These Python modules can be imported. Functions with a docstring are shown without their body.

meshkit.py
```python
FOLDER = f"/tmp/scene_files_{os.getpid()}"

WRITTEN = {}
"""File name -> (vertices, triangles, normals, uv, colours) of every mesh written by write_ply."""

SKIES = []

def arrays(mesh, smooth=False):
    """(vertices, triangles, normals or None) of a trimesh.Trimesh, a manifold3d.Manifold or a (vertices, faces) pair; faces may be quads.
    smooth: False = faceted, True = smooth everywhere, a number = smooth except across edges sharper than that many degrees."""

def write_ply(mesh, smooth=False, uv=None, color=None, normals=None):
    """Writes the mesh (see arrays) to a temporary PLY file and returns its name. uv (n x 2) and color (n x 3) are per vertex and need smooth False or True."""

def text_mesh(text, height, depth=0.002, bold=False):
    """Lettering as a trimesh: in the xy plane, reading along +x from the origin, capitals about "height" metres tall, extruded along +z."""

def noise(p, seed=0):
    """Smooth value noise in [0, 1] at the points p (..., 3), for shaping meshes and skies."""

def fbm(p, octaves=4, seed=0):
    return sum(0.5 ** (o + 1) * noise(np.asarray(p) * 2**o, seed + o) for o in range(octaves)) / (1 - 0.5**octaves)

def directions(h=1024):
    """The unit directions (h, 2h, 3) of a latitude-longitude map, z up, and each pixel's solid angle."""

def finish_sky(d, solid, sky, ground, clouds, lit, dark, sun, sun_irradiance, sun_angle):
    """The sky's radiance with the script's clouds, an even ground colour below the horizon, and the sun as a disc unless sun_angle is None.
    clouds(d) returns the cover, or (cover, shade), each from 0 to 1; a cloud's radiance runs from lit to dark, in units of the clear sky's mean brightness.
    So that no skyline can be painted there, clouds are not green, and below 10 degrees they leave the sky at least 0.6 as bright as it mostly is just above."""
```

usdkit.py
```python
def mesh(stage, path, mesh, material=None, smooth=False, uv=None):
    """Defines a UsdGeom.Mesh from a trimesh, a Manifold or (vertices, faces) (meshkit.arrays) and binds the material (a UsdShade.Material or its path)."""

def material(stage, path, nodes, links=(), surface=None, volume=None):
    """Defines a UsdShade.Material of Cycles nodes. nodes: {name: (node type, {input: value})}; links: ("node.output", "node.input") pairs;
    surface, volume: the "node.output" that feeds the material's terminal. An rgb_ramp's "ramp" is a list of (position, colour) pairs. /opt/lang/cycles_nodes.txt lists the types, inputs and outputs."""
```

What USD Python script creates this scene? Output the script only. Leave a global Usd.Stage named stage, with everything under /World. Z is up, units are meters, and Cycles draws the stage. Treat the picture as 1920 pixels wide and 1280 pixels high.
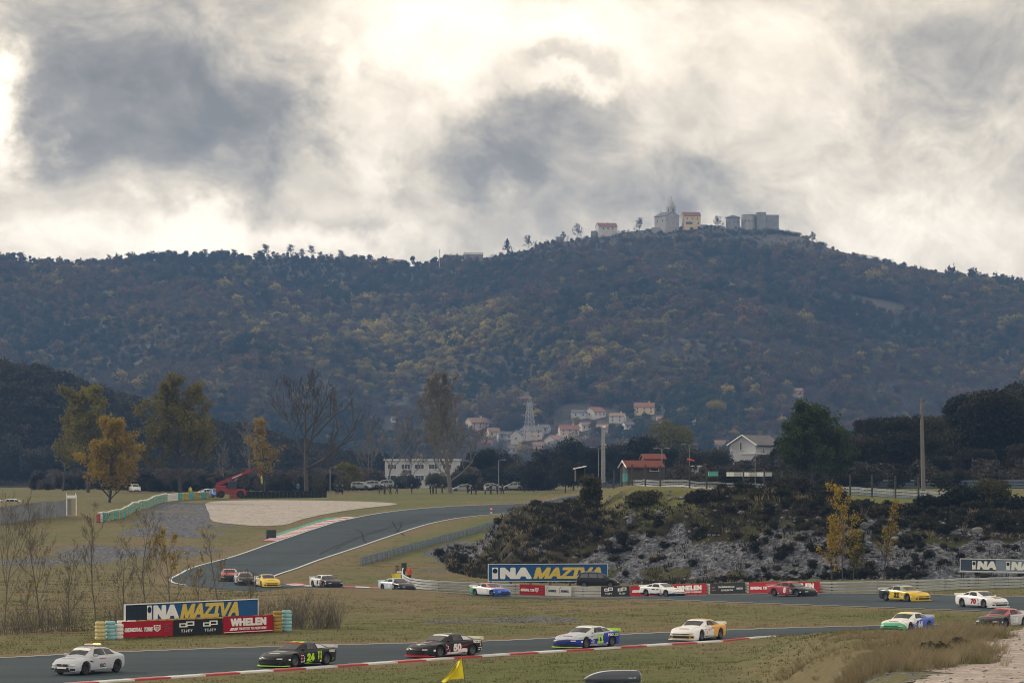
import math, random, glob
import numpy as np, trimesh, manifold3d, usdkit, meshkit
from pxr import Usd, UsdGeom, UsdLux, UsdShade, Gf, Sdf, Vt
from scipy.interpolate import PchipInterpolator
from scipy.spatial import Delaunay, cKDTree
import shapely
from shapely.geometry import Polygon, Point, LineString
from shapely import affinity

random.seed(7)
stage = Usd.Stage.CreateInMemory()
UsdGeom.SetStageUpAxis(stage, 'Z'); UsdGeom.SetStageMetersPerUnit(stage, 1.0)
UsdGeom.Xform.Define(stage, '/World'); UsdGeom.Scope.Define(stage, '/World/Looks')

# ------------------------------------------------------------------ camera: a long lens on a stand above the track, looking level (+y)
FPX = 6000.0            # focal length in pixels of the 1920 px wide photograph
HOR = 900.0             # row of the horizon in that photograph
cam = UsdGeom.Camera.Define(stage, '/World/camera')
AP = 36.0
cam.CreateHorizontalApertureAttr(AP); cam.CreateVerticalApertureAttr(AP * 682 / 1024)
cam.CreateFocalLengthAttr(AP * FPX / 1920)
cam.CreateVerticalApertureOffsetAttr((HOR - 640) / 1920 * AP)
cam.CreateClippingRangeAttr(Gf.Vec2f(1.0, 20000.0))
cam.CreateExposureAttr(0.66)
UsdGeom.Xformable(cam).AddRotateXOp().Set(90.0)

# ------------------------------------------------------------------ sun behind thin cloud, front left; cloudy sky
SUN_AZ, SUN_EL = math.radians(-62), math.radians(27)
sun_dir = Gf.Vec3d(math.sin(SUN_AZ) * math.cos(SUN_EL), math.cos(SUN_AZ) * math.cos(SUN_EL), math.sin(SUN_EL))
sun = UsdLux.DistantLight.Define(stage, '/World/sun')
sun.CreateIntensityAttr(0.4); sun.CreateNormalizeAttr(True); sun.CreateAngleAttr(10.0); sun.CreateColorAttr(Gf.Vec3f(1.0, 0.90, 0.74))
UsdGeom.Xformable(sun).AddOrientOp(UsdGeom.XformOp.PrecisionDouble).Set(Gf.Quatd(Gf.Rotation(Gf.Vec3d(0, 0, 1), sun_dir).GetQuat()))

SKY_STRENGTH, CLOUD = 0.10, 10.0     # cloud colours below are multiplied by CLOUD * SKY_STRENGTH
def sky_material():
    n, l = {}, []
    n['tc'] = ('texture_coordinate', {})
    n['sky'] = ('sky_texture', {'sky_type': 'single_scattering', 'sun_disc': False, 'sun_elevation': SUN_EL, 'sun_rotation': SUN_AZ, 'altitude': 300.0, 'air_density': 1.0, 'aerosol_density': 1.5, 'ozone_density': 1.0})
    d = 'tc.generated'
    # cloud banks: position bent twice (large curls, then ragged edges), stretched sideways
    n['warpn'] = ('noise_texture', {'scale': 9.0, 'detail': 3.0, 'roughness': 0.5}); l.append((d, 'warpn.vector'))
    n['warps'] = ('vector_math', {'math_type': 'subtract', 'vector2': (0.5, 0.5, 0.5)}); l.append(('warpn.color', 'warps.vector1'))
    n['warpm'] = ('vector_math', {'math_type': 'multiply', 'vector2': (0.085, 0.085, 0.05)}); l.append(('warps.vector', 'warpm.vector1'))
    n['dw0'] = ('vector_math', {'math_type': 'add'}); l += [(d, 'dw0.vector1'), ('warpm.vector', 'dw0.vector2')]
    n['rag'] = ('noise_texture', {'scale': 42.0, 'detail': 9.0, 'roughness': 0.62}); l.append((d, 'rag.vector'))
    n['rags'] = ('vector_math', {'math_type': 'subtract', 'vector2': (0.5, 0.5, 0.5)}); l.append(('rag.color', 'rags.vector1'))
    n['ragm'] = ('vector_math', {'math_type': 'multiply', 'vector2': (0.045, 0.045, 0.030)}); l.append(('rags.vector', 'ragm.vector1'))
    n['dw'] = ('vector_math', {'math_type': 'add'}); l += [('dw0.vector', 'dw.vector1'), ('ragm.vector', 'dw.vector2')]
    n['map1'] = ('mapping', {'scale': (8.5, 8.5, 15.0), 'location': (3.1, 0.7, 1.9), 'rotation': (0.0, 0.25, 0.0)}); l.append(('dw.vector', 'map1.vector'))
    n['n1'] = ('noise_texture', {'scale': 1.0, 'detail': 8.0, 'roughness': 0.58}); l.append(('map1.vector', 'n1.vector'))
    n['map2'] = ('mapping', {'scale': (28.0, 28.0, 40.0), 'location': (1.1, 5.7, 0.3), 'rotation': (0.0, 0.3, 0.0)}); l.append(('dw0.vector', 'map2.vector'))
    n['n2'] = ('noise_texture', {'scale': 1.0, 'detail': 10.0, 'roughness': 0.63, 'distortion': 0.3}); l.append(('map2.vector', 'n2.vector'))
    # cloud banks at the places where they hang: (pixel x, y, half width, half height, thickness)
    blobs = [(310, 215, 340, 140, .36), (230, 30, 460, 120, .28), (480, 190, 150, 120, .22), (120, 120, 220, 60, .10), (900, 300, 170, 90, .34), (1075, 112, 120, 34, .26), (1160, 350, 330, 80, .30), (1120, 230, 120, 70, .20), (1010, 230, 110, 60, .14),
             (1740, 210, 260, 150, .16), (1840, 70, 200, 110, .18), (1420, 350, 260, 90, .14), (480, 360, 240, 60, .10), (700, 350, 150, 90, .20), (700, 180, 60, 60, .12), (120, 420, 130, 40, .10), (950, 430, 260, 40, .10),
             (860, 70, 330, 140, -.32), (1260, 70, 260, 110, -.34), (-5, 205, 100, 140, -.75), (650, 220, 70, 110, -.18), (1560, 120, 140, 130, -.20), (260, 440, 230, 60, -.26), (1060, 160, 130, 26, -.22), (560, 440, 180, 40, -.22), (1330, 420, 220, 60, -.12), (560, 330, 90, 60, -.14)]
    n['n1s'] = ('math', {'math_type': 'multiply_add', 'value2': 1.25, 'value3': -0.195}); l.append(('n1.fac', 'n1s.value1'))
    n['n2s'] = ('math', {'math_type': 'multiply_add', 'value2': 1.0, 'value3': -0.50}); l.append(('n2.fac', 'n2s.value1'))
    n['sum0'] = ('math', {'math_type': 'add'}); l += [('n1s.value', 'sum0.value1'), ('n2s.value', 'sum0.value2')]
    n['gain'] = ('math', {'math_type': 'multiply_add', 'value2': 1.6, 'value3': 0.2}); l.append(('n2.fac', 'gain.value1'))
    prev = 'sum0.value'
    for i, (px, py, rx, ry, a) in enumerate(blobs):
        c = np.array([(px - 960) / FPX, 1.0, (HOR - py) / FPX]); c /= np.linalg.norm(c)
        n[f'bs{i}'] = ('vector_math', {'math_type': 'subtract', 'vector2': tuple(c)}); l.append(('dw.vector', f'bs{i}.vector1'))
        n[f'bm{i}'] = ('vector_math', {'math_type': 'multiply', 'vector2': (FPX / rx, 6.0, FPX / ry)}); l.append((f'bs{i}.vector', f'bm{i}.vector1'))
        n[f'bl{i}'] = ('vector_math', {'math_type': 'length'}); l.append((f'bm{i}.vector', f'bl{i}.vector1'))
        n[f'br{i}'] = ('map_range', {'range_type': 'smoothstep', 'from_min': 1.3, 'from_max': 0.2, 'to_min': 0.0, 'to_max': a, 'clamp': True}); l.append((f'bl{i}.value', f'br{i}.value'))
        n[f'ba{i}'] = ('math', {'math_type': 'multiply_add'}); l += [('gain.value', f'ba{i}.value1'), (f'br{i}.result', f'ba{i}.value2'), (prev, f'ba{i}.value3')]
        prev = f'ba{i}.value'
    n['ramp'] = ('rgb_ramp', {'ramp': [(0.0, (1.00, 0.90, 0.76)), (0.13, (0.90, 0.80, 0.655)), (0.26, (0.72, 0.63, 0.505)), (0.40, (0.55, 0.482, 0.385)), (0.56, (0.385, 0.345, 0.290)), (0.76, (0.240, 0.223, 0.203)), (1.0, (0.165, 0.158, 0.150))]})
    n['soft'] = ('math', {'math_type': 'multiply', 'value2': 0.84}); l += [(prev, 'soft.value1'), ('soft.value', 'ramp.fac')]
    n['lit'] = ('vector_math', {'math_type': 'scale', 'scale': CLOUD}); l.append(('ramp.color', 'lit.vector1'))
    n['mix'] = ('mix_color', {'fac': 0.97, 'use_clamp': False}); l += [('sky.color', 'mix.a'), ('lit.vector', 'mix.b')]
    n['bg'] = ('background_shader', {'strength': SKY_STRENGTH}); l.append(('mix.result', 'bg.color'))
    return usdkit.material(stage, '/World/Looks/sky', n, l, surface='bg.background')
dome = UsdLux.DomeLight.Define(stage, '/World/sky')
UsdShade.MaterialBindingAPI.Apply(dome.GetPrim()).Bind(sky_material())
dome.GetPrim().SetCustomDataByKey('kind', 'structure')

# ------------------------------------------------------------------ helpers
_names = {}
def numbered(parent, name):
    k = _names.get((parent, name), 0); _names[(parent, name)] = k + 1
    return f'{parent}/{name}' + (f'_{k:03d}' if k else '')
def path_of(parent): return '/World' if parent is None else str(parent.GetPath())
def tag(prim, label=None, category=None, group=None, kind=None):
    for k, v in (('label', label), ('category', category), ('group', group), ('kind', kind)):
        if v: prim.SetCustomDataByKey(k, v)
    return prim
def thing(name, label, category, loc=(0, 0, 0), rz=0.0, scale=1.0, group=None, parent=None):
    x = UsdGeom.Xform.Define(stage, numbered(path_of(parent), name))
    x.AddTranslateOp().Set(Gf.Vec3d(*map(float, loc))); x.AddRotateZOp().Set(math.degrees(rz)); x.AddScaleOp().Set(Gf.Vec3f(*(np.ones(3) * scale).tolist()))
    return tag(x.GetPrim(), label, category, group)
def dup(src, loc, rz=0.0, scale=1.0, label=None, group=None, category=None):
    was = src.GetCustomData()
    name = src.GetName()
    if name[-4:-3] == '_' and name[-3:].isdigit(): name = name[:-4]
    p = thing(name, label or was.get('label'), category or was.get('category'), loc, rz, scale, group or was.get('group'))
    p.GetReferences().AddInternalReference(src.GetPath()); p.SetInstanceable(True)
    return p
def sub(name, parent, label=None):
    x = UsdGeom.Xform.Define(stage, numbered(path_of(parent), name)).GetPrim()
    return tag(x, label)
def obj(name, mesh, material, parent=None, smooth=False, label=None, colors=None, cname='mask'):
    m = usdkit.mesh(stage, numbered(path_of(parent), name), mesh, material, smooth=smooth)
    if colors is not None:
        UsdGeom.PrimvarsAPI(m).CreatePrimvar(cname, Sdf.ValueTypeNames.Color3fArray, 'vertex').Set(Vt.Vec3fArray.FromNumpy(np.asarray(colors, np.float32)))
    return tag(m.GetPrim(), label)
def instancer(name, protos, pts, idx, scales, rots, label, category, kind='stuff'):
    """protos: list of (mesh, material); one object of uncountable small stuff."""
    pi = UsdGeom.PointInstancer.Define(stage, numbered('/World', name))
    targets = []
    for k, (m, mat) in enumerate(protos):
        p = usdkit.mesh(stage, f'{pi.GetPath()}/piece_{k:03d}', m, mat)
        targets.append(p.GetPath())
    pi.CreatePrototypesRel().SetTargets(targets)
    n = len(pts)
    pi.CreatePositionsAttr(Vt.Vec3fArray.FromNumpy(np.asarray(pts, np.float32)))
    pi.CreateProtoIndicesAttr(Vt.IntArray.FromNumpy(np.asarray(idx, np.int32)))
    s = np.asarray(scales, np.float32)
    if s.ndim == 1: s = np.repeat(s[:, None], 3, 1)
    pi.CreateScalesAttr(Vt.Vec3fArray.FromNumpy(s))
    q = [Gf.Quath(float(math.cos(r / 2)), 0, 0, float(math.sin(r / 2))) for r in rots]
    pi.CreateOrientationsAttr(Vt.QuathArray(q))
    return tag(pi.GetPrim(), label, category, None, kind)

class MB:
    """collects shapes into one mesh"""
    def __init__(s): s.v, s.f, s.n = [], [], 0
    def add(s, m, M=None):
        v, f = (np.asarray(m[0], float), np.asarray(m[1], int)) if isinstance(m, tuple) else (np.asarray(m.vertices), np.asarray(m.faces))
        if f.shape[1] == 4: f = np.vstack([f[:, [0, 1, 2]], f[:, [0, 2, 3]]])
        if M is not None: v = v @ np.asarray(M)[:3, :3].T + np.asarray(M)[:3, 3]
        s.v.append(v); s.f.append(f + s.n); s.n += len(v); return s
    def box(s, c, size, rz=0.0, rx=0.0, ry=0.0):
        m = trimesh.creation.box(size)
        M = trimesh.transformations.euler_matrix(rx, ry, rz, 'sxyz'); M[:3, 3] = c
        return s.add(m, M)
    def tube(s, pts, r, sides=4, cap=True):
        p = np.asarray(pts, float); r = np.broadcast_to(np.asarray(r, float), (len(p),))
        t = np.gradient(p, axis=0); t /= np.linalg.norm(t, axis=1, keepdims=True) + 1e-12
        a = np.cross(t, np.where(np.abs(t[:, 2:]) < .9, [0, 0, 1.], [1., 0, 0])); a /= np.linalg.norm(a, axis=1, keepdims=True) + 1e-12
        b = np.cross(t, a); ang = np.arange(sides) * 2 * np.pi / sides
        v = p[:, None] + r[:, None, None] * (np.cos(ang)[None, :, None] * a[:, None] + np.sin(ang)[None, :, None] * b[:, None])
        i, j = np.meshgrid(np.arange(len(p) - 1), np.arange(sides), indexing='ij'); k = (j + 1) % sides
        q = np.stack([i * sides + j, (i + 1) * sides + j, (i + 1) * sides + k, i * sides + k], -1).reshape(-1, 4)
        f = np.vstack([q[:, [0, 2, 1]], q[:, [0, 3, 2]]]); v = v.reshape(-1, 3)
        if cap and sides > 2:
            e = (len(p) - 1) * sides
            f = np.vstack([f, [[0, x, x + 1] for x in range(1, sides - 1)], [[e, e + x + 1, e + x] for x in range(1, sides - 1)]])
        return s.add((v, f))
    def cyl(s, p0, p1, r, sides=12): return s.tube([p0, p1], r, sides)
    def get(s): return (np.vstack(s.v), np.vstack(s.f))
def boxmesh(c, size, rz=0.0, rx=0.0, ry=0.0): return MB().box(c, size, rz, rx, ry).get()
def rbox(c, size, b=0.02, rz=0.0):
    """a box with chamfered edges (convex hull of three slightly different boxes)"""
    x, y, z = np.array(size) / 2
    pts = [(sx * (x - (a != 0) * b), sy * (y - (a != 1) * b), sz * (z - (a != 2) * b)) for a in range(3) for sx in (-1, 1) for sy in (-1, 1) for sz in (-1, 1)]
    m = trimesh.convex.convex_hull(np.array(pts)); M = trimesh.transformations.euler_matrix(0, 0, rz); M[:3, 3] = c
    m.apply_transform(M); return (np.array(m.vertices), np.array(m.faces))
def hull(pts):
    m = trimesh.convex.convex_hull(np.asarray(pts, float)); return (np.array(m.vertices), np.array(m.faces))
def lathe(profile, n=20, axis='z'):
    """closed profile [(r, h)] turned about an axis"""
    pr = np.asarray(profile, float); k = len(pr); a = np.arange(n) * 2 * np.pi / n
    v = np.stack([pr[:, 0][None] * np.cos(a)[:, None], pr[:, 0][None] * np.sin(a)[:, None], np.broadcast_to(pr[:, 1], (n, k))], -1)
    i, j = np.meshgrid(np.arange(n), np.arange(k), indexing='ij'); ii, jj = (i + 1) % n, (j + 1) % k
    q = np.stack([i * k + j, ii * k + j, ii * k + jj, i * k + jj], -1).reshape(-1, 4)
    v = v.reshape(-1, 3)
    if axis == 'y': v = v[:, [0, 2, 1]] * [1, 1, 1]; q = q[:, ::-1]
    return (v, np.vstack([q[:, [0, 1, 2]], q[:, [0, 2, 3]]]))
def sstep(x): x = np.clip(x, 0, 1); return x * x * (3 - 2 * x)
def W(px, py, d): return np.array([(px - 960) * d / FPX, d, (HOR - py) * d / FPX])
def sx(px, d): return (px - 960) * d / FPX

# ------------------------------------------------------------------ materials
_mats = {}
def mat(name, color, rough=0.6, var=0.0, scale=3.0, metal=0.0, spec=0.5, bump=0.0, coat=0.0, color2=None, emit=0.0):
    """plain stuff with its own slight unevenness of tone"""
    if name in _mats: return _mats[name]
    n = {'p': ('principled_bsdf', {'roughness': rough, 'metallic': metal, 'specular_ior_level': spec, 'coat_weight': coat, 'coat_roughness': 0.05, 'base_color': color})}
    l = []
    c2 = color2 or tuple(max(0.0, c * (1 - var)) for c in color)
    if var or color2:
        n['tc'] = ('texture_coordinate', {}); n['n'] = ('noise_texture', {'scale': scale, 'detail': 5.0, 'roughness': 0.6})
        n['r'] = ('rgb_ramp', {'ramp': [(0.3, color), (0.7, c2)]})
        l += [('tc.object', 'n.vector'), ('n.fac', 'r.fac'), ('r.color', 'p.base_color')]
        if bump:
            n['b'] = ('bump', {'strength': bump, 'distance': 0.05}); l += [('n.fac', 'b.height'), ('b.normal', 'p.normal')]
    if emit:
        n['p'][1]['emission_color'] = color; n['p'][1]['emission_strength'] = emit
    _mats[name] = usdkit.material(stage, '/World/Looks/' + name, n, l, surface='p.BSDF')
    return _mats[name]
def leaf_mat(name, ramp, trans=0.35, patch=None, rough=0.7):
    """leaves: tone varies from tree to tree (object random) and along the wood (patch noise at the tree's place)"""
    if name in _mats: return _mats[name]
    n = {'oi': ('object_info', {}), 'g': ('geometry', {}), 'n': ('noise_texture', {'scale': 0.55, 'detail': 3.0}), 'ramp': ('rgb_ramp', {'ramp': ramp}),
         'd': ('principled_bsdf', {'roughness': rough, 'specular_ior_level': 0.2}), 't': ('translucent_bsdf', {}), 'mx': ('mix_closure', {'fac': trans}),
         'm1': ('math', {'math_type': 'multiply_add', 'value2': 0.5}), 'm2': ('math', {'math_type': 'multiply_add', 'value2': 0.24, 'value3': -0.12}), 'm3': ('math', {'math_type': 'add', 'use_clamp': True}),
         'ra': ('geometry', {}), 'm4': ('math', {'math_type': 'multiply_add', 'value2': 0.20, 'value3': -0.10}), 'm5': ('math', {'math_type': 'add', 'use_clamp': True})}
    l = [('g.position', 'n.vector'), ('n.fac', 'm2.value1'), ('oi.random', 'm1.value1'), ('m1.value', 'm3.value1'), ('m2.value', 'm3.value2'), ('ra.random_per_island', 'm4.value1'), ('m3.value', 'm5.value1'), ('m4.value', 'm5.value2'),
         ('m5.value', 'ramp.fac'), ('ramp.color', 'd.base_color'), ('ramp.color', 't.color'), ('d.BSDF', 'mx.closure1'), ('t.BSDF', 'mx.closure2')]
    if patch:
        n['pn'] = ('noise_texture', {'scale': patch, 'detail': 3.0, 'roughness': 0.6}); n['pm'] = ('math', {'math_type': 'multiply_add', 'value2': 1.7, 'value3': -0.62})
        l += [('oi.location', 'pn.vector'), ('pn.fac', 'pm.value1'), ('pm.value', 'm1.value3')]
    else: n['m1'][1]['value3'] = 0.25
    _mats[name] = usdkit.material(stage, '/World/Looks/' + name, n, l, surface='mx.closure')
    return _mats[name]
def glass_mat():
    return mat('dark_glass', (0.010, 0.012, 0.015), rough=0.05, spec=0.45)
GLASS = glass_mat()
STEEL = mat('galvanised_steel', (0.33, 0.36, 0.40), rough=0.5, var=0.35, scale=1.2, metal=0.35)
DARKSTEEL = mat('dark_steel', (0.035, 0.04, 0.045), rough=0.55, var=0.3)
WHITEPAINT = mat('white_paint', (0.72, 0.74, 0.76), rough=0.5, var=0.12, scale=1.5)
RUBBER = mat('tyre_rubber', (0.018, 0.018, 0.02), rough=0.9, var=0.3, scale=8, spec=.2)
BLACKPLASTIC = mat('black_plastic', (0.02, 0.022, 0.025), rough=0.45, var=0.2)
BARK = mat('bark', (0.07, 0.058, 0.047), rough=0.9, color2=(0.035, 0.03, 0.027), scale=4.0)
PALEBARK = mat('pale_bark', (0.17, 0.16, 0.15), rough=0.9, color2=(0.08, 0.075, 0.07), scale=4.0)
WOOD = mat('weathered_wood', (0.12, 0.09, 0.06), rough=0.85, var=0.4)
CONCRETE = mat('concrete', (0.33, 0.31, 0.28), rough=0.85, var=0.3, scale=2.0)
# ================================================================== terrain
_td = [-400, 140, 190, 230, 265, 300, 333, 370, 410, 450, 480, 500, 515, 540, 600, 700, 900, 1e5]
_far = [9.1, 8.0, 6.6, 5.0, 4.35, 3.8, 3.4, 2.4, 2.0, 2.0, 2.0]
_T = [PchipInterpolator(_td, np.array(a + _far)) for a in ([9.2, 9.2, 9.2, 9.5, 9.7, 10.1, 10.0], [9.2, 9.2, 9.2, 9.5, 9.95, 10.85, 10.6], [9.2, 9.2, 9.2, 9.2, 9.3, 9.6, 9.8])]
_foot = np.array([(30, 700), (16, 640), (7, 580), (2, 530), (-0.5, 490), (-2.2, 460), (-5.5, 400), (-6.5, 372), (-4.5, 348), (0, 336), (10, 329), (20.7, 321), (30.7, 315), (41, 312), (60, 308), (120, 300), (260, 290)])
_footline = LineString(_foot)
_bankpoly = Polygon(np.vstack([_foot, [(400, 300), (400, 760), (60, 760)]]))
_footpts = np.array([_footline.interpolate(s).coords[0] for s in np.arange(0, _footline.length, 0.6)])
_foottree = cKDTree(_footpts)
def inside(x, y):
    return shapely.contains_xy(_bankpoly, x, y)
def bank_dist(x, y):
    d, _ = _foottree.query(np.stack([x, y], -1)); return np.where(inside(x, y), d, -d)
def fbm(x, y, s, seed=0, oct=4): return meshkit.fbm(np.stack([x * s, y * s, np.zeros_like(x)], -1), oct, seed) - 0.5
def base_z(x, y):
    d = np.clip(y, -400, 5000)
    a, b, c = (T(d) for T in _T)
    t1 = sstep((x + 25) / 30); t2 = sstep((x - 5) / 30)
    drop = np.where(x < 5, a + (b - a) * t1, b + (c - b) * t2)
    return -drop
def gz0(x, y):
    """the ground without its small roughness"""
    x = np.asarray(x, float); y = np.asarray(y, float); x, y = np.broadcast_arrays(x, y)
    z = base_z(x, y)
    # bank of the plateau on the right
    bd = bank_dist(x, y)
    zp = -1.1 - 0.035 * np.maximum(0, x - 14) * sstep((420 - y) / 60) - 1.0 * sstep((x - 28) / 12) * sstep((365 - y) / 25) + 0.35 * sstep((30 - np.abs(x - 6)) / 20)
    w = 8.5 + 10.5 * sstep((x + 1) / 9) + 4 * fbm(x, y, 0.05, 3)
    m = np.clip((bd - 1 + 3 * fbm(x, y, 0.12, 4)) / w, 0, 1); m = 0.55 * m ** 0.9 + 0.45 * sstep(m)
    z = z * (1 - m) + zp * m
    # wooded rise behind the plateau, far right
    z = z + 8.0 * sstep((x - 30) / 42) * sstep((y - 425) / 120) * sstep((760 - y) / 150)
    # foreground knoll with the gravel path
    A = np.interp(y, [0, 100, 150, 172, 180, 188], [3.2, 3.0, 2.1, 0.72, 0.55, 0]); xb = np.interp(y, [100, 125, 172], [7, 8.5, 11.5])
    z = z + A * sstep((x - xb) / 5.5) + 0.6 * sstep((x - 21) / 8) * sstep((184 - y) / 12)
    # low swell that hides the far road's near edge
    z = z + 0.58 * np.exp(-((y - 279) / 8) ** 2) * sstep((x + 24) / 6) * sstep((-1 - x) / 8)
    # mound on the left where the slope of stones lies
    return z

# road edges: near and far edge as world points
def at_drop(px, py, drop): d = FPX * drop / (py - HOR); return (sx(px, d), d)
def at_y(px, py):
    d = np.linspace(300, 640, 1400); z = gz0(np.full_like(d, -18.0) * 0 + sx(px, d) * 0 - 22, d); yy = HOR - z * FPX / d
    k = np.argmin(np.abs(yy - py)); return (sx(px, d[k]), d[k])
def smoothline(pts, step=2.0):
    p = np.array(pts, float); s = np.r_[0, np.cumsum(np.linalg.norm(np.diff(p, axis=0), axis=1))]
    n = max(2, int(s[-1] / step)); t = np.linspace(0, s[-1], n)
    return np.stack([PchipInterpolator(s, p[:, 0])(t), PchipInterpolator(s, p[:, 1])(t)], -1)
def resample(p, n):
    s = np.r_[0, np.cumsum(np.linalg.norm(np.diff(p, axis=0), axis=1))]; t = np.linspace(0, s[-1], n)
    return np.stack([np.interp(t, s, p[:, 0]), np.interp(t, s, p[:, 1])], -1)

front_near = smoothline([(-50, 122)] + [at_drop(*q, 9.2) for q in ((0, 1290), (140, 1280), (440, 1260), (640, 1246.5), (890, 1229), (1100, 1216), (1300, 1203.5), (1440, 1196))] + [(17.5, 189.0), (24, 191.5), (31, 194), (42, 198), (60, 206)])
front_far = smoothline([(-58, 138)] + [at_drop(*q, 9.2) for q in ((0, 1233), (140, 1225.5), (300, 1219), (440, 1214), (740, 1206), (911, 1201.5))] + [(4.5, 189), (11, 195), (17, 199.5), (24, 203), (31, 205.5), (42, 210), (60, 219)])
# the far road: corner at the bottom of the straight, then right along the guardrail
back_far = smoothline([(-24.3, 306.5), (-21.5, 308), (-18, 308), (-12, 306.5), (-4, 301), (6, 294), (14, 285), (23, 271), (31, 262), (41, 254), (54, 247), (70, 240)])
back_near = smoothline([(-28.2, 298.5), (-25.5, 293), (-21, 289.5), (-14, 287.5), (-5, 286), (0, 283.5), (6.0, 275.5), (12.5, 262), (18, 248), (27, 232), (35.5, 222), (46, 214), (60, 208)])
st_near = smoothline([(-20.0, 303.5), (-21.5, 309), (-24.0, 319)] + [at_y(*q) for q in ((519, 1080), (570, 1062), (670, 1027), (747, 1001), (800, 984), (857, 972), (957, 962))] + [(7, 492), (25, 520)])
st_far = smoothline([(-26.5, 296.5), (-31.0, 306), (-34.0, 317), (-35.2, 329)] + [at_y(*q) for q in ((345, 1069), (430, 1044), (512, 1016), (620, 980), (660, 971), (695, 964), (800, 952), (970, 944))] + [(10, 525), (28, 545)])
def strip_poly(a, b): return Polygon(np.vstack([a, b[::-1]])).buffer(0)
road_polys = [strip_poly(front_near, front_far), strip_poly(back_near, back_far), strip_poly(st_near, st_far)]
road_union = shapely.union_all(road_polys)
_roadpts = np.array([g for e in (front_near, front_far, back_near, back_far, st_near, st_far) for g in e]); _roadtree = cKDTree(_roadpts)
def road_mask(x, y):
    d, _ = _roadtree.query(np.stack([x, y], -1)); return np.where(shapely.contains_xy(road_union, x, y), 0.0, np.clip((d - 1.6) / 5.0, 0, 1))
gravel_poly_px = [(386, 948), (392, 962), (402, 978), (440, 983), (500, 986), (525, 985), (560, 976), (620, 962), (680, 953), (745, 945), (700, 941), (600, 938.5), (500, 937.5), (440, 938), (395, 941)]
gravel_poly = Polygon(smoothline([at_y(*q) for q in gravel_poly_px + gravel_poly_px[:1]], 3.0)).buffer(0)
path_poly = Polygon(smoothline([(12.2, 92), (13.6, 104), (17.0, 113), (17.9, 122), (20.2, 135), (22.7, 146), (25, 153), (33, 156), (44, 150), (44, 92), (12.2, 92)], 1.5)).buffer(0)
_pp_ = np.array([path_poly.exterior.interpolate(q).coords[0] for q in np.arange(0, path_poly.exterior.length, .35)]); _pn = np.stack([fbm(_pp_[:, 0], _pp_[:, 1], .5, 51, 4), fbm(_pp_[:, 0], _pp_[:, 1], .5, 52, 4)], -1) * 2.6 + np.stack([fbm(_pp_[:, 0], _pp_[:, 1], 1.6, 53, 3), fbm(_pp_[:, 0], _pp_[:, 1], 1.6, 54, 3)], -1) * 1.2; path_poly = Polygon(_pp_ + _pn).buffer(0); path_poly = max(path_poly.geoms, key=lambda g_: g_.area) if path_poly.geom_type == 'MultiPolygon' else Polygon(path_poly.exterior)
runoff_poly = Polygon([at_y(*q) for q in ((492, 1009), (516, 1009), (560, 995), (610, 980), (655, 969), (634, 969.5), (618, 970.5), (590, 977), (540, 993))]).buffer(0)
calm = shapely.union_all([gravel_poly.buffer(2), path_poly.buffer(.5), runoff_poly.buffer(1.5)])
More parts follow.
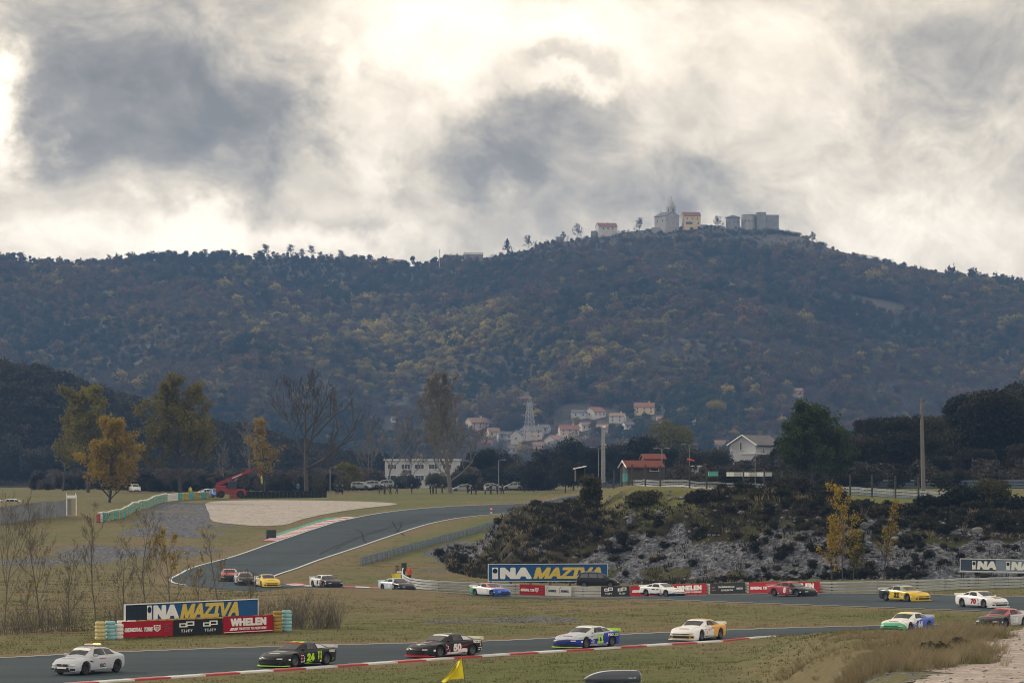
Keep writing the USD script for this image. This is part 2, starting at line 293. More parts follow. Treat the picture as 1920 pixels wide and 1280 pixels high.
def gz(x, y):
    x = np.atleast_1d(np.asarray(x, float)); y = np.atleast_1d(np.asarray(y, float)); x, y = (a.astype(float) for a in np.broadcast_arrays(x, y))
    sh = x.shape; x, y = x.ravel(), y.ravel()
    bd = bank_dist(x, y); onb = sstep((bd + 2) / 6) * (0.18 + 0.82 * sstep((17 - bd) / 7)) * sstep((40 - bd) / 10) * (y < 560)
    rough = 0.16 * fbm(x, y, 0.22, 11) + 0.05 * fbm(x, y, 1.1, 12)
    rock = (1.9 * fbm(x, y, 0.20, 13) + 0.9 * fbm(x, y, 0.7, 14, 3)) * onb
    kn = sstep((x - 8) / 6) * (y < 180) * (0.5 * fbm(x, y, 0.35, 15) + 0.15 * fbm(x, y, 1.7, 16))
    lefts = sstep((-20 - x) / 10) * sstep((y - 205) / 20) * sstep((520 - y) / 40) * (1.3 * fbm(x, y, 0.06, 17) + 0.5 * fbm(x, y, 0.3, 18))
    k = road_mask(x, y) * np.where(shapely.contains_xy(calm, x, y), 0.12, 1.0)
    return (gz0(x, y) + (rough + rock + kn + lefts) * k).reshape(sh)
def g1(x, y): return float(gz(x, y)[0])

rows = np.concatenate([np.linspace(-600, 60, 20), np.arange(62, 110, 1.5), np.arange(110, 350, 0.75), np.arange(350, 560, 1.3), np.arange(560, 760, 4.0), np.arange(760, 1850, 22.0)])
t = np.linspace(-1, 1, 261); tt = np.concatenate([[-9, -6, -4, -2.6, -1.8, -1.4, -1.15], t, [1.15, 1.4, 1.8, 2.6, 4, 6, 9]])
hw = np.where(rows < 0, 34, 34 + 0.185 * rows)
GX = hw[:, None] * tt[None]; GY = np.repeat(rows[:, None], len(tt), 1)
GZ = gz(GX, GY)
def grid_faces(a, b):
    i, j = np.meshgrid(np.arange(a - 1), np.arange(b - 1), indexing='ij')
    q = np.stack([i * b + j, i * b + j + 1, (i + 1) * b + j + 1, (i + 1) * b + j], -1).reshape(-1, 4)
    return np.vstack([q[:, [0, 1, 2]], q[:, [0, 2, 3]]])
# what grows or lies where: red = stones, green = green grass, blue = long dry grass
fx, fy = GX.ravel(), GY.ravel()
bd = bank_dist(fx, fy); n1 = fbm(fx, fy, 0.07, 21, 5) * 2; n2 = fbm(fx, fy, 0.4, 22, 4) * 2
stone = np.zeros(len(fx))
onbank = sstep((bd + 1) / 3) * sstep((24 - bd) / 7) * (fy < 420)
stone = np.maximum(stone, onbank * sstep((0.36 + 1.1 * n1 + 0.9 * n2 - 0.02 * np.abs(bd - 5) - 0.7 * sstep((bd - 7) / 6)) / 0.5))
def spot(cx, cy, rx, ry, amt=1.0, edge=0.5): return amt * sstep((1 - np.hypot((fx - cx) / rx, (fy - cy) / ry) + 0.8 * n1 + 0.3 * n2) / edge)
stone = np.maximum(stone, spot(1.5, 214, 6, 9, .75)); stone = np.maximum(stone, spot(-3.5, 212, 3.5, 6, .6))
stone = np.maximum(stone, spot(-47, 470, 11, 50, .95)); stone = np.maximum(stone, spot(-46, 395, 16, 22, .8)); stone = np.maximum(stone, spot(-58, 365, 14, 14, .6)); stone = np.maximum(stone, spot(-52, 500, 9, 30, .95))
stone = np.maximum(stone, spot(-7, 385, 4, 40, .9)); stone = np.maximum(stone, spot(-8, 350, 5, 9, .5)); stone = np.maximum(stone, spot(-2, 333, 7, 4, .5))
stone = np.maximum(stone, spot(15, 112, 7, 22, .45)); stone = np.maximum(stone, spot(30, 140, 12, 25, .5))
green = 0.5 + 0.9 * n1
green += 0.9 * np.exp(-((fy - 160) / 16) ** 2) * sstep((fx + 2) / 8) + 0.55 * np.exp(-((fy - 150) / 9) ** 2) * sstep((fx + 22) / 10) + 0.55 * np.exp(-((fy - 215) / 9) ** 2) * sstep((fx - 18) / 8)
green += 0.35 * (fy > 375) * (fy < 640) * (bd < 0) * (fx > -27) + 0.5 * (bd > 16) * (fx > 26) + 0.3 * (bd > 16) * (fx < 12)
rd, _ = _roadtree.query(np.stack([fx, fy], -1)); green -= 0.85 * sstep((7 - rd) / 7)
green -= 0.9 * (fx > 24) * (fy > 425); green -= 0.3 * (fy > 225) * (fy < 300) * (fx < 10)
tall = sstep((fx - 7) / 5) * (fy < 178) * sstep((fy - 100) / 20) + 0.6 * (fy > 180) * (fy < 400) * sstep((-24 - fx) / 8)
heath = sstep((bd + 1) / 3) * np.where(fx > 20, sstep((26 - bd) / 4), sstep((14.5 - bd) / 2.5)) * (fy < 420) * np.clip(1.0 + 0.8 * n2, 0, 1); heath = np.maximum(heath, (fx > 24) * (fy > 425) * 1.0)
masks = np.clip(np.stack([stone, green, tall * (0.6 + n1)], -1), 0, 1); masks2 = np.clip(np.stack([heath, heath, heath], -1), 0, 1)
def ground_material():
    n = {'a': ('attribute', {'attribute': 'mask'}), 's': ('separate_color', {}), 'a2': ('attribute', {'attribute': 'heath'}), 's2': ('separate_color', {}), 'c4': ('mix_color', {}), 'ht': ('rgb_ramp', {'ramp': [(0.3, (0.010, 0.0095, 0.007)), (0.5, (0.022, 0.020, 0.012)), (0.72, (0.045, 0.039, 0.021))]}), 'g': ('geometry', {}),
         'fine': ('noise_texture', {'scale': 2.6, 'detail': 6.0, 'roughness': 0.7}), 'mid': ('noise_texture', {'scale': 0.16, 'detail': 5.0, 'roughness': 0.6}),
         'strk': ('mapping', {'scale': (0.35, 1.6, 1.0)}), 'sn': ('noise_texture', {'scale': 1.0, 'detail': 6.0, 'roughness': 0.65}),
         'dry': ('rgb_ramp', {'ramp': [(0.25, (0.074, 0.058, 0.030)), (0.48, (0.138, 0.109, 0.058)), (0.75, (0.215, 0.172, 0.096))]}),
         'grn': ('rgb_ramp', {'ramp': [(0.25, (0.052, 0.064, 0.019)), (0.5, (0.098, 0.110, 0.036)), (0.78, (0.155, 0.155, 0.060))]}),
         'tl': ('rgb_ramp', {'ramp': [(0.28, (0.085, 0.072, 0.040)), (0.5, (0.14, 0.115, 0.066)), (0.72, (0.24, 0.195, 0.115))]}),
         'vor': ('voronoi_texture', {'scale': 2.3}), 'vor2': ('voronoi_texture', {'scale': 6.5}),
         'rk': ('rgb_ramp', {'ramp': [(0.0, (0.022, 0.024, 0.030)), (0.35, (0.056, 0.061, 0.076)), (0.62, (0.112, 0.118, 0.138)), (0.85, (0.22, 0.223, 0.24))]}),
         'gm': ('math', {'math_type': 'multiply_add', 'value2': 1.5, 'value3': -0.75}), 'gadd': ('math', {'math_type': 'add', 'use_clamp': True}),
         'sm': ('math', {'math_type': 'multiply_add', 'value2': 1.3, 'value3': -0.65}), 'sadd': ('math', {'math_type': 'add', 'use_clamp': True}), 'sst': ('map_range', {'range_type': 'smoothstep', 'from_min': 0.32, 'from_max': 0.62, 'to_min': 0.0, 'to_max': 1.0}),
         'fm': ('math', {'math_type': 'multiply_add', 'value2': 0.6, 'value3': 0.0}), 'fs': ('math', {'math_type': 'multiply_add', 'value2': 0.4}),
         'c1': ('mix_color', {}), 'c2': ('mix_color', {}), 'c3': ('mix_color', {}), 'vm': ('math', {'math_type': 'multiply_add', 'value2': 0.55}), 'vc': ('separate_color', {}), 'vc2': ('math', {'math_type': 'multiply', 'value2': 0.45}),
         'b': ('bump', {'strength': 0.7, 'distance': 0.14}), 'p': ('principled_bsdf', {'roughness': 0.95, 'specular_ior_level': 0.12})}
    l = [('a.color', 's.color'), ('g.position', 'fine.vector'), ('g.position', 'mid.vector'), ('g.position', 'strk.vector'), ('strk.vector', 'sn.vector'), ('g.position', 'vor.vector'), ('g.position', 'vor2.vector'),
         ('fine.fac', 'fm.value1'), ('sn.fac', 'fs.value1'), ('fm.value', 'fs.value3'), ('fs.value', 'dry.fac'), ('fs.value', 'grn.fac'), ('fs.value', 'tl.fac'),
         ('mid.fac', 'gm.value1'), ('gm.value', 'gadd.value1'), ('s.g', 'gadd.value2'), ('gadd.value', 'c1.fac'), ('dry.color', 'c1.a'), ('grn.color', 'c1.b'),
         ('s.b', 'c2.fac'), ('a2.color', 's2.color'), ('s2.r', 'c4.fac'), ('c1.result', 'c4.a'), ('fs.value', 'ht.fac'), ('ht.color', 'c4.b'), ('c4.result', 'c2.a'), ('tl.color', 'c2.b'),
         ('vor2.color', 'vc.color'), ('vc.r', 'vc2.value1'), ('vor.distance', 'vm.value1'), ('vc2.value', 'vm.value3'), ('vm.value', 'rk.fac'), ('fine.fac', 'sm.value1'), ('sm.value', 'sadd.value1'), ('s.r', 'sadd.value2'), ('sadd.value', 'sst.value'),
         ('sst.result', 'c3.fac'), ('c2.result', 'c3.a'), ('rk.color', 'c3.b'), ('c3.result', 'p.base_color'), ('fs.value', 'b.height'), ('b.normal', 'p.normal')]
    return usdkit.material(stage, '/World/Looks/ground', n, l, surface='p.BSDF')
gp = tag(obj('ground', (np.stack([fx, fy, GZ.ravel()], -1), grid_faces(*GX.shape)), ground_material(), None, smooth=True, colors=masks), kind='structure')
UsdGeom.PrimvarsAPI(gp).CreatePrimvar('heath', Sdf.ValueTypeNames.Color3fArray, 'vertex').Set(Vt.Vec3fArray.FromNumpy(masks2.astype(np.float32)))

# ------------------------------------------------------------------ asphalt, lines, kerbs, gravel
def asphalt_material():
    n = {'g': ('geometry', {}), 'm': ('mapping', {'scale': (0.05, 0.35, 1.0), 'rotation': (0, 0, 0.5)}), 'w': ('noise_texture', {'scale': 1.0, 'detail': 5.0, 'roughness': 0.6}), 'f': ('noise_texture', {'scale': 14.0, 'detail': 4.0}),
         'ad': ('math', {'math_type': 'multiply_add', 'value2': 0.72}), 'fm': ('math', {'math_type': 'multiply', 'value2': 0.28}),
         'r': ('rgb_ramp', {'ramp': [(0.28, (0.012, 0.023, 0.034)), (0.5, (0.022, 0.040, 0.054)), (0.74, (0.038, 0.061, 0.078))]}), 'b': ('bump', {'strength': 0.25, 'distance': 0.02}), 'p': ('principled_bsdf', {'roughness': 0.8, 'specular_ior_level': 0.22}), 'at': ('attribute', {'attribute': 'mask'}), 'as': ('separate_color', {}), 'lm': ('math', {'math_type': 'multiply_add', 'value2': -0.16}), 'mm': ('mapping', {'scale': (0.5, 0.5, 1.0)}), 'pt': ('voronoi_texture', {'scale': 0.09}), 'ps': ('separate_color', {}), 'pm': ('math', {'math_type': 'multiply_add', 'value2': 0.16, 'value3': -0.08}), 'pa': ('math', {'math_type': 'add'})}
    l = [('at.color', 'as.color'), ('as.r', 'lm.value1'), ('g.position', 'pt.vector'), ('pt.color', 'ps.color'), ('ps.r', 'pm.value1'), ('pm.value', 'pa.value1'), ('lm.value', 'pa.value2'), ('ad.value', 'lm.value3'), ('g.position', 'm.vector'), ('m.vector', 'w.vector'), ('g.position', 'f.vector'), ('w.fac', 'ad.value1'), ('f.fac', 'fm.value1'), ('fm.value', 'ad.value3'), ('pa.value', 'r.fac'), ('r.color', 'p.base_color'), ('f.fac', 'b.height'), ('b.normal', 'p.normal')]
    return usdkit.material(stage, '/World/Looks/asphalt', n, l, surface='p.BSDF')
ASPHALT = asphalt_material()
LINE = mat('road_paint', (0.62, 0.64, 0.65), rough=0.6, color2=(0.40, 0.42, 0.43), scale=0.9)
def offset_line(p, w):
    t = np.gradient(p, axis=0); t /= np.linalg.norm(t, axis=1, keepdims=True); return p + np.stack([-t[:, 1], t[:, 0]], -1) * w
def ribbon(a, b, lat, off):
    n = max(len(a), len(b)); a, b = resample(a, n), resample(b, n); u = np.linspace(0, 1, lat)[None, :, None]
    p = a[:, None] * (1 - u) + b[:, None] * u
    z = gz(p[..., 0], p[..., 1]) + off
    return (np.concatenate([p, z[..., None]], -1).reshape(-1, 3), grid_faces(n, lat)[:, ::-1])
def track(a, b, off, c0, wd):
    m = ribbon(a, b, 15, off); u = np.tile(np.linspace(0, 1, 15), len(m[0]) // 15); w_ = np.exp(-((u - c0) / wd) ** 2) + .5 * np.exp(-((u - .93) / .06) ** 2)
    tag(obj('race_track', m, ASPHALT, smooth=True, colors=np.stack([w_] * 3, -1).clip(0, 1)), kind='structure')
track(front_near, front_far, .030, .33, .22); track(back_near, back_far, .030, .45, .2); track(st_near, st_far, .034, .34, .24)
SKID = mat('skid_rubber', (.017, .027, .035), rough=.95, var=.4, scale=2, spec=.05)
for pts_ in (((760, 1004), (749, 996), (741, 986), (737, 978)), ((742, 998), (752, 989), (752, 979)), ((690, 1020), (682, 1010), (680, 1000), (668, 992)), ((630, 1030), (700, 1000), (790, 975)), ((600, 1040), (670, 1008), (760, 978))):
    ln = smoothline([at_y(*q) for q in pts_], 1.0); tag(obj('skid_mark', ribbon(ln, offset_line(ln, .18), 2, .041), SKID), kind='structure')
def edge_line(p, side, w=0.22, inset=0.12, off=0.040):
    p = smoothline(p, 1.0); a, b = offset_line(p, side * inset), offset_line(p, side * (inset + w))
    m = ribbon(a, b, 2, off)
    tag(obj('edge_line', m, LINE), kind='structure')
edge_line(front_far, -1, w=.25)
edge_line(back_near[len(back_near) // 3:], 1, w=.22); edge_line(back_far[:int(len(back_far) * .98)], -1, w=.25)
edge_line(st_near[7:], 1, w=.3, off=.044); edge_line(st_far[6:], -1, w=.3, off=.044)
edge_line(front_near[:int(len(front_near) * .75)], 1, w=.14, inset=.04)

KRED = mat('kerb_red', (0.42, 0.035, 0.045), rough=0.6, var=0.35, scale=1.2); KWHITE = mat('kerb_white', (0.62, 0.63, 0.63), rough=0.6, var=0.25, scale=1.2)
def kerb(line, side, blen, w, label, h=0.055, flip=0):
    """one kerb of painted concrete blocks, each block its own piece"""
    k = thing('kerb', None, None); tag(k, kind='structure')
    p = smoothline(line, 0.5); n = int(len(p) * 0.5 / blen); q = resample(p, n * 4 + 1)
    t = np.gradient(q, axis=0); t /= np.linalg.norm(t, axis=1, keepdims=True); nn = np.stack([-t[:, 1], t[:, 0]], -1) * side
    for i in range(n):
        s = q[i * 4:i * 4 + 5]; m = nn[i * 4:i * 4 + 5]
        prof = [(-0.02, -0.2), (-0.02, 0.036), (w * .5, h + .03), (w, h + 0.02), (w + .02, -0.2)]
        V = []
        for j in range(5):
            c = s[j].copy()
            if j == 0: c = c + (s[1] - s[0]) * .015
            if j == 4: c = c - (s[4] - s[3]) * .015
            for o, zz in prof:
                xy = c + m[j] * o; V.append([xy[0], xy[1], g1(*xy) + zz])
        K = len(prof); F = []
        for j in range(4):
            for c in range(K - 1):
                a0 = j * K + c; F += [[a0, a0 + 1, a0 + K + 1], [a0, a0 + K + 1, a0 + K]]
        F += [[0, x + 1, x] for x in range(1, K - 1)] + [[4 * K, 4 * K + x, 4 * K + x + 1] for x in range(1, K - 1)]
        F = np.array(F); F = F if side < 0 else F
        obj('kerb_block', (np.array(V), F), (KRED, KWHITE)[(i + flip) % 2], k)
    return k
i0 = 0; i1 = np.argmin(np.abs(front_near[:, 0] - 20.0))
kerb(front_near[:i1], -1, 2.25, 0.95, '')
kn_ = [at_y(*q) for q in ((516, 1014), (560, 999.5), (610, 983), (640, 975), (665, 970))]
kerb(smoothline(kn_), 1, 1.55, 1.7, '')
kerb([(-22.0, 312.5), (-20.6, 307.2), (-18.2, 306.4), (-15, 307), (-12.5, 306.8)], 1, 1.2, 1.6, '')

def sheet(poly, step, off):
    x0, y0, x1, y1 = poly.bounds; b = poly.exterior; bp = np.array([b.interpolate(s).coords[0] for s in np.arange(0, b.length, step)])
    X, Y = np.meshgrid(np.arange(x0, x1, step), np.arange(y0, y1, step)); X = X.ravel(); Y = Y.ravel()
    k = shapely.contains_xy(poly.buffer(-step * .4), X, Y); p = np.vstack([bp, np.stack([X[k], Y[k]], -1)])
    f = Delaunay(p).simplices; c = p[f].mean(1); f = f[shapely.contains_xy(poly, c[:, 0], c[:, 1])]
    a = p[f]; cr = (a[:, 1, 0] - a[:, 0, 0]) * (a[:, 2, 1] - a[:, 0, 1]) - (a[:, 1, 1] - a[:, 0, 1]) * (a[:, 2, 0] - a[:, 0, 0]); f[cr < 0] = f[cr < 0][:, ::-1]
    return (np.column_stack([p, gz(p[:, 0], p[:, 1]) + off]), f)
def gravel_material(name, c0, c1, c2, sc):
    n = {'g': ('geometry', {}), 'v': ('voronoi_texture', {'scale': sc}), 'n': ('noise_texture', {'scale': 0.5, 'detail': 6.0, 'roughness': 0.65}), 's': ('separate_color', {}), 'a': ('math', {'math_type': 'multiply_add', 'value2': 0.45}), 'm': ('math', {'math_type': 'multiply', 'value2': 0.62}),
         'r': ('rgb_ramp', {'ramp': [(0.15, c0), (0.5, c1), (0.85, c2)]}), 'b': ('bump', {'strength': 0.8, 'distance': 0.06}), 'p': ('principled_bsdf', {'roughness': 0.95, 'specular_ior_level': 0.15})}
    l = [('g.position', 'v.vector'), ('g.position', 'n.vector'), ('v.color', 's.color'), ('s.r', 'a.value1'), ('n.fac', 'm.value1'), ('m.value', 'a.value3'), ('a.value', 'r.fac'), ('r.color', 'p.base_color'), ('v.distance', 'b.height'), ('b.normal', 'p.normal')]
    return usdkit.material(stage, '/World/Looks/' + name, n, l, surface='p.BSDF')
GRAVEL = gravel_material('gravel_grey', (0.20, 0.18, 0.165), (0.33, 0.30, 0.275), (0.44, 0.41, 0.38), 3.0)
PATHM = gravel_material('gravel_path', (0.13, 0.108, 0.095), (0.31, 0.265, 0.24), (0.47, 0.41, 0.38), 5.0)
tag(obj('gravel_trap', sheet(gravel_poly, 2.5, 0.05), GRAVEL, smooth=True), kind='structure')
tag(obj('gravel_path', sheet(path_poly, .45, 0.02), PATHM, smooth=True), kind='structure')
tag(obj('painted_runoff', sheet(runoff_poly, 2.0, 0.046), mat('runoff_green', (0.03, 0.27, 0.20), rough=0.7, var=0.3, scale=.4)), kind='structure')
# ================================================================== the wooded hill with the castle, the dark ridge on the left
_sk = np.array([(-900, 470), (-400, 476), (0, 484), (60, 491), (200, 493), (290, 488), (380, 484), (480, 485), (560, 482), (660, 492), (760, 499), (850, 490), (940, 478), (1040, 456), (1120, 442), (1180, 434), (1226, 430), (1300, 425), (1380, 428), (1455, 437), (1500, 444), (1560, 466), (1650, 488), (1750, 508), (1850, 522), (1920, 525), (2300, 545), (2900, 560)], float)
_skf = PchipInterpolator(_sk[:, 0], _sk[:, 1])
def ridge(px): return 2500 + 60 * np.sin(px / 310.0) + 30 * np.sin(px / 97.0 + 1)
YF = 1640.0
def hz(x, y):
    x = np.asarray(x, float); y = np.asarray(y, float)
    px = np.clip(960 + FPX * x / y, -900, 2900); dr = ridge(px); zr = (HOR - _skf(px)) / FPX * dr
    tq = (y - YF) / (dr - YF)
    g = 11 * np.sin(x * 0.021 + 3 * fbm(x, y, 0.004, 31) * 2 + y * 0.003) + 34 * fbm(x, y, 0.0055, 32, 4)
    up = np.where(tq < 1, -2 + (zr + 2) * np.clip(tq, 0, 1) ** 1.12 + g * sstep(tq * 3) * sstep((1 - tq) * 4), zr - 60 * (tq - 1) ** 1.5 - 25 * sstep((tq - 1) * 3))
    return up
hy = np.concatenate([np.arange(1600, 2700, 9.0), np.arange(2700, 3050, 40.0)]); ha = np.linspace(-.42, .42, 240)
HX = ha[None] * hy[:, None]; HY = np.repeat(hy[:, None], len(ha), 1); HZ = hz(HX, HY) - 0.4 * (HY < 1650)
FLOOR = mat('forest_floor', (0.060, 0.048, 0.034), rough=0.95, color2=(0.034, 0.032, 0.022), scale=0.04)
tag(obj('hill', (np.stack([HX, HY, HZ], -1).reshape(-1, 3), grid_faces(*HX.shape)), FLOOR, smooth=True), kind='structure')
def ray_hill(px, py):
    y = np.arange(YF, 2600, 2.0); z = hz(sx(px, y), y); rz_ = (HOR - py) * y / FPX
    k = np.argmax(z >= rz_) if (z >= rz_).any() else np.argmin(rz_ - z)
    return np.array([sx(px, y[k]), y[k], z[k]])

_rl = PchipInterpolator([-900, -300, 0, 60, 150, 250, 330, 480, 600, 700, 1000], [640, 690, 727, 733, 764, 795, 818, 853, 884, 900, 905])
RY = 1000.0
def lz(x, y):
    px = np.clip(960 + FPX * x / RY, -900, 1000); zr = (HOR - _rl(px)) / FPX * RY
    return -2.2 + (zr + 2.2) * sstep((y - 860) / 140) * (1 - 0.3 * sstep((y - 1000) / 300)) + 4 * fbm(x, y, 0.02, 33) * sstep((y - 870) / 60)
ly = np.arange(850, 1330, 8.0); lx = np.linspace(-330, -38, 90)
LX, LY = np.meshgrid(lx, ly); tag(obj('hill', (np.stack([LX, LY, lz(LX, LY) - .3], -1).reshape(-1, 3), grid_faces(*LX.shape)), FLOOR, smooth=True), kind='structure')

# ------------------------------------------------------------------ crowns for the far woods: small leaf faces spread over lobes
def leaf_faces(c, size, rng, normal=None, jitter=0.9, aspect=1.0):
    """one four-cornered face per centre, turned roughly to normal"""
    n = len(c); nv = rng.normal(size=(n, 3)); nv /= np.linalg.norm(nv, axis=1, keepdims=True)
    if normal is not None: nv = normal + jitter * nv; nv /= np.linalg.norm(nv, axis=1, keepdims=True)
    a = np.cross(nv, rng.normal(size=(n, 3))); a /= np.linalg.norm(a, axis=1, keepdims=True); b = np.cross(nv, a)
    s = (np.broadcast_to(size, (n,)) * rng.uniform(.7, 1.3, n))[:, None] / 2
    a, b = a * s, b * s * aspect
    bend = nv * s * 0.35
    v = np.stack([c - a - b * .6, c + a * .2 - b + bend, c + a + b * .5, c - a * .3 + b + bend], 1).reshape(-1, 3)
    k = np.arange(n)[:, None] * 4
    return (v, np.vstack([k + [0, 1, 2], k + [0, 2, 3]]))
def far_crown(seed, h, w, lobes, per, size, flat=0.75, low=0.18):
    r = np.random.default_rng(seed); C, N = [], []
    for i in range(lobes):
        u = r.uniform(0, 1); ang = r.uniform(0, 2 * np.pi); zc = h * (low + (1 - low) * (0.15 + 0.72 * u)); prof = math.sqrt(max(0.05, 1 - ((zc / h - .52) / .56) ** 2))
        rr = w / 2 * prof * r.uniform(.25, .72); rad = w * r.uniform(.17, .30)
        c = np.array([rr * math.cos(ang), rr * math.sin(ang), zc])
        d = r.normal(size=(per, 3)); d[:, 2] = np.abs(d[:, 2]) * .9 - .25; d /= np.linalg.norm(d, axis=1, keepdims=True)
        C.append(c + d * rad * [1, 1, flat] * r.uniform(.75, 1.05, (per, 1))); N.append(d)
    return leaf_faces(np.vstack(C) + r.normal(size=(lobes * per, 3)) * size * .42, size, r, np.vstack(N), 0.9)
def far_bare(seed, h, w, n):
    r = np.random.default_rng(seed); m = MB(); m.tube([(0, 0, 0), (0, 0, h * .5), (0, 0, h * .9)], [.22, .14, .04], 3)
    c = []
    for i in range(n):
        u = r.uniform(.3, 1); a = r.uniform(0, 2 * np.pi); rr = w / 2 * math.sqrt(max(.05, 1 - ((u - .6) / .5) ** 2)) * math.sqrt(r.uniform(.05, 1))
        c.append((rr * math.cos(a), rr * math.sin(a), h * u))
    m.add(leaf_faces(np.array(c), .8, r, aspect=.25)); return m.get()
HILL_AUT = leaf_mat('hill_leaves', [(0.0, (0.026, 0.036, 0.018)), (0.22, (0.055, 0.060, 0.024)), (0.42, (0.098, 0.070, 0.032)), (0.56, (0.120, 0.080, 0.034)), (0.70, (0.165, 0.132, 0.036)), (0.86, (0.27, 0.22, 0.05)), (1.0, (0.46, 0.36, 0.07))], patch=0.006)
HILL_RUST = leaf_mat('hill_rust', [(0.0, (0.060, 0.040, 0.030)), (0.5, (0.13, 0.072, 0.040)), (0.8, (0.20, 0.11, 0.045)), (1.0, (0.24, 0.16, 0.055))], patch=0.008)
HILL_DARK = leaf_mat('hill_dark', [(0.0, (0.016, 0.022, 0.015)), (0.5, (0.032, 0.040, 0.022)), (1.0, (0.060, 0.062, 0.026))], patch=0.008)
HILL_YEL = leaf_mat('hill_yellow', [(0.0, (0.13, 0.11, 0.03)), (0.45, (0.26, 0.21, 0.045)), (1.0, (0.60, 0.46, 0.09))])  # yellow crowns, also used to colour in the sunlit patch of the slope
TWIG = leaf_mat('hill_twigs', [(0.0, (0.055, 0.045, 0.040)), (0.5, (0.088, 0.074, 0.064)), (1.0, (0.13, 0.11, 0.095))], trans=0.1)
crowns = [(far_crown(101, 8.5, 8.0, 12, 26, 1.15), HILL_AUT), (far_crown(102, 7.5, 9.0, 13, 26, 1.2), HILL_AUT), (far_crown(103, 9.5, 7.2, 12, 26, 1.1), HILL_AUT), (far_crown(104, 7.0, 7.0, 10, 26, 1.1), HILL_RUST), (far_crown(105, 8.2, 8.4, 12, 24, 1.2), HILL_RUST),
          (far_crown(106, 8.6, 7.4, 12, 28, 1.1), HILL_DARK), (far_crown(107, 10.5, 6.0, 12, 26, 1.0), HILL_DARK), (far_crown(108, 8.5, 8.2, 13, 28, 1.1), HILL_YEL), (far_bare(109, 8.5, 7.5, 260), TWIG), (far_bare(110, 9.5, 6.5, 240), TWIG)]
r = np.random.default_rng(5)
def scatter(n, xr, yr, zf, keep, mind):
    a = r.uniform(xr[0], xr[1], n); y = r.uniform(yr[0] ** 2, yr[1] ** 2, n) ** .5; x = a * y
    k = keep(x, y); x, y = x[k], y[k]
    return np.column_stack([x, y, zf(x, y)])
village = [(925, 814, 26), (1020, 808, 26), (1096, 802, 24), (1130, 806, 24), (1178, 800, 24), (1010, 841, 26), (962, 845, 24), (1092, 830, 26), (1240, 788, 22), (895, 797, 46), (905, 832, 40), (985, 818, 60), (985, 752, 30), (1080, 770, 60), (1115, 775, 30), (1150, 783, 40), (1208, 765, 34), (1070, 812, 45), (1050, 830, 50), (1300, 798, 24), (730, 790, 20), (1340, 845, 30), (1500, 740, 20)]
def keep_hill(x, y):
    px = 960 + FPX * x / y; dr = ridge(np.clip(px, -900, 2900)); tq = (y - YF) / (dr - YF)
    # leave the hill top free below the castle, thin along the skyline
    top = (tq > 0.94) & (px > 1190) & (px < 1510)
    gap = fbm(x, y, .016, 43) * 2 + .5 * fbm(x, y, .05, 44); ok = (tq < 1.0) & ~(top & (np.abs(x) < 0)) & (gap > -.50)
    py = HOR - hz(x, y) / y * FPX
    for vx, vy, vr in village: ok &= ~((np.abs(px - vx) < vr * .62) & (py > vy - 3) & (py < vy + 24)) & ~((np.abs(px - vx) < vr * .4) & (np.abs(py - vy + 4) < 8))
    return ok
pts = scatter(46000, (-.19, .19), (1600, 2590), hz, keep_hill, 0)
px = 960 + FPX * pts[:, 0] / pts[:, 1]; py = HOR - FPX * pts[:, 2] / pts[:, 1]
# the lower middle has yellower trees that also paint in its sunlit patch, the flanks more brown and bare ones
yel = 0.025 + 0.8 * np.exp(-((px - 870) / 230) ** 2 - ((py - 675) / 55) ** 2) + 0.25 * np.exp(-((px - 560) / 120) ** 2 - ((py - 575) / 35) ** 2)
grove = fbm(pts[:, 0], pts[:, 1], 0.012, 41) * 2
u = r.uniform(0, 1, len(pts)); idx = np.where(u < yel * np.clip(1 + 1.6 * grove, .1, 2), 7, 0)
v = np.clip(r.uniform(0, 1, len(pts)) * .75 + .125 + 1.0 * grove, 0, .999)
rest = idx == 0
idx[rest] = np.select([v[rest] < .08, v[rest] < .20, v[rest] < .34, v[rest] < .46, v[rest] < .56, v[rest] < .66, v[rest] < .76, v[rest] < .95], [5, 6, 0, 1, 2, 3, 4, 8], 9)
tqq = (pts[:, 1] - YF) / (ridge(np.clip(px, -900, 2900)) - YF); stand = fbm(pts[:, 0], pts[:, 1], .018, 45) * 2; sc = r.uniform(.45, .95, len(pts)) * np.clip(1 + .8 * stand, .6, 1.6) * np.where(r.uniform(0, 1, len(pts)) < .10, 1.4, 1.0) * np.where(tqq > .9, .62, 1.0) * np.where((tqq > .94) & (px > 1190) & (px < 1510), .5, 1.0)
instancer('hillside_wood', crowns, pts - [0, 0, .6], idx, np.stack([sc, sc, sc * r.uniform(.8, 1.25, len(pts))], -1), r.uniform(0, 6.28, len(pts)), 'autumn wood in brown, olive and yellow covering the whole slope of the castle hill', 'wood')
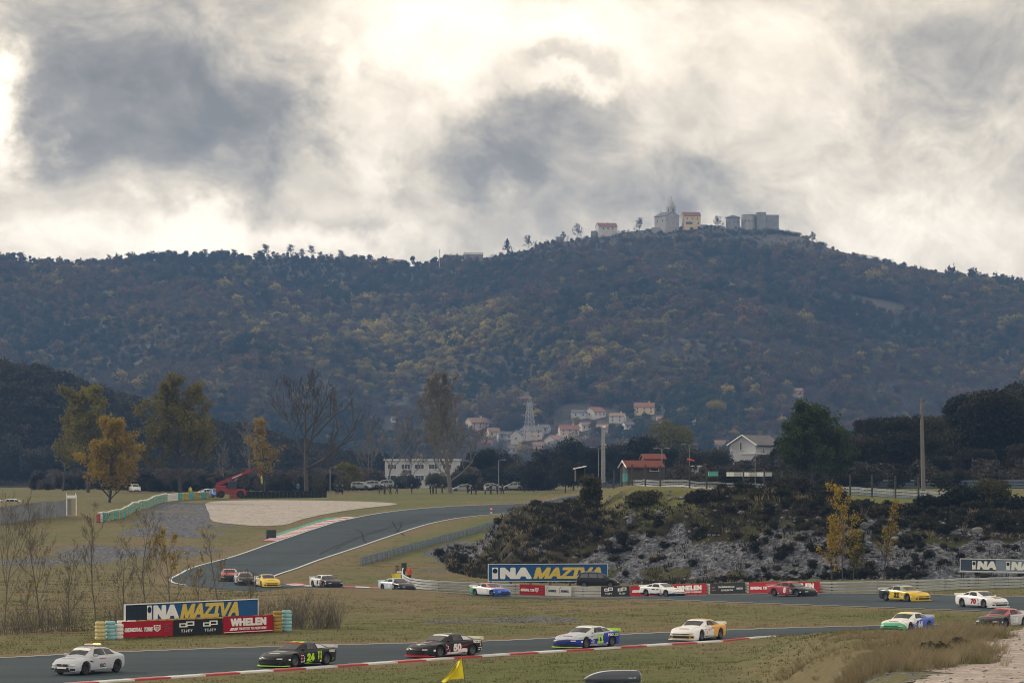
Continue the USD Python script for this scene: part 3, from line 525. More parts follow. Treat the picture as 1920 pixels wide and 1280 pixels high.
# dark ridge on the left
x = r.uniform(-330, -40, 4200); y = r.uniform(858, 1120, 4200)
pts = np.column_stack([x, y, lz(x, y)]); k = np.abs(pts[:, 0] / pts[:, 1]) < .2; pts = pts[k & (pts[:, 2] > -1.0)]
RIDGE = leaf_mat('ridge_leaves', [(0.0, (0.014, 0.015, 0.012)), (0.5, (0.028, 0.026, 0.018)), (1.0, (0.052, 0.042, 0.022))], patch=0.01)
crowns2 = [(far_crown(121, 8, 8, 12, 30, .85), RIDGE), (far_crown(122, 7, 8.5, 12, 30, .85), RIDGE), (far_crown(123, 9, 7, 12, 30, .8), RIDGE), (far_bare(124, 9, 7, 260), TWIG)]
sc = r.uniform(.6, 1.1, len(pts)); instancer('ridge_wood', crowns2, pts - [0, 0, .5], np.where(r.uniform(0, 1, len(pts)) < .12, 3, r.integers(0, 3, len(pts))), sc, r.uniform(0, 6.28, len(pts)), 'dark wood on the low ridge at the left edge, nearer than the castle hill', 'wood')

# ------------------------------------------------------------------ haze: one closed box of thin even air
hzv = boxmesh((0, 1200, 113), (9000, 3860, 252))
HAZE = usdkit.material(stage, '/World/Looks/haze', {'v': ('principled_volume', {'color': (0.27, 0.51, 1.0), 'density': 0.000118, 'anisotropy': 0.0})}, [], volume='v.volume')
tag(obj('haze', hzv, HAZE), 'thin blue haze between the track and the castle hill', 'haze', kind='stuff')
# ================================================================== buildings
STONE = mat('old_stone', (0.36, 0.34, 0.31), rough=0.9, color2=(0.24, 0.23, 0.21), scale=0.5, bump=0.2)
STONE_D = mat('grey_stone', (0.24, 0.24, 0.24), rough=0.9, color2=(0.16, 0.16, 0.17), scale=0.5)
PLASTER = mat('white_plaster', (0.50, 0.48, 0.45), rough=0.85, var=0.2, scale=0.6)
PLASTER_Y = mat('yellow_plaster', (0.58, 0.46, 0.26), rough=0.85, var=0.15, scale=0.6)
PLASTER_P = mat('pink_plaster', (0.50, 0.40, 0.34), rough=0.85, var=0.2, scale=0.6)
PLASTER_G = mat('pale_grey_plaster', (0.40, 0.42, 0.45), rough=0.85, var=0.15, scale=0.5)
TILE = mat('red_roof_tiles', (0.25, 0.105, 0.068), rough=0.85, color2=(0.17, 0.075, 0.055), scale=1.2)
TILE_B = mat('bright_red_roof', (0.17, 0.034, 0.020), rough=0.85, color2=(0.12, 0.026, 0.016), scale=0.8)
TILE_O = mat('old_roof_tiles', (0.30, 0.19, 0.14), rough=0.9, color2=(0.19, 0.12, 0.10), scale=1.0)
SLATE = mat('grey_roof', (0.13, 0.13, 0.14), rough=0.8, color2=(0.085, 0.085, 0.095), scale=0.8)
PANE = mat('window_pane', (0.03, 0.035, 0.045), rough=0.1, spec=0.7)
FRAME = mat('window_frame', (0.55, 0.55, 0.54), rough=0.6, var=.1)

def window(parent, c, w, h, axis, out, frame=FRAME, depth=0.06, pane=PANE, bars=0):
    """a window on a wall whose normal is local axis 'x' or 'y', out = +1 / -1: a frame standing proud with a pane set back in it"""
    b = 0.09; m = MB(); c = np.array(c, float)
    def P(u, v, o): return c + (np.array([o * out, u, v]) if axis == 'x' else np.array([u, o * out, v]))
    def S(a, o, z): return (o, a, z) if axis == 'x' else (a, o, z)
    m.box(P(0, h / 2 + b / 2, depth / 2), S(w + 2 * b, depth, b)); m.box(P(0, -h / 2 - b / 2, depth / 2 + .03), S(w + 2 * b + .1, depth + .06, b))
    for s in (-1, 1): m.box(P(s * (w / 2 + b / 2), 0, depth / 2), S(b, depth, h))
    for k in range(bars): m.box(P((k + 1) / (bars + 1) * w - w / 2, 0, depth / 2), S(.07, depth * .8, h))
    f = obj('window', m.get(), frame, parent); obj('pane', boxmesh(P(0, 0, .012), S(w - .004, .02, h - .004)), pane, f)
def house(name, label, cat, loc, rz, L, D, eave, rise, wall=PLASTER, roof=TILE, wins=(), chimney=None, found=5.0, over=0.35, group=None, gable_trim=False):
    """walls with gables at +-x, ridge along x; front is -y"""
    t = thing(name, label, cat, loc, rz, group=group)
    x, y = L / 2, D / 2
    v = [(sx_, sy_, zz) for sx_ in (-x, x) for (sy_, zz) in ((-y, -found), (y, -found), (y, eave), (0, eave + rise), (-y, eave))]
    F = [[0, 2, 1], [0, 3, 2], [0, 4, 3], [5, 6, 7], [5, 7, 8], [5, 8, 9]]
    for k in range(5):
        a, b = k, (k + 1) % 5; F += [[a, b, b + 5], [a, b + 5, a + 5]]
    obj('wall', (np.array(v), np.array(F)), wall, t)
    th = 0.22; sl = math.hypot(y, rise); n = np.array([rise, y]) / sl
    m = MB()
    for s in (-1, 1):
        q0 = np.array([-.02 * 0, eave + rise]); q1 = np.array([y * (1 + over / y), eave - rise * over / y])
        pts = []
        for xx in (-x - over * .6, x + over * .6):
            for q in (q0, q1):
                for o in (0.01, th): pts.append((xx, s * (q[0] + n[0] * o), q[1] + n[1] * o))
        m.add(hull(pts))
    rf = obj('roof', m.get(), roof, t)
    if chimney: obj('chimney', rbox((chimney[0], chimney[1], eave + rise + .2), (.7, .7, 1.9), .03), chimney[2] if len(chimney) > 2 else wall, rf)
    for wdef in wins:
        axis, out, u, z, w, h = wdef[:6]
        c = (out * x, u, z) if axis == 'x' else (u, out * y, z)
        window(t, c, w, h, axis, out)
    if gable_trim:
        m = MB()
        for s in (-1, 1): m.tube([(-x - over * .6 - .03, 0, eave + rise + .12), (-x - over * .6 - .03, s * (y + over), eave - rise * over / y + .12)], .13, 4)
        obj('verge_board', m.get(), WHITEPAINT, t)
    return t
def row_windows(L, zs, n, w=.9, h=1.2, axis='y', out=-1): return [(axis, out, (k + .5) / n * L - L / 2, z, w, h) for z in zs for k in range(n)]
def tagroof(): pass

CD = 2470.0; S = CD / FPX
def castle_loc(px, py): return W(px, py, CD)
# church: gable turned to the left, tower with spire over it
t = thing('church', 'stone hilltop church with pointed bell tower spire', 'church', castle_loc(1250, 426), math.radians(-57))
def rot2(a): return None
L, D, E, R = 15.0, 12.5, 8.2, 3.2
x, y = L / 2, D / 2
v = [(a, b, c) for a in (-x, x) for (b, c) in ((-y, -8), (y, -8), (y, E), (0, E + R), (-y, E))]
F = [[0, 2, 1], [0, 3, 2], [0, 4, 3], [5, 6, 7], [5, 7, 8], [5, 8, 9]] + [f for k in range(5) for f in ([k, (k + 1) % 5, (k + 1) % 5 + 5], [k, (k + 1) % 5 + 5, k + 5])]
obj('nave_wall', (np.array(v), np.array(F)), STONE, t)
m = MB()
for s in (-1, 1): m.add(hull([(a, s * q, zq + o) for a in (-x - .3, x + .3) for (q, zq) in ((0, E + R), (y + .5, E - R * .5 / y)) for o in (.02, .35)]))
obj('roof', m.get(), SLATE, t)
obj('rose_window', lathe([(0.0, -.1), (1.0, -.1), (1.0, .1), (0.7, .14), (0.0, .06)], 14, 'z'), PANE, t).GetAttribute('points')
pw = stage.GetPrimAtPath(str(t.GetPath()) + '/rose_window'); UsdGeom.Xformable(pw).AddTransformOp().Set(Gf.Matrix4d(Gf.Rotation(Gf.Vec3d(0, 1, 0), -90), Gf.Vec3d(-x - .08, 0, E + .6)))
tw = (1.5, 3.2)
obj('tower', MB().add(rbox((tw[0], tw[1], 6.0), (5.0, 5.0, 18.0), .08)).box((tw[0], tw[1], 15.2), (5.5, 5.5, .5)).get(), STONE, t)
for ax, o in (('x', -1), ('y', -1), ('y', 1), ('x', 1)):
    c = (tw[0] + (2.5 * o if ax == 'x' else 0), tw[1] + (2.5 * o if ax == 'y' else 0), 12.9); window(t, c, 1.1, 2.2, ax, o, STONE_D)
sp = hull([(tw[0] + a * 2.6, tw[1] + b * 2.6, 15.45) for a in (-1, 1) for b in (-1, 1)] + [(tw[0] + a * .12, tw[1] + b * .12, 21.6) for a in (-1, 1) for b in (-1, 1)])
rf = obj('spire', sp, STONE, t); obj('cross', MB().box((tw[0], tw[1], 22.4), (.18, .18, 2.0)).box((tw[0], tw[1], 22.7), (1.0, .18, .18), math.radians(57)).get(), DARKSTEEL, rf)
for k in (-1, 1): window(t, (k * 3.5, -y, 4.5), .9, 2.2, 'y', -1, STONE_D)
obj('gable_cross', MB().box((-x, 0, E + R + .9), (.2, .2, 1.6)).box((-x, 0, E + R + 1.1), (.2, .9, .2)).get(), STONE, t)
house('house', 'yellow house with red roof beside the hilltop church', 'house', castle_loc(1296, 424), math.radians(8), 13.2, 9.0, 7.6, 3.0, PLASTER_Y, TILE, [('y', -1, -4.0, 5.4, .9, 1.1), ('y', -1, 0.0, 5.4, .9, 1.1), ('y', -1, 4.0, 5.4, .9, 1.1), ('y', -1, 4.6, 2.0, 1.0, 1.6), ('y', -1, -2.5, 2.0, 5.2, 2.0)], found=8)
# round tower
t = thing('round_tower', 'round stone castle tower with low conical roof', 'tower', castle_loc(1374, 428))
obj('wall', lathe([(0, -6), (5.6, -6), (5.3, 7.6), (5.5, 7.7), (5.5, 8.1), (0, 8.1)], 28), STONE_D, t)
obj('roof', lathe([(0, 8.1), (6.0, 8.1), (6.0, 8.35), (0.1, 10.4), (0, 10.4)], 28), SLATE, t)
for a in (-120, -85, -50): obj('arrow_slit', boxmesh((5.42 * math.cos(math.radians(a)), 5.42 * math.sin(math.radians(a)), 4.4), (.35, .5, 1.2), math.radians(a)), PANE, t)
# keep: rounded front and a square block
t = thing('castle_keep', 'pale rounded castle bastion left of the square grey block', 'castle', castle_loc(1403, 434))
obj('wall', lathe([(0, -8), (5.7, -8), (5.3, 12.2), (5.45, 12.3), (5.45, 12.9), (0, 12.9)], 26), STONE, t)
for a in (-118, -90, -62): window_at = (5.38 * math.cos(math.radians(a)), 5.38 * math.sin(math.radians(a)), 7.6); obj('window', boxmesh(window_at, (.25, .8, 1.1), math.radians(a)), PANE, t)
t = thing('castle_block', 'square grey stone castle block at the right end', 'castle', castle_loc(1437, 434), math.radians(4))
obj('wall', MB().add(rbox((-4.6, 0, 3.2), (7.0, 11, 22.6), .1)).add(rbox((4.0, .4, 2.2), (10.0, 10, 20.6), .1)).get(), STONE_D, t)
for k in range(6): window(t, (-.2 + k * 1.55, -4.6, 7.2), .42, .7, 'y', -1, STONE)
for xx, zz in ((-3.0, 3.4), (-2.0, 3.4), (1.2, 3.0), (4.2, 3.4)): window(t, (xx, -5.5 if xx < -1 else -4.6, zz), .6, 1.5, 'y', -1, FRAME)
for xx in (-6.2, -4.2): window(t, (xx, -5.5, 8.2), .5, .8, 'y', -1, STONE)
def on_hill(px, py): return ray_hill(px, py)
def stone_wall(name, label, a, b, h, th=.8, m=STONE_D, n=8):
    """a wall following the ground from pixel a to pixel b (top edge), at the castle's distance"""
    t = thing(name, label, 'wall', (0, 0, 0))
    A, B = W(a[0], a[1], CD - 3), W(b[0], b[1], CD - 3); mb = MB()
    for k in range(n):
        p, q = A + (B - A) * k / n, A + (B - A) * (k + 1) / n; c = (p + q) / 2; jit = .25 * math.sin(k * 2.3)
        mb.add(rbox((c[0], c[1], c[2] - h / 2 + jit), (np.linalg.norm(q - p) - .01, th, h), .06))
    obj('masonry', mb.get(), m, t); return t
stone_wall('stone_wall', 'low stone wall running down right of the castle block', (1456, 432), (1500, 438), 6)
stone_wall('stone_wall', 'pale terrace wall below the church front', (1222, 426), (1258, 428), 5, m=STONE)
stone_wall('stone_wall', 'low wall between the yellow house and the round tower', (1313, 421), (1360, 424), 5)
stone_wall('stone_wall', 'grey retaining wall under the white house left of the church', (1108, 433), (1150, 433), 6)
house('house', 'white house with red roof on the skyline left of the church', 'house', castle_loc(1137, 434), math.radians(14), 15.0, 9.0, 3.6, 2.8, PLASTER, TILE, [('y', -1, -3.6, 2.0, 1.2, 1.3), ('y', -1, 0, 2.0, 1.2, 1.3), ('y', -1, 3.6, 2.0, 1.2, 1.3), ('x', 1, 0, 2.4, 1.2, 1.3)], (1.0, 0), found=8)
house('house', 'small dark flat house on the skyline shoulder', 'house', on_hill(1050, 449), .1, 6.0, 6.0, 3.6, .5, STONE_D, SLATE, [('y', -1, 0, 1.8, .9, 1.1)], found=8)
house('house', 'grey house with pale roof on the ridge near the lone conifer', 'house', on_hill(888, 477), .05, 14.5, 8, 3.2, 1.9, STONE_D, mat('pale_roof', (.38, .36, .34), .8, .2), row_windows(12, [1.6], 3), found=9)
house('house', 'brick house with terracotta roof among the ridge pines', 'house', on_hill(740, 494), -.1, 15, 8, 3.4, 1.6, PLASTER_P, TILE_O, row_windows(13, [1.7], 3), (-4, 0), found=9)
house('house', 'taller pink house behind the brick house on the ridge', 'house', on_hill(727, 490), .1, 9, 8, 4.4, 1.2, PLASTER_P, TILE_O, row_windows(8, [2.4], 2), found=9)
house('house', 'low brown roofed house under the ridge pines', 'house', on_hill(690, 495), .0, 12, 7, 2.4, 1.5, PLASTER_P, TILE_O, row_windows(11, [1.3], 3), found=9)
house('house', 'pale roofed shed below the ridge houses', 'shed', on_hill(686, 505), .0, 10, 6, 1.4, 1.6, PLASTER, _mats['pale_roof'], [('y', -1, 0, .6, .8, .7)], found=9)

# village at the foot of the hill: (pixel x, base pixel y, length px, eave px, roof px, turn, wall, roof, storeys, label)
VIL = [(925, 818, 22, 9, 6, .3, PLASTER_P, TILE_O, 1, 'small brown roofed house between poplar and pylon'), (1020, 812, 22, 9, 5, -.3, PLASTER_G, SLATE, 1, 'grey roofed house just right of the pylon'), (1096, 806, 20, 8, 5, .5, PLASTER, TILE_O, 1, 'small white house below the long grey roofed one'), (1130, 810, 22, 9, 5, -.2, PLASTER_P, TILE_O, 1, 'pink house below the white gabled one'), (1178, 804, 20, 8, 5, .4, PLASTER, SLATE, 1, 'small white house with grey roof at the right of the village'),
       (1010, 846, 24, 10, 6, .2, PLASTER_P, TILE_O, 1, 'brown roofed house low in front of the pylon'), (962, 850, 20, 8, 5, -.4, PLASTER, SLATE, 1, 'low white house at the village lower left'), (1092, 835, 24, 10, 6, .6, PLASTER_P, TILE_O, 2, 'two storey house at the lower right end of the village'), (1240, 793, 18, 7, 4, .1, PLASTER_G, TILE_O, 1, 'small pale house right of the broad two storey one'),
       (983, 757, 27, 7, 6, .35, PLASTER_P, TILE, 1, 'highest village house with red roof directly above the pylon'),
       (946, 776, 15, 5, 3, 0, PLASTER, SLATE, 1, 'small white roofed hut in the trees left of the pylon'),
       (1116, 783, 32, 10, 8, .8, PLASTER, TILE, 1, 'white gabled village house with orange red roof'),
       (1085, 783, 28, 10, 4, .1, PLASTER_G, SLATE, 1, 'long grey roofed house left of the white gabled one'),
       (1158, 791, 28, 11, 5, -.3, PLASTER, TILE_O, 2, 'white village house partly hidden right of the gabled one'),
       (1208, 776, 38, 12, 8, -.05, PLASTER_Y, TILE, 2, 'broad two storey village house with red roof, highest on the right'),
       (894, 805, 38, 11, 9, .5, PLASTER_P, TILE_O, 2, 'red roofed house behind the tall bare poplar'),
       (974, 829, 30, 13, 8, 1.1, PLASTER, SLATE, 2, 'white gabled house below the pylon'),
       (1000, 822, 38, 14, 8, -.2, PLASTER_P, SLATE, 2, 'large grey roofed house at the pylon foot'),
       (946, 824, 26, 9, 6, .2, PLASTER_G, SLATE, 1, 'dark roofed house left of the pylon foot'),
       (1066, 817, 36, 11, 8, .15, PLASTER_P, TILE, 2, 'pink house with wide red roof in the village middle'),
       (1040, 839, 32, 14, 8, .9, PLASTER, TILE_O, 2, 'white house with brown gables at the village bottom'),
       (1060, 840, 22, 13, 6, -.5, PLASTER_P, SLATE, 2, 'small pink house at the village bottom right'),
       (908, 842, 26, 10, 7, .3, PLASTER_P, TILE, 1, 'orange roofed house low behind the bare poplar'),
       (1306, 796, 15, 7, 5, .9, PLASTER, SLATE, 1, 'tiny white gable in the trees right of the village'),
       (1350, 845, 38, 10, 9, -.7, PLASTER_P, TILE_O, 1, 'brown roofed house left of the big white house'),
       (1491, 742, 27, 9, 5, .3, PLASTER_P, TILE_O, 1, 'faint house high on the right slope'),
       (738, 791, 9, 6, 3, .2, PLASTER, SLATE, 1, 'tiny white house on the slope above the office block')]
for (vx, vy, vl, ve, vr, va, wm, rm, st, lab) in VIL:
    p = ray_hill(vx, vy); q = p[1] / FPX
    L_, E_, R_ = vl * q, ve * q, vr * q; D_ = max(5.0, L_ * .75)
    ws = row_windows(L_, [E_ * (k + .55) / st for k in range(st)], max(2, int(L_ / 3.2)), .9, min(1.2, E_ / st * .5)) + [('x', o, 0, E_ * .5, .9, 1.1) for o in (-1, 1)]
    house('village_house', lab, 'house', p, va, L_, D_, E_, R_, wm, rm, ws, (L_ * .25, 0.0) if st == 2 else None, found=9)
house('house', 'red roofed house between the yellow tree and the olive tree', 'house', W(264, 895, 900), .7, 8.0, 7, 2.4, 2.2, PLASTER_P, TILE, [('y', -1, -2, 1.2, .9, 1.1), ('y', -1, 2, 1.2, .9, 1.1), ('x', -1, 0, 1.2, .9, 1.1)], (1, 0), found=6)
# office block behind the trees
t = thing('office_block', 'two storey pale office block behind the bare trees', 'building', W(788, 909, 850), math.radians(-6))
obj('wall', rbox((0, 5, 2.2), (19.0, 10, 8.8), .05), PLASTER_G, t)
obj('roof_edge', rbox((0, 4.9, 6.72), (19.6, 10.6, .26), .04), WHITEPAINT, t)
for z in (1.9, 4.9):
    for k in range(5): window(t, (-7.6 + k * 3.7, 0, z), 2.3, 1.25, 'y', -1, WHITEPAINT, bars=2)
# white house with outside stair on the right
t = house('house', 'white house with grey roof and chimney on the right rise', 'house', W(1416, 873, 640), math.radians(52), 9.0, 6.2, 4.2, 1.75, PLASTER_G, SLATE, [('x', -1, .4, 3.9, .35, 1.5), ('y', -1, -1.8, 3.0, .6, .9), ('y', -1, 1.9, 3.0, .9, .9)], (2.4, .3, SLATE), found=4, over=.5, gable_trim=True)
obj('annexe', rbox((-4.4, -2.3, .1), (3.6, 3.4, 4.4), .03), PLASTER_G, t); obj('annexe_roof', rbox((-4.4, -2.3, 2.36), (3.9, 3.7, .12), .03), WHITEPAINT, t)
st_ = MB()
for k in range(10): st_.add(rbox((-1.6 + k * .28, -3.8, -.6 + k * .28), (.3, 1.1, .28), .01))
st_.tube([(-1.6, -4.3, .6), (1.1, -4.3, 3.2)], .035, 5); obj('outside_stair', st_.get(), CONCRETE, t)
# pavilion
t = house('pavilion', 'red roofed pavilion behind the plateau fence', 'building', W(1203, 894, 470), math.radians(14), 5.4, 3.6, 1.45, .8, mat('brown_boards', (.06, .05, .045), .8, .3), TILE_B, [('y', -1, 1.4, 1.15, 1.2, .5)], found=2, over=.4, gable_trim=True)
house('house', 'second red roof just behind the pavilion', 'house', W(1224, 886, 520), math.radians(8), 3.4, 3.4, 2.2, .7, _mats['brown_boards'], TILE_B, [('y', -1, 0, 1.4, .6, .5)], found=2)
t = thing('hut', 'small hut with white lean-to roof at the plateau corner', 'hut', W(1087, 901, 380), .1)
obj('frame', MB().add(rbox((-.5, 0, .75), (.08, 1.2, 1.6), .01)).add(rbox((.5, 0, .75), (.08, 1.2, 1.6), .01)).add(rbox((0, .55, .75), (1.0, .06, 1.5), .01)).get(), _mats['brown_boards'], t)
obj('roof', boxmesh((0, 0, 1.58), (1.5, 1.5, .09), 0, 0, -.2), WHITEPAINT, t)
t = thing('site_cabin', 'white cabin with flat roof behind the fence left of the white house', 'cabin', W(1311, 894, 460), .1)
obj('wall', rbox((0, 0, .75), (2.1, 1.8, 1.6), .03), PLASTER_G, t); obj('roof', rbox((0, 0, 1.6), (2.4, 2.1, .1), .02), WHITEPAINT, t); window(t, (.3, -.9, .95), .7, .5, 'y', -1)
for vx, c, l in ((1337, (.08, .35, .34), 'turquoise crate behind the plateau fence'), (1172, (.07, .33, .33), 'turquoise end box of the plateau guardrail')):
    d_ = 400; t = thing('crate', l, 'crate', W(vx, 893 if vx > 1200 else 903, d_), .1); cm = mat(f'turquoise_{vx}', c, .6, .2)
    w_ = 1.2 if vx > 1200 else .55; obj('body', rbox((0, 0, .3 if vx > 1200 else .5), (w_, .6, .55 if vx > 1200 else 1.0), .03), cm, t); obj('lid', rbox((0, 0, .6 if vx > 1200 else 1.03), (w_ + .06, .66, .06), .02), cm, t)
t = thing('low_wall', 'white low parapet in front of the white house', 'wall', W(1405, 892, 420), .05)
for k in range(6): obj('panel', rbox((-2.5 + k * 1.0, 0, .22), (.985, .2, .55), .02), WHITEPAINT if k % 2 == 0 else PLASTER_G, t)
# pylon, masts, lamps, poles
def lattice(t, h, w0, w1, n, r, m, name='lattice'):
    mb = MB(); cs = [(-1, -1), (1, -1), (1, 1), (-1, 1)]
    wz = lambda z: (w0 + (w1 - w0) * z / h) / 2
    for a in cs: mb.tube([(a[0] * wz(0), a[1] * wz(0), 0), (a[0] * wz(h), a[1] * wz(h), h)], r, 4)
    for k in range(n):
        z0, z1 = h * k / n, h * (k + 1) / n
        for i in range(4):
            a, b = cs[i], cs[(i + 1) % 4]
            mb.tube([(a[0] * wz(z0), a[1] * wz(z0), z0), (b[0] * wz(z1), b[1] * wz(z1), z1)], r * .6, 3); mb.tube([(b[0] * wz(z0), b[1] * wz(z0), z0), (a[0] * wz(z1), a[1] * wz(z1), z1)], r * .6, 3)
            mb.tube([(a[0] * wz(z1), a[1] * wz(z1), z1), (b[0] * wz(z1), b[1] * wz(z1), z1)], r * .6, 3)
    return obj(name, mb.get(), m, t)
GALV = mat('bright_galvanised', (.38, .40, .42), .5, .2, metal=.2)
t = thing('power_pylon', 'pale lattice power pylon standing in the village', 'pylon', W(993, 826, 1480), .5)
lattice(t, 17.5, 4.6, 1.7, 8, .14, GALV)
for z, hw_ in ((16.5, 3.8), (11.4, 4.2)):
    mb = MB()
    for s in (-1, 1):
        for q in (-.5, .5): mb.tube([(0, q, z), (s * hw_, 0, z + .3)], .09, 3); mb.tube([(0, q, z + 1.2), (s * hw_, 0, z + .3)], .07, 3)
    obj('cross_arm', mb.get(), GALV, t)
obj('peak', MB().tube([(-.8, -.8, 17.5), (0, 0, 21)], .1, 3).tube([(.8, -.8, 17.5), (0, 0, 21)], .1, 3).tube([(.8, .8, 17.5), (0, 0, 21)], .1, 3).tube([(-.8, .8, 17.5), (0, 0, 21)], .1, 3).get(), GALV, t)
t = thing('floodlight_mast', 'tall white lattice floodlight mast behind the plateau fence', 'mast', W(1131, 905, 470), .4)
lattice(t, 8.0, .42, .34, 16, .035, GALV); fl = obj('floodlight', rbox((0, -.25, 8.25), (.5, .3, .36), .03), GALV, t); obj('lens', boxmesh((0, -.41, 8.25), (.42, .02, .3)), WHITEPAINT, fl)
obj('camera_box', rbox((.15, -.3, 5.6), (.3, .35, .25), .03), GALV, t)
LAMPH = mat('lamp_head', (.20, .21, .22), .6, .1)
def lamp(px, py0, py1, d, label, arms=1, r=.06):
    b = W(px, py0, d); h = (py0 - py1) * d / FPX; t = thing('street_lamp', label, 'street lamp', b)
    obj('pole', MB().tube([(0, 0, -1), (0, 0, h)], [r * 1.3, r], 8).get(), LAMPH, t)
    for s in ((1,) if arms == 1 else (-1, 1)):
        a = obj('arm', MB().tube([(0, 0, h - .05), (s * .35, 0, h + .12), (s * .75, 0, h + .15)], r * .7, 6).get(), LAMPH, t); obj('lamp_head', rbox((s * 1.0, 0, h + .13), (.6, .26, .14), .04), LAMPH, a)
lamp(935, 925, 863, 560, 'street lamp between the walkers and the dark trees', 1)
lamp(1122, 905, 840, 480, 'thin double lamp just left of the floodlight mast', 2, .05)
lamp(1241, 905, 842, 490, 'grey lamp post at the right end of the pavilion', 2, .07)
lamp(1293, 885, 834, 500, 'double headed lamp behind the plateau fence', 2, .05)
lamp(619, 935, 876, 600, 'lamp post left of the small round tree', 1, .06)
lamp(1416, 892, 848, 430, 'lamp on thin pole in front of the white house', 1, .035)
t = thing('utility_pole', 'thick concrete utility pole on the right plateau', 'pole', W(1731, 922, 372))
obj('shaft', MB().tube([(0.05, 0, -1), (-.22, 0, 10.9)], [.27, .17], 10).get(), mat('grey_pole', (.15, .145, .135), .85, .3), t)
obj('bracket', MB().box((-.2, -.02, 10.6), (.7, .09, .09)).box((-.42, -.02, 8.8), (.3, .25, .35)).get(), DARKSTEEL, t)
t = thing('radio_mast', 'thin radio mast on the ridge between houses', 'mast', W(824, 494, 2470)); obj('shaft', MB().tube([(0, 0, -3), (0, 0, 11)], [.35, .2], 5).get(), GALV, t); obj('antenna', MB().tube([(-.8, 0, 9), (.8, 0, 9)], .15, 4).tube([(-.6, 0, 10.2), (.6, 0, 10.2)], .15, 4).get(), GALV, t)
t = thing('wind_sock', 'orange windsock on a dark post behind the fence', 'windsock', W(1288, 905, 430)); obj('post', MB().tube([(0, 0, -.5), (0, 0, 3.3)], .05, 6).get(), DARKSTEEL, t)
obj('sock', MB().tube([(0.05, 0, 3.15), (.5, 0, 3.1), (1.0, 0, 2.98)], [.17, .13, .07], 8).get(), mat('orange_cloth', (.55, .09, .03), .8, .2), t)
# ================================================================== lettering
_font = {}
def text_poly(text, height, stroke=0, shear=0.0, wide=1.0):
    """lettering as a flat shape: reads along +x from x = 0, stands on y = 0, capitals "height" tall"""
    key = (text, stroke)
    if key not in _font:
        from PIL import Image, ImageDraw, ImageFont
        f = ImageFont.truetype(glob.glob('/opt/blender-*/*/datafiles/fonts/Inter.woff2')[0], 64)
        x0, y0, x1, y1 = f.getbbox(text, anchor='ls', stroke_width=stroke)
        im = Image.new('L', (x1 - x0 + 8, y1 - y0 + 8)); ImageDraw.Draw(im).text((4 - x0, 4 - y0), text, 255, font=f, anchor='ls', stroke_width=stroke)
        on = np.pad(np.asarray(im) > 127, ((0, 0), (1, 1))).astype(np.int8)
        r_, s_ = np.nonzero(np.diff(on, axis=1) == 1); e_ = np.nonzero(np.diff(on, axis=1) == -1)[1]
        g = shapely.union_all(shapely.box(s_, -r_ - 1, e_, -r_)).buffer(.6).buffer(-.6).simplify(.75)
        _font[key] = affinity.translate(g, -4, 4 - y0)
    s = height / (46.5 + 2 * stroke)
    return affinity.affine_transform(_font[key], [s * wide, s * shear, 0, s, 0, s * stroke])
def extrude(poly, depth):
    gs = [g for g in getattr(poly, 'geoms', [poly]) if g.geom_type == 'Polygon' and g.area > 1e-6]
    m = trimesh.util.concatenate([trimesh.creation.extrude_polygon(g, depth, engine='earcut') for g in gs])
    return np.array(m.vertices), np.array(m.faces)
def fit(text, w, h, stroke=0, shear=0.0):
    """lettering squeezed or stretched into a box w x h with its lower left corner at the origin"""
    p = text_poly(text, 1.0, stroke, shear); x0, y0, x1, y1 = p.bounds
    return affinity.affine_transform(p, [w / (x1 - x0), 0, 0, h / (y1 - y0), -x0 * w / (x1 - x0), -y0 * h / (y1 - y0)])
def at(poly, x, y): return affinity.translate(poly, x, y)
def U(*ps): return shapely.union_all(list(ps))
def rect(x0, y0, x1, y1): return shapely.box(x0, y0, x1, y1)

def ink(name, c): return mat('print_' + name, c, .6, .12, 1.3, spec=.15)
WHITE_I, RED_I, BLACK_I, YEL_I, NAVY_I, BLUE_I = ink('white', (.75, .76, .77)), ink('red', (.34, .008, .022)), ink('black', (.016, .019, .022)), ink('yellow', (.62, .47, .10)), ink('navy', (.012, .024, .04)), ink('blue', (.015, .085, .24))
GREYBLUE_I, PALE_I = ink('greyblue', (.20, .25, .33)), ink('pale', (.52, .55, .58))
class Face:
    """a flat board between two points in plan; u runs to the viewer's right, v up, o towards the viewer"""
    def __init__(s, a, b, z0, z1=None):
        s.a, s.b = np.array(a, float), np.array(b, float); s.z0 = z0; s.z1 = z0 if z1 is None else z1; s.L = np.linalg.norm(s.b - s.a); s.t = (s.b - s.a) / s.L; s.n = np.array([s.t[1], -s.t[0]])
    def put(s, m, o=0.0, axes='uvo'):
        v, f = m; v = np.asarray(v, float)
        xy = s.a + v[:, :1] * s.t + (v[:, 2:3] + o) * s.n
        return (np.column_stack([xy, s.z0 + (s.z1 - s.z0) * v[:, 0] / s.L + v[:, 1]]), f)
    def flat(s, poly, o, th=.012): return s.put(extrude(poly, th), o)
    def box(s, u0, v0, u1, v1, o0, o1): return s.put(boxmesh(((u0 + u1) / 2, (v0 + v1) / 2, (o0 + o1) / 2), (u1 - u0, v1 - v0, o1 - o0)))
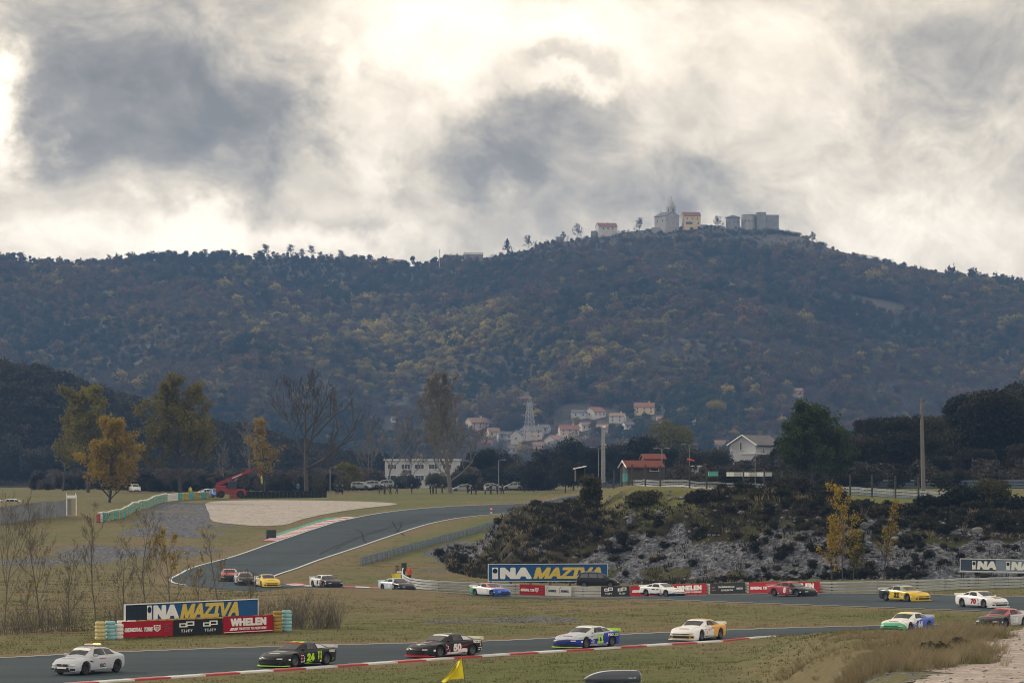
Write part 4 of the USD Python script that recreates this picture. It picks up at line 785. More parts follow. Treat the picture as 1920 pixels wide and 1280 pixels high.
def billboard(label, face, h, base, letters, legs, lean=0.0):
    """letters: (part name, shape, ink, o)"""
    t = thing('billboard', label, 'billboard'); L = face.L
    obj('panel', face.box(0, 0, L, h, -.06, 0), base, t)
    e = .05
    fr = MB(); fr.add(face.box(-e, -e, L + e, 0, -.08, .035)); fr.add(face.box(-e, h, L + e, h + e, -.08, .035)); fr.add(face.box(-e, 0, 0, h, -.08, .035)); fr.add(face.box(L, 0, L + e, h, -.08, .035))
    obj('frame', fr.get(), WHITEPAINT, t)
    for nm, poly, m, o in letters: obj(nm, face.flat(poly, o), m, t)
    for u in legs:
        p = face.a + face.t * u - face.n * .12; g = g1(*p) - .3; top = face.z0 + (face.z1 - face.z0) * u / L + h * .6
        m = MB().box((p[0], p[1], (g + top) / 2), (.09, .09, top - g), math.atan2(face.t[1], face.t[0]))
        q = p - face.n * .9; m.tube([(q[0], q[1], g1(*q) - .2), (p[0], p[1], top)], .04, 4)
        obj('leg', m.get(), DARKSTEEL, t)
    return t
def ina_logo(x, y, w, h, shear=0.0):
    """the oil firm's wordmark: an i whose top holds a dark disc, then NA in heavy letters"""
    iw = w * .15; stem = rect(x, y, x + iw, y + h); c = Point(x + iw * .5, y + h * .70); hole = affinity.scale(c.buffer(1), iw * .43, h * .22)
    body = stem.difference(hole); disc = affinity.scale(c.buffer(1), iw * .36, h * .185)
    na = at(fit('NA', w * .80, h, 5, shear), x + iw * 1.32, y)
    return U(body, na), disc
# left billboard over the tyre wall
fa = Face((sx(235, 187), 187), (sx(483, 197), 197), W(0, 1166, 187)[2], W(0, 1153.5, 197)[2]); L = fa.L; h = 1.0
lg, dc = ina_logo(L * .155, .06, L * .235, h * .86)
billboard('blue and black oil advert board with yellow word above the front tyre wall', fa, h, BLUE_I,
          [('dark_field', rect(.01, .01, L * .155, h - .01), NAVY_I, .004), ('letters', lg, WHITE_I, .012), ('dot', dc, NAVY_I, .02), ('letters', at(fit('MAZIVA', L * .45, h * .86, 4, .22), L * .400, .06), YEL_I, .012)], [.5, L * .33, L * .66, L - .5])
fb = Face((sx(916, 321), 321), (sx(1139, 323), 323), W(0, 1089, 321)[2], W(0, 1088, 323)[2]); L = fb.L; h = 1.68
lg, dc = ina_logo(L * .03, .22, L * .33, h * .68)
billboard('long blue oil advert board behind the guardrail and dark wagon', fb, h, BLUE_I, [('letters', lg, WHITE_I, .012), ('dot', dc, NAVY_I, .02), ('letters', at(fit('MAZIVA', L * .58, h * .68, 4, .22), L * .375, .22), YEL_I, .012)], [L * k / 6 + .3 for k in range(6)])
fc = Face((sx(1801, 291), 291), (sx(1985, 286), 286), W(0, 1069, 291)[2], W(0, 1073, 286)[2]); L = fc.L; h = 1.05
l1, d1 = ina_logo(L * .12, .14, L * .25, h * .72, .1); l2, d2 = ina_logo(L * .47, .14, L * .25, h * .72, .1)
t = billboard('slanted grey oil advert board cut by the right edge', fc, h, GREYBLUE_I, [('dark_field', rect(.01, .01, L * .36, h - .01), ink('slate', (.05, .075, .11)), .004), ('letters', l1, WHITE_I, .012), ('dot', d1, NAVY_I, .02), ('letters', l2, WHITE_I, .012), ('dot', d2, NAVY_I, .02)], [])
obj('catwalk', fc.box(-.2, -.16, L + .2, -.08, -.5, .12), STEEL, t)
for k in range(7):
    u = .1 + k * L / 6.5
    p0, p1 = fc.a + fc.t * u, fc.a + fc.t * (u - .45) - fc.n * .9
    z = fc.z0 - .1; obj('strut', MB().tube([(*p0, z), (p1[0], p1[1], g1(*p1) - .2)], .05, 4).tube([(*(p0 - fc.n * .4), z), (*(p0 - fc.n * .5), g1(*(p0 - fc.n * .5)) - .2)], .05, 4).get(), DARKSTEEL, t)

# ------------------------------------------------------------------ banners
def banner(label, face, h, base, marks):
    t = thing('banner', label, 'banner'); obj('cloth', face.box(0, 0, face.L, h, -.015, 0), base, t)
    for nm, poly, m in marks: obj(nm, face.flat(poly, .003), m, t)
    return t
def general_marks(L, h):
    sh = Polygon([(0, 1), (.3, .92), (.5, 1), (.7, .92), (1, 1), (1, .35), (.5, 0), (0, .35)]); inner = affinity.scale(sh, .72, .72)
    shield = at(affinity.scale(sh.difference(inner), L * .13, h * .46, origin=(0, 0)), L * .62, h * .28); gt = at(fit('GT', L * .07, h * .2, 3), L * .65, h * .40)
    return [('letters', at(fit('GENERAL TIRE', L * .56, h * .26, 4, .2), L * .045, h * .34), WHITE_I), ('shield', U(shield, gt), WHITE_I), ('small_print', U(*[rect(L * .83, h * (.3 + k * .15), L * (.93 + .03 * (k % 2)), h * (.34 + k * .15)) for k in range(4)]), ink('dimred', (.28, .10, .12)))]
def tijey_marks(L, h):
    out = []
    for k in (0, 1):
        x = L * (.12 + k * .48); w = L * .30
        d = rect(x, h * .52, x + w * .5, h * .78).difference(rect(x + w * .09, h * .59, x + w * .41, h * .71)); p = rect(x + w * .45, h * .60, x + w, h * .88).difference(rect(x + w * .54, h * .67, x + w * .91, h * .81)); leg = rect(x + w * .45, h * .52, x + w * .54, h * .62)
        out += [('emblem', U(d, p, leg), WHITE_I), ('letters', at(fit('T I J E Y', w * .76, h * .17, 2), x + w * .12, h * .2), WHITE_I)]
    return out
def whelen_marks(L, h):
    return [('letters', at(fit('WHELEN', L * .72, h * .46, 5), L * .14, h * .42), WHITE_I), ('small_letters', at(fit('TRUSTED TO PERFORM', L * .56, h * .14, 3, .15), L * .30, h * .18), WHITE_I), ('flash', U(Polygon([(L * .12, h * .16), (L * .19, h * .16), (L * .22, h * .32), (L * .15, h * .32)]), Polygon([(L * .2, h * .16), (L * .27, h * .16), (L * .29, h * .32), (L * .23, h * .32)])), WHITE_I)]
def kennol_marks(L, h):
    out = []
    for k in (0, 1):
        x = L * (.08 + k * .48); w = L * .36
        arc = Point(0, 0).buffer(1, 32).difference(affinity.translate(Point(0, 0).buffer(1.02, 32), .16, -.06)); arc = affinity.scale(arc, w * .22, h * .40, origin=(0, 0))
        out += [('swoosh', at(arc, x + w * .16, h * .5), ink('crimson', (.35, .02, .05))), ('letters', at(fit('KENNOL', w * .85, h * .24, 3, .2), x + w * .12, h * .36), BLACK_I)]
    return out
# front tyre wall: banners hung on stacks of painted tyres
TY = {'yellow': mat('tyre_paint_yellow', (.58, .50, .24), .7, .3, 2.5), 'blue': mat('tyre_paint_blue', (.26, .50, .56), .7, .25, 2.5), 'ochre': mat('tyre_paint_ochre', (.40, .25, .06), .75, .4, 2.5), 'white': mat('tyre_paint_white', (.66, .66, .64), .7, .2, 2.5),
      'cyan': mat('tyre_paint_cyan', (.10, .42, .42), .7, .35, 2.5), 'gold': mat('tyre_paint_gold', (.44, .36, .12), .7, .35, 2.5), 'red': mat('tyre_paint_rust', (.36, .10, .06), .75, .35, 2.5), 'black': RUBBER}
def tyre_mesh(r, hh): return lathe([(r * .62, .015), (r * .86, .0), (r * .98, hh * .2), (r, hh * .5), (r * .98, hh * .8), (r * .86, hh), (r * .62, hh - .015)], 16)
def tyre_stack(x, y, z, n, colour, label, r=.3, hh=.21, group=None, src=None):
    if src is not None: return dup(src, (x, y, z), random.uniform(0, 3), label=label, group=group)
    t = thing('tyre_stack', label, 'tyre stack', (x, y, z), 0, group=group)
    rr = random.Random(int(x * 100))
    for k in range(n):
        v, f = tyre_mesh(r * rr.uniform(.97, 1.03), hh * .97); obj('tyre', (v + [rr.uniform(-.02, .02), rr.uniform(-.02, .02), k * hh], f), TY[colour], t, smooth=40)
    return t
d0, d1 = 186.0, 194.0; A, B = np.array([sx(228, d0), d0]), np.array([sx(514, d1), d1])
def on_wall(px): u = (px - 228) / (514 - 228); d = d0 + (d1 - d0) * u; return np.array([sx(px, d), d])
zb = lambda px: g1(*on_wall(px))
for p0, p1, lab, base, mk in ((229, 324, 'red tyre advert banner left of the black banner on the front wall', RED_I, general_marks), (325, 417, 'black banner with two white emblems between two red ones on the front wall', BLACK_I, tijey_marks), (419, 512, 'red banner with large white word right on the front tyre wall', RED_I, whelen_marks)):
    a, b = on_wall(p0), on_wall(p1); f = Face(a, b, zb(p0) + .06, zb(p1) + .06); hgt = .92 if p0 < 400 else 1.0
    t = banner(lab, f, hgt, base, mk(f.L, hgt))
    if mk is whelen_marks: obj('stripe', f.flat(rect(.05, .04, f.L - .05, .075), .003), WHITE_I, t)
src = {}
for k, pxx in enumerate(np.arange(234, 512, 18.2)):
    p = on_wall(pxx) + np.array([-.2, .34]); c = 'ochre' if k > 1 else 'white'
    lab = 'ochre tyre stack standing behind the banners of the front wall' if k > 1 else 'white tyre stack beside the red tyre advert banner'
    s = tyre_stack(p[0], p[1], g1(*p), 5, c, lab, group='tyre stacks behind the front banners', src=src.get(c)); src.setdefault(c, s)
for pxx, c, lab, n in ((187.5, 'yellow', 'pale yellow tyre stack at the left end of the front wall', 5), (207, 'blue', 'light blue tyre stack second from the left end of front wall', 5), (222, 'white', 'lower white tyre stack left of the red tyre advert banner', 4), (520, 'ochre', 'ochre tyre stack between red banner and light blue stack', 6), (538, 'blue', 'light blue tyre stack at the right end of the front wall', 6)):
    p = on_wall(pxx); tyre_stack(p[0], p[1], g1(*p), n, c, lab, hh=.215)
# long tyre barrier on the left run-off
pl = [np.array(at_y(*q)) for q in ((184, 981), (240, 966), (312, 940), (392, 935))]
line = smoothline(pl, 1.0); Ls = LineString(line); src = {}
cols = ['red', 'white'] + ['cyan', 'cyan', 'gold', 'cyan', 'gold'] * 40
k = 0; s_ = 0.0
while s_ < Ls.length:
    p = Ls.interpolate(s_).coords[0]; pxx = 960 + FPX * p[0] / p[1]
    c = cols[k] if pxx < 311 else ('white' if pxx < 330 else ('cyan' if pxx < 341 else 'gold' if pxx < 352 else 'cyan' if pxx < 363 else 'gold' if pxx < 374 else 'cyan' if pxx < 385 else 'gold'))
    lab = {'red': 'rust red tyre stack at the near end of the long barrier', 'white': 'white tyre stack in the long coloured barrier on the left', 'cyan': 'turquoise tyre stack in the long coloured barrier on the left', 'gold': 'yellow tyre stack in the long coloured barrier on the left'}[c]
    s = tyre_stack(p[0], p[1], g1(*p), 6, c, lab, r=.34, hh=.21, group=None if c == 'red' else f'{c} tyre stacks of the long left barrier', src=src.get(c)); src.setdefault(c, s)
    if s is not src[c]: pass
    k += 1; s_ += .70 if pxx > 311 else 1.05
capm = MB(); q = offset_line(smoothline(pl[:3], 2.0), 0)
capv = np.column_stack([q, gz(q[:, 0], q[:, 1]) + 1.34]); t = thing('barrier_cover', 'white belt lying along the top of the long tyre barrier', 'cover'); obj('belt', MB().tube(capv, .13, 5).get(), TY['white'], t)
# red stack and black tyre wall beyond the gravel trap
src = {}
pa, pb = np.array(at_y(454, 934)), np.array(at_y(609, 932)); n = int(np.linalg.norm(pb - pa) / .72)
for i in range(n + 1):
    p = pa + (pb - pa) * i / n; s = tyre_stack(p[0], p[1], g1(*p), 6, 'black', 'black tyre stack in the dark wall behind the gravel trap', r=.36, hh=.2, group='black tyre stacks behind the gravel trap', src=src.get('b')); src.setdefault('b', s)
for i, pxx in enumerate((433, 440, 447)):
    p = np.array(at_y(pxx, 934.5)); s = tyre_stack(p[0], p[1], g1(*p), 6, 'red', 'rust red tyre stack left of the black tyre wall', r=.33, hh=.21, group='three rust red tyre stacks', src=src.get('r')); src.setdefault('r', s)
# ------------------------------------------------------------------ steel guardrails
def rail_profile(p, nrm, z, hw=.15, th=.05):
    """a W-beam along points p (n x 2) at heights z"""
    prof = [(0.0, -hw), (.055, -hw * .62), (.0, -hw * .12), (.0, hw * .12), (.055, hw * .62), (0.0, hw), (-.02, hw), (-.02, -hw)]
    K = len(prof); V = np.concatenate([np.column_stack([p + nrm * o, z + h_])[:, None] for o, h_ in prof], 1); n = len(p)
    i, j = np.meshgrid(np.arange(n - 1), np.arange(K), indexing='ij'); jj = (j + 1) % K
    q = np.stack([i * K + j, i * K + jj, (i + 1) * K + jj, (i + 1) * K + j], -1).reshape(-1, 4)
    return (V.reshape(-1, 3), np.vstack([q[:, [0, 1, 2]], q[:, [0, 2, 3]]]))
def guardrail(label, line, rails, post_step, mat_r, mat_p, side=-1, h=1.0, post_front=False, zoff=0.0, tops=None, postw=.10):
    t = thing('guardrail', label, 'guardrail'); p = smoothline(line, 1.0); tg = np.gradient(p, axis=0); tg /= np.linalg.norm(tg, axis=1, keepdims=True); nr = np.stack([-tg[:, 1], tg[:, 0]], -1) * side
    g = gz(p[:, 0], p[:, 1]) + zoff
    if tops is not None: g = g + np.interp(np.arange(len(p)), np.linspace(0, len(p) - 1, len(tops)), tops)
    for k in range(rails):
        z = g + h * (k + .5) / rails; obj('rail', rail_profile(p, nr, z, h / rails * .34), mat_r[k % len(mat_r)] if isinstance(mat_r, list) else mat_r, t, smooth=30)
    Lg = LineString(np.column_stack([p, g])); n = int(LineString(p).length / post_step)
    for i in range(n + 1):
        k = min(len(p) - 1, int(i / n * (len(p) - 1))); c = p[k] + nr[k] * (.075 if post_front else -.09)
        obj('post', boxmesh((c[0], c[1], g[k] + h * .5 - .1), (postw, .1, h + .25), math.atan2(tg[k][1], tg[k][0])), mat_p, t)
    return t, p, g
rail_pts = [W(757, 1050, 338)[:2], W(756, 1083, 322)[:2], W(772, 1095, 312)[:2], W(810, 1108, 307)[:2], W(880, 1115, 305)[:2], (sx(960, 303), 303.0), (sx(1085, 298), 298.0), (sx(1250, 289), 289.0), (sx(1400, 278), 278.0), (sx(1545, 268), 268.0), (sx(1640, 266), 266), (sx(1720, 268), 268.0), (sx(1830, 275), 275.0), (sx(1925, 281), 281.0), (sx(1990, 288), 288)]
ARM = mat('guardrail_steel', (.50, .54, .58), rough=.5, var=.3, scale=.7, metal=.25)
gr, rp, rg = guardrail('long four rail steel guardrail along the far track, curling away at its left end', rail_pts, 4, 4.0, ARM, DARKSTEEL, side=-1, h=1.0)
tip = MB().tube(np.column_stack([rp[:9], rg[:9] + 1.03]), .055, 5); obj('top_strip', tip.get(), WHITEPAINT, gr)
def on_rail(pxx):
    pr = 960 + FPX * rp[:, 0] / rp[:, 1]; k0 = 16; k = k0 + np.argmin(np.abs(pr[k0:] - pxx)); f = pxx
    a = np.interp(pxx, pr[k0:], np.arange(k0, len(pr))); i = min(int(a), len(rp) - 2); fr = a - i
    return rp[i] * (1 - fr) + rp[i + 1] * fr, rg[i] * (1 - fr) + rg[i + 1] * fr
def rail_banner(p0, p1, lab, base, marks, hgt=.94, out=.14):
    (a, za), (b, zb_) = on_rail(p0), on_rail(p1); f0 = Face(a, b, za, zb_); f = Face(a + f0.n * out, b + f0.n * out, za + .04, zb_ + .04)
    return banner(lab, f, hgt, base, marks(f.L, hgt))
def euro_marks(L, h): return [('letters', U(at(fit('EuroNASCAR.com', L * .46, h * .17, 3), L * .25, h * .56), at(fit('EVENTS', L * .34, h * .14, 3), L * .33, h * .26), at(fit('MEDIA', L * .18, h * .17, 3), L * .77, h * .38)), PALE_I), ('side_mark', U(rect(L * .05, h * .55, L * .14, h * .66), rect(L * .05, h * .3, L * .17, h * .38)), ink('dimred', (.28, .10, .12)))]
rail_banner(976, 1023, 'red tyre advert banner on the guardrail left of the white banner', RED_I, general_marks)
rail_banner(1024, 1073, 'white banner with two crescent marks on the guardrail', PALE_I, kennol_marks)
rail_banner(1129, 1182, 'black banner with two white emblems on the guardrail', BLACK_I, tijey_marks)
rail_banner(1184, 1262, 'red advert banner on the guardrail, mostly hidden behind the white 6 car', RED_I, general_marks)
rail_banner(1263, 1327, 'red banner with large white word right of the white 6 car', RED_I, whelen_marks)
rail_banner(1334, 1399, 'black web address banner between two red ones on the guardrail', BLACK_I, euro_marks)
rail_banner(1407, 1470, 'red advert banner on the guardrail left of the red and black 8 car', RED_I, general_marks)
rail_banner(1471, 1544, 'red banner with white word right behind the red and black 8 car', RED_I, whelen_marks, out=.42)
BLUESTEEL = mat('bluish_steel', (.17, .23, .32), rough=.55, var=.35, scale=.8, metal=.2)
mid = [np.array(at_y(*q)) for q in ((676, 1060), (760, 1036), (850, 1010), (905, 995), (945, 982))]
guardrail('bluish guardrail seen from behind between the straight and the bank', mid, 3, 1.55, BLUESTEEL, mat('post_bluish', (.24, .30, .38), .55, .3, metal=.2), side=1, h=.92, post_front=False, postw=.20)
pl_rail = lambda pts, d: [np.array([sx(a, dd), dd]) for a, dd in pts]
guardrail('plateau guardrail with white reflectors in front of the red roofed pavilion', pl_rail([(1183, 400), (1262, 392), (1440, 384)], 0), 3, 1.1, [WHITEPAINT, STEEL, STEEL], DARKSTEEL, side=-1, h=.95)
guardrail('plateau guardrail on the right, ending near the grey patch', pl_rail([(1556, 384), (1700, 372), (1800, 364), (1886, 360)], 0), 3, 1.35, [BLUESTEEL, STEEL, STEEL], DARKSTEEL, side=-1, h=1.0)
guardrail('long upper guardrail behind the right plateau', pl_rail([(1545, 440), (1700, 434), (1800, 430), (1990, 425)], 0), 3, 3.0, BLUESTEEL, DARKSTEEL, side=-1, h=1.15)
# net fence on the plateau
NET = mat('fence_net', (.03, .035, .035), .8)
t = thing('net_fence', 'tall dark net fence with posts along the plateau', 'fence')
posts = [(1094, 392), (1121, 392), (1151, 391), (1166, 391), (1185, 391), (1210, 390), (1238, 390), (1293, 388), (1325, 386), (1394, 384), (1433, 382), (1466, 380), (1594, 374), (1635, 371), (1679, 368), (1722, 366)]
pw = [np.array([sx(a, d_), d_]) for a, d_ in posts]
for p in pw: obj('post', boxmesh((p[0], p[1], g1(*p) + 1.2), (.20, .16, 2.9)), DARKSTEEL, t)
for a, b in zip(pw[:-1], pw[1:]):
    m = MB(); za, zb_ = g1(*a), g1(*b); Ld = np.linalg.norm(b - a)
    for k in range(9): m.tube([(*a, za + .15 + k * .3), (*b, zb_ + .15 + k * .3)], .008, 3, False)
    for k in range(1, int(Ld / .35)): c = a + (b - a) * k / int(Ld / .35); m.tube([(*c, za + .1), (*c, za + 2.6)], .008, 3, False)
    obj('net', m.get(), NET, t)
obj('screen', MB().add(Face(pw[0], pw[1], g1(*pw[0]) + .1, g1(*pw[1]) + .1).box(.05, 0, np.linalg.norm(pw[1] - pw[0]) - .05, 2.3, -.05, -.02)).get(), mat('dark_screen', (.02, .022, .024), .8, .3), t)
# pale screen fence at the left edge
t = thing('screen_fence', 'grey translucent screen fence at the left edge', 'fence')
fp = [np.array(at_y(*q)) for q in ((-30, 984), (0, 982), (45, 978), (80, 976), (104, 973.5), (124, 971))]
SCREEN = mat('screen_cloth', (.20, .21, .23), .8, color2=(.13, .14, .15), scale=.5)
for i, (a, b) in enumerate(zip(fp[:-1], fp[1:])):
    n = max(1, int(np.linalg.norm(b - a) / 2.6))
    for k in range(n):
        p, q = a + (b - a) * k / n, a + (b - a) * (k + 1) / n; f = Face(p, q, g1(*p) - .1, g1(*q) - .1)
        obj('panel', f.box(.04, 0, f.L - .04, 2.55, -.02, .02), SCREEN, t); obj('post', boxmesh((p[0], p[1], g1(*p) + 1.35), (.08, .08, 3.1)), STEEL, t)
t = thing('gate_portal', 'white framed portal at the end of the screen fence', 'gate', (*np.array(at_y(134, 969)), g1(*at_y(134, 969))), .1)
obj('frame', MB().box((-.7, 0, 1.5), (.14, .14, 3.0)).box((.7, 0, 1.5), (.14, .14, 3.0)).box((0, 0, 2.75), (1.4, .5, .4)).box((-.7, 0, 3.15), (.1, .1, .4)).box((.6, 0, 3.1), (.1, .1, .4)).get(), WHITEPAINT, t); obj('door', MB().box((-.3, .05, 1.2), (.55, .05, 2.3)).get(), SCREEN, t)
# dark foam block on the kerb, marker posts by the guardrail end, sign
p = at_y(508, 1009); t = thing('foam_block', 'black foam block standing at the end of the red and white kerb', 'block', (*p, g1(*p)), .3); obj('body', rbox((0, 0, .58), (1.25, .9, 1.15), .06), BLACKPLASTIC, t); obj('strap', rbox((0, 0, .58), (1.27, .92, .06), .01), DARKSTEEL, t)
p = W(757.5, 1054, 336); t = thing('marker_board', 'black marker board leaning behind the curled guardrail end', 'board', (p[0], p[1], g1(p[0], p[1])), .2); obj('board', rbox((0, 0, 1.15), (.55, .08, .85), .02), BLACKPLASTIC, t); obj('leg', boxmesh((0, .05, .4), (.08, .06, 1.0)), DARKSTEEL, t)
p = W(745, 1056, 337); t = thing('marker_board', 'small wooden striped board left of the curled guardrail end', 'board', (p[0], p[1], g1(p[0], p[1])), .1)
for k in range(4): obj('plank', boxmesh((0, 0, .55 + k * .2), (.4, .04, .17)), WOOD if k % 2 else mat('plank_red', (.25, .12, .09), .8, .3), t)
obj('leg', boxmesh((0, .04, .4), (.08, .05, .9)), WOOD, t)
p = W(749, 1076, 323); t = thing('post_sign', 'small white sign on the curled guardrail end', 'sign', (p[0], p[1], g1(p[0], p[1])), .1); obj('plate', rbox((0, 0, 1.0), (.52, .03, .40), .008), WHITEPAINT, t); obj('letters', (lambda m: (m[0][:, [0, 2, 1]] * [1, -1, 1] + [-.2, -.017, .93], m[1][:, ::-1]))(extrude(U(rect(0,0,.06,.12),rect(.09,0,.15,.12),rect(.19,.02,.25,.12),rect(.29,0,.38,.10)),.004)), BLACK_I, t); obj('post', boxmesh((0, .04, .45), (.05, .05, 1.0)), DARKSTEEL, t)
p = W(936, 980, 480); t = thing('marker_post', 'short red and white marker post near the bank end', 'post', (p[0], p[1], g1(p[0], p[1])))
for k in range(4): obj('band', rbox((-1.2, 0, .15 + k * .28), (.3, .1, .27), .01), KRED if k % 2 else KWHITE, t)
# ================================================================== vehicles (local frame: x forward, y left, z up, origin on the ground)
def paint(name, base, layers=(), rough=0.32, metal=0.0):
    """car paint; layers = (direction (x,y,z), threshold, colour, wobble): where position . direction + wobble noise > threshold the colour changes (a printed livery)"""
    if name in _mats: return _mats[name]
    n = {'tc': ('texture_coordinate', {}), 'n': ('noise_texture', {'scale': 2.2, 'detail': 3.0}), 'c': ('color', {'value': base}), 'p': ('principled_bsdf', {'roughness': rough, 'coat_weight': 0.12, 'coat_roughness': 0.03, 'metallic': metal, 'specular_ior_level': 0.22})}
    l = [('tc.object', 'n.vector')]; prev = 'c.color'
    for i, (dr, th, col, wob) in enumerate(layers):
        n[f'd{i}'] = ('vector_math', {'math_type': 'dot_product', 'vector2': dr}); n[f'w{i}'] = ('math', {'math_type': 'multiply_add', 'value2': wob, 'value3': -wob / 2}); n[f'a{i}'] = ('math', {'math_type': 'add'}); n[f'g{i}'] = ('math', {'math_type': 'greater_than', 'value2': th}); n[f'm{i}'] = ('mix_color', {'b': col})
        l += [('tc.object', f'd{i}.vector1'), ('n.fac', f'w{i}.value1'), (f'd{i}.value', f'a{i}.value1'), (f'w{i}.value', f'a{i}.value2'), (f'a{i}.value', f'g{i}.value1'), (f'g{i}.value', f'm{i}.fac'), (prev, f'm{i}.a')]
        prev = f'm{i}.result'
    l.append((prev, 'p.base_color'))
    _mats[name] = usdkit.material(stage, '/World/Looks/' + name, n, l, surface='p.BSDF')
    return _mats[name]
RIM = mat('wheel_rim', (.13, .135, .145), .45, .2, metal=.6); RIM_D = mat('dark_rim', (.03, .032, .035), .45, .2, metal=.5)
LAMP = mat('lamp_lens', (.62, .66, .70), .12, .1, spec=.8); TAIL = mat('tail_lamp', (.30, .015, .02), .2, .1); HOLE = mat('dark_opening', (.006, .007, .008), .8, .2); CHROME = mat('chrome', (.6, .62, .65), .2, .05, metal=.9)
SEATI = mat('cockpit', (.02, .02, .022), .8, .2)

class Loft:
    """stations along x, each a half section of K points (bottom centre ... top centre)"""
    def __init__(s, xs, secs, fine=26, ring=4):
        s.xs = np.array(xs, float); s.K = secs.shape[1]
        s.f = PchipInterpolator(s.xs, secs.reshape(len(xs), -1)); s.fine = fine; s.ring = ring
    def sec(s, x):
        return s.f(np.clip(x, s.xs[0], s.xs[-1])).reshape(np.shape(x) + (s.K, 2))
    def S(s, x, i):
        """points at station x and fractional section index i"""
        x, i = np.broadcast_arrays(np.asarray(x, float), np.asarray(i, float)); q = s.sec(x); k = np.clip(i.astype(int), 0, s.K - 2); f = (i - k)[..., None]
        a = np.take_along_axis(q, k[..., None, None].repeat(2, -1), -2)[..., 0, :]; b = np.take_along_axis(q, (k + 1)[..., None, None].repeat(2, -1), -2)[..., 0, :]
        p = a * (1 - f) + b * f; return np.concatenate([x[..., None], p], -1)
    def grid_ring(s, x):
        idx = np.concatenate([np.linspace(k, k + 1, (1 if k in (0,) else s.ring) + 1)[:-1] for k in range(s.K - 1)] + [[s.K - 1]])
        pts = s.S(np.full(len(idx), x), idx); left = pts; right = pts[1:-1][::-1] * [1, -1, 1]; return np.vstack([left, right])
    def solid(s, deform=None, n=None):
        xs = np.unique(np.concatenate([np.linspace(s.xs[0], s.xs[-1], n or s.fine), s.xs])); R = [s.grid_ring(x) for x in xs]; K = len(R[0]); V = np.vstack(R)
        i, j = np.meshgrid(np.arange(len(xs) - 1), np.arange(K), indexing='ij'); jj = (j + 1) % K
        q = np.stack([i * K + j, (i + 1) * K + j, (i + 1) * K + jj, i * K + jj], -1).reshape(-1, 4)
        F = np.vstack([q[:, [0, 1, 2]], q[:, [0, 2, 3]]])
        c0, c1 = len(V), len(V) + 1; V = np.vstack([V, R[0].mean(0), R[-1].mean(0)]); e = (len(xs) - 1) * K
        F = np.vstack([F, [[c0, k, (k + 1) % K] for k in range(K)], [[c1, e + (k + 1) % K, e + k] for k in range(K)]])
        if deform is not None: V = deform(V)
        m = trimesh.Trimesh(V, F, process=False)
        if m.volume < 0: F = F[:, ::-1]
        return V, F
def manifold(v, f): return manifold3d.Manifold(manifold3d.Mesh(vert_properties=np.asarray(v, np.float32), tri_verts=np.asarray(f, np.uint32)))
def from_manifold(m): q = m.to_mesh(); return (np.array(q.vert_properties[:, :3], float), np.array(q.tri_verts))

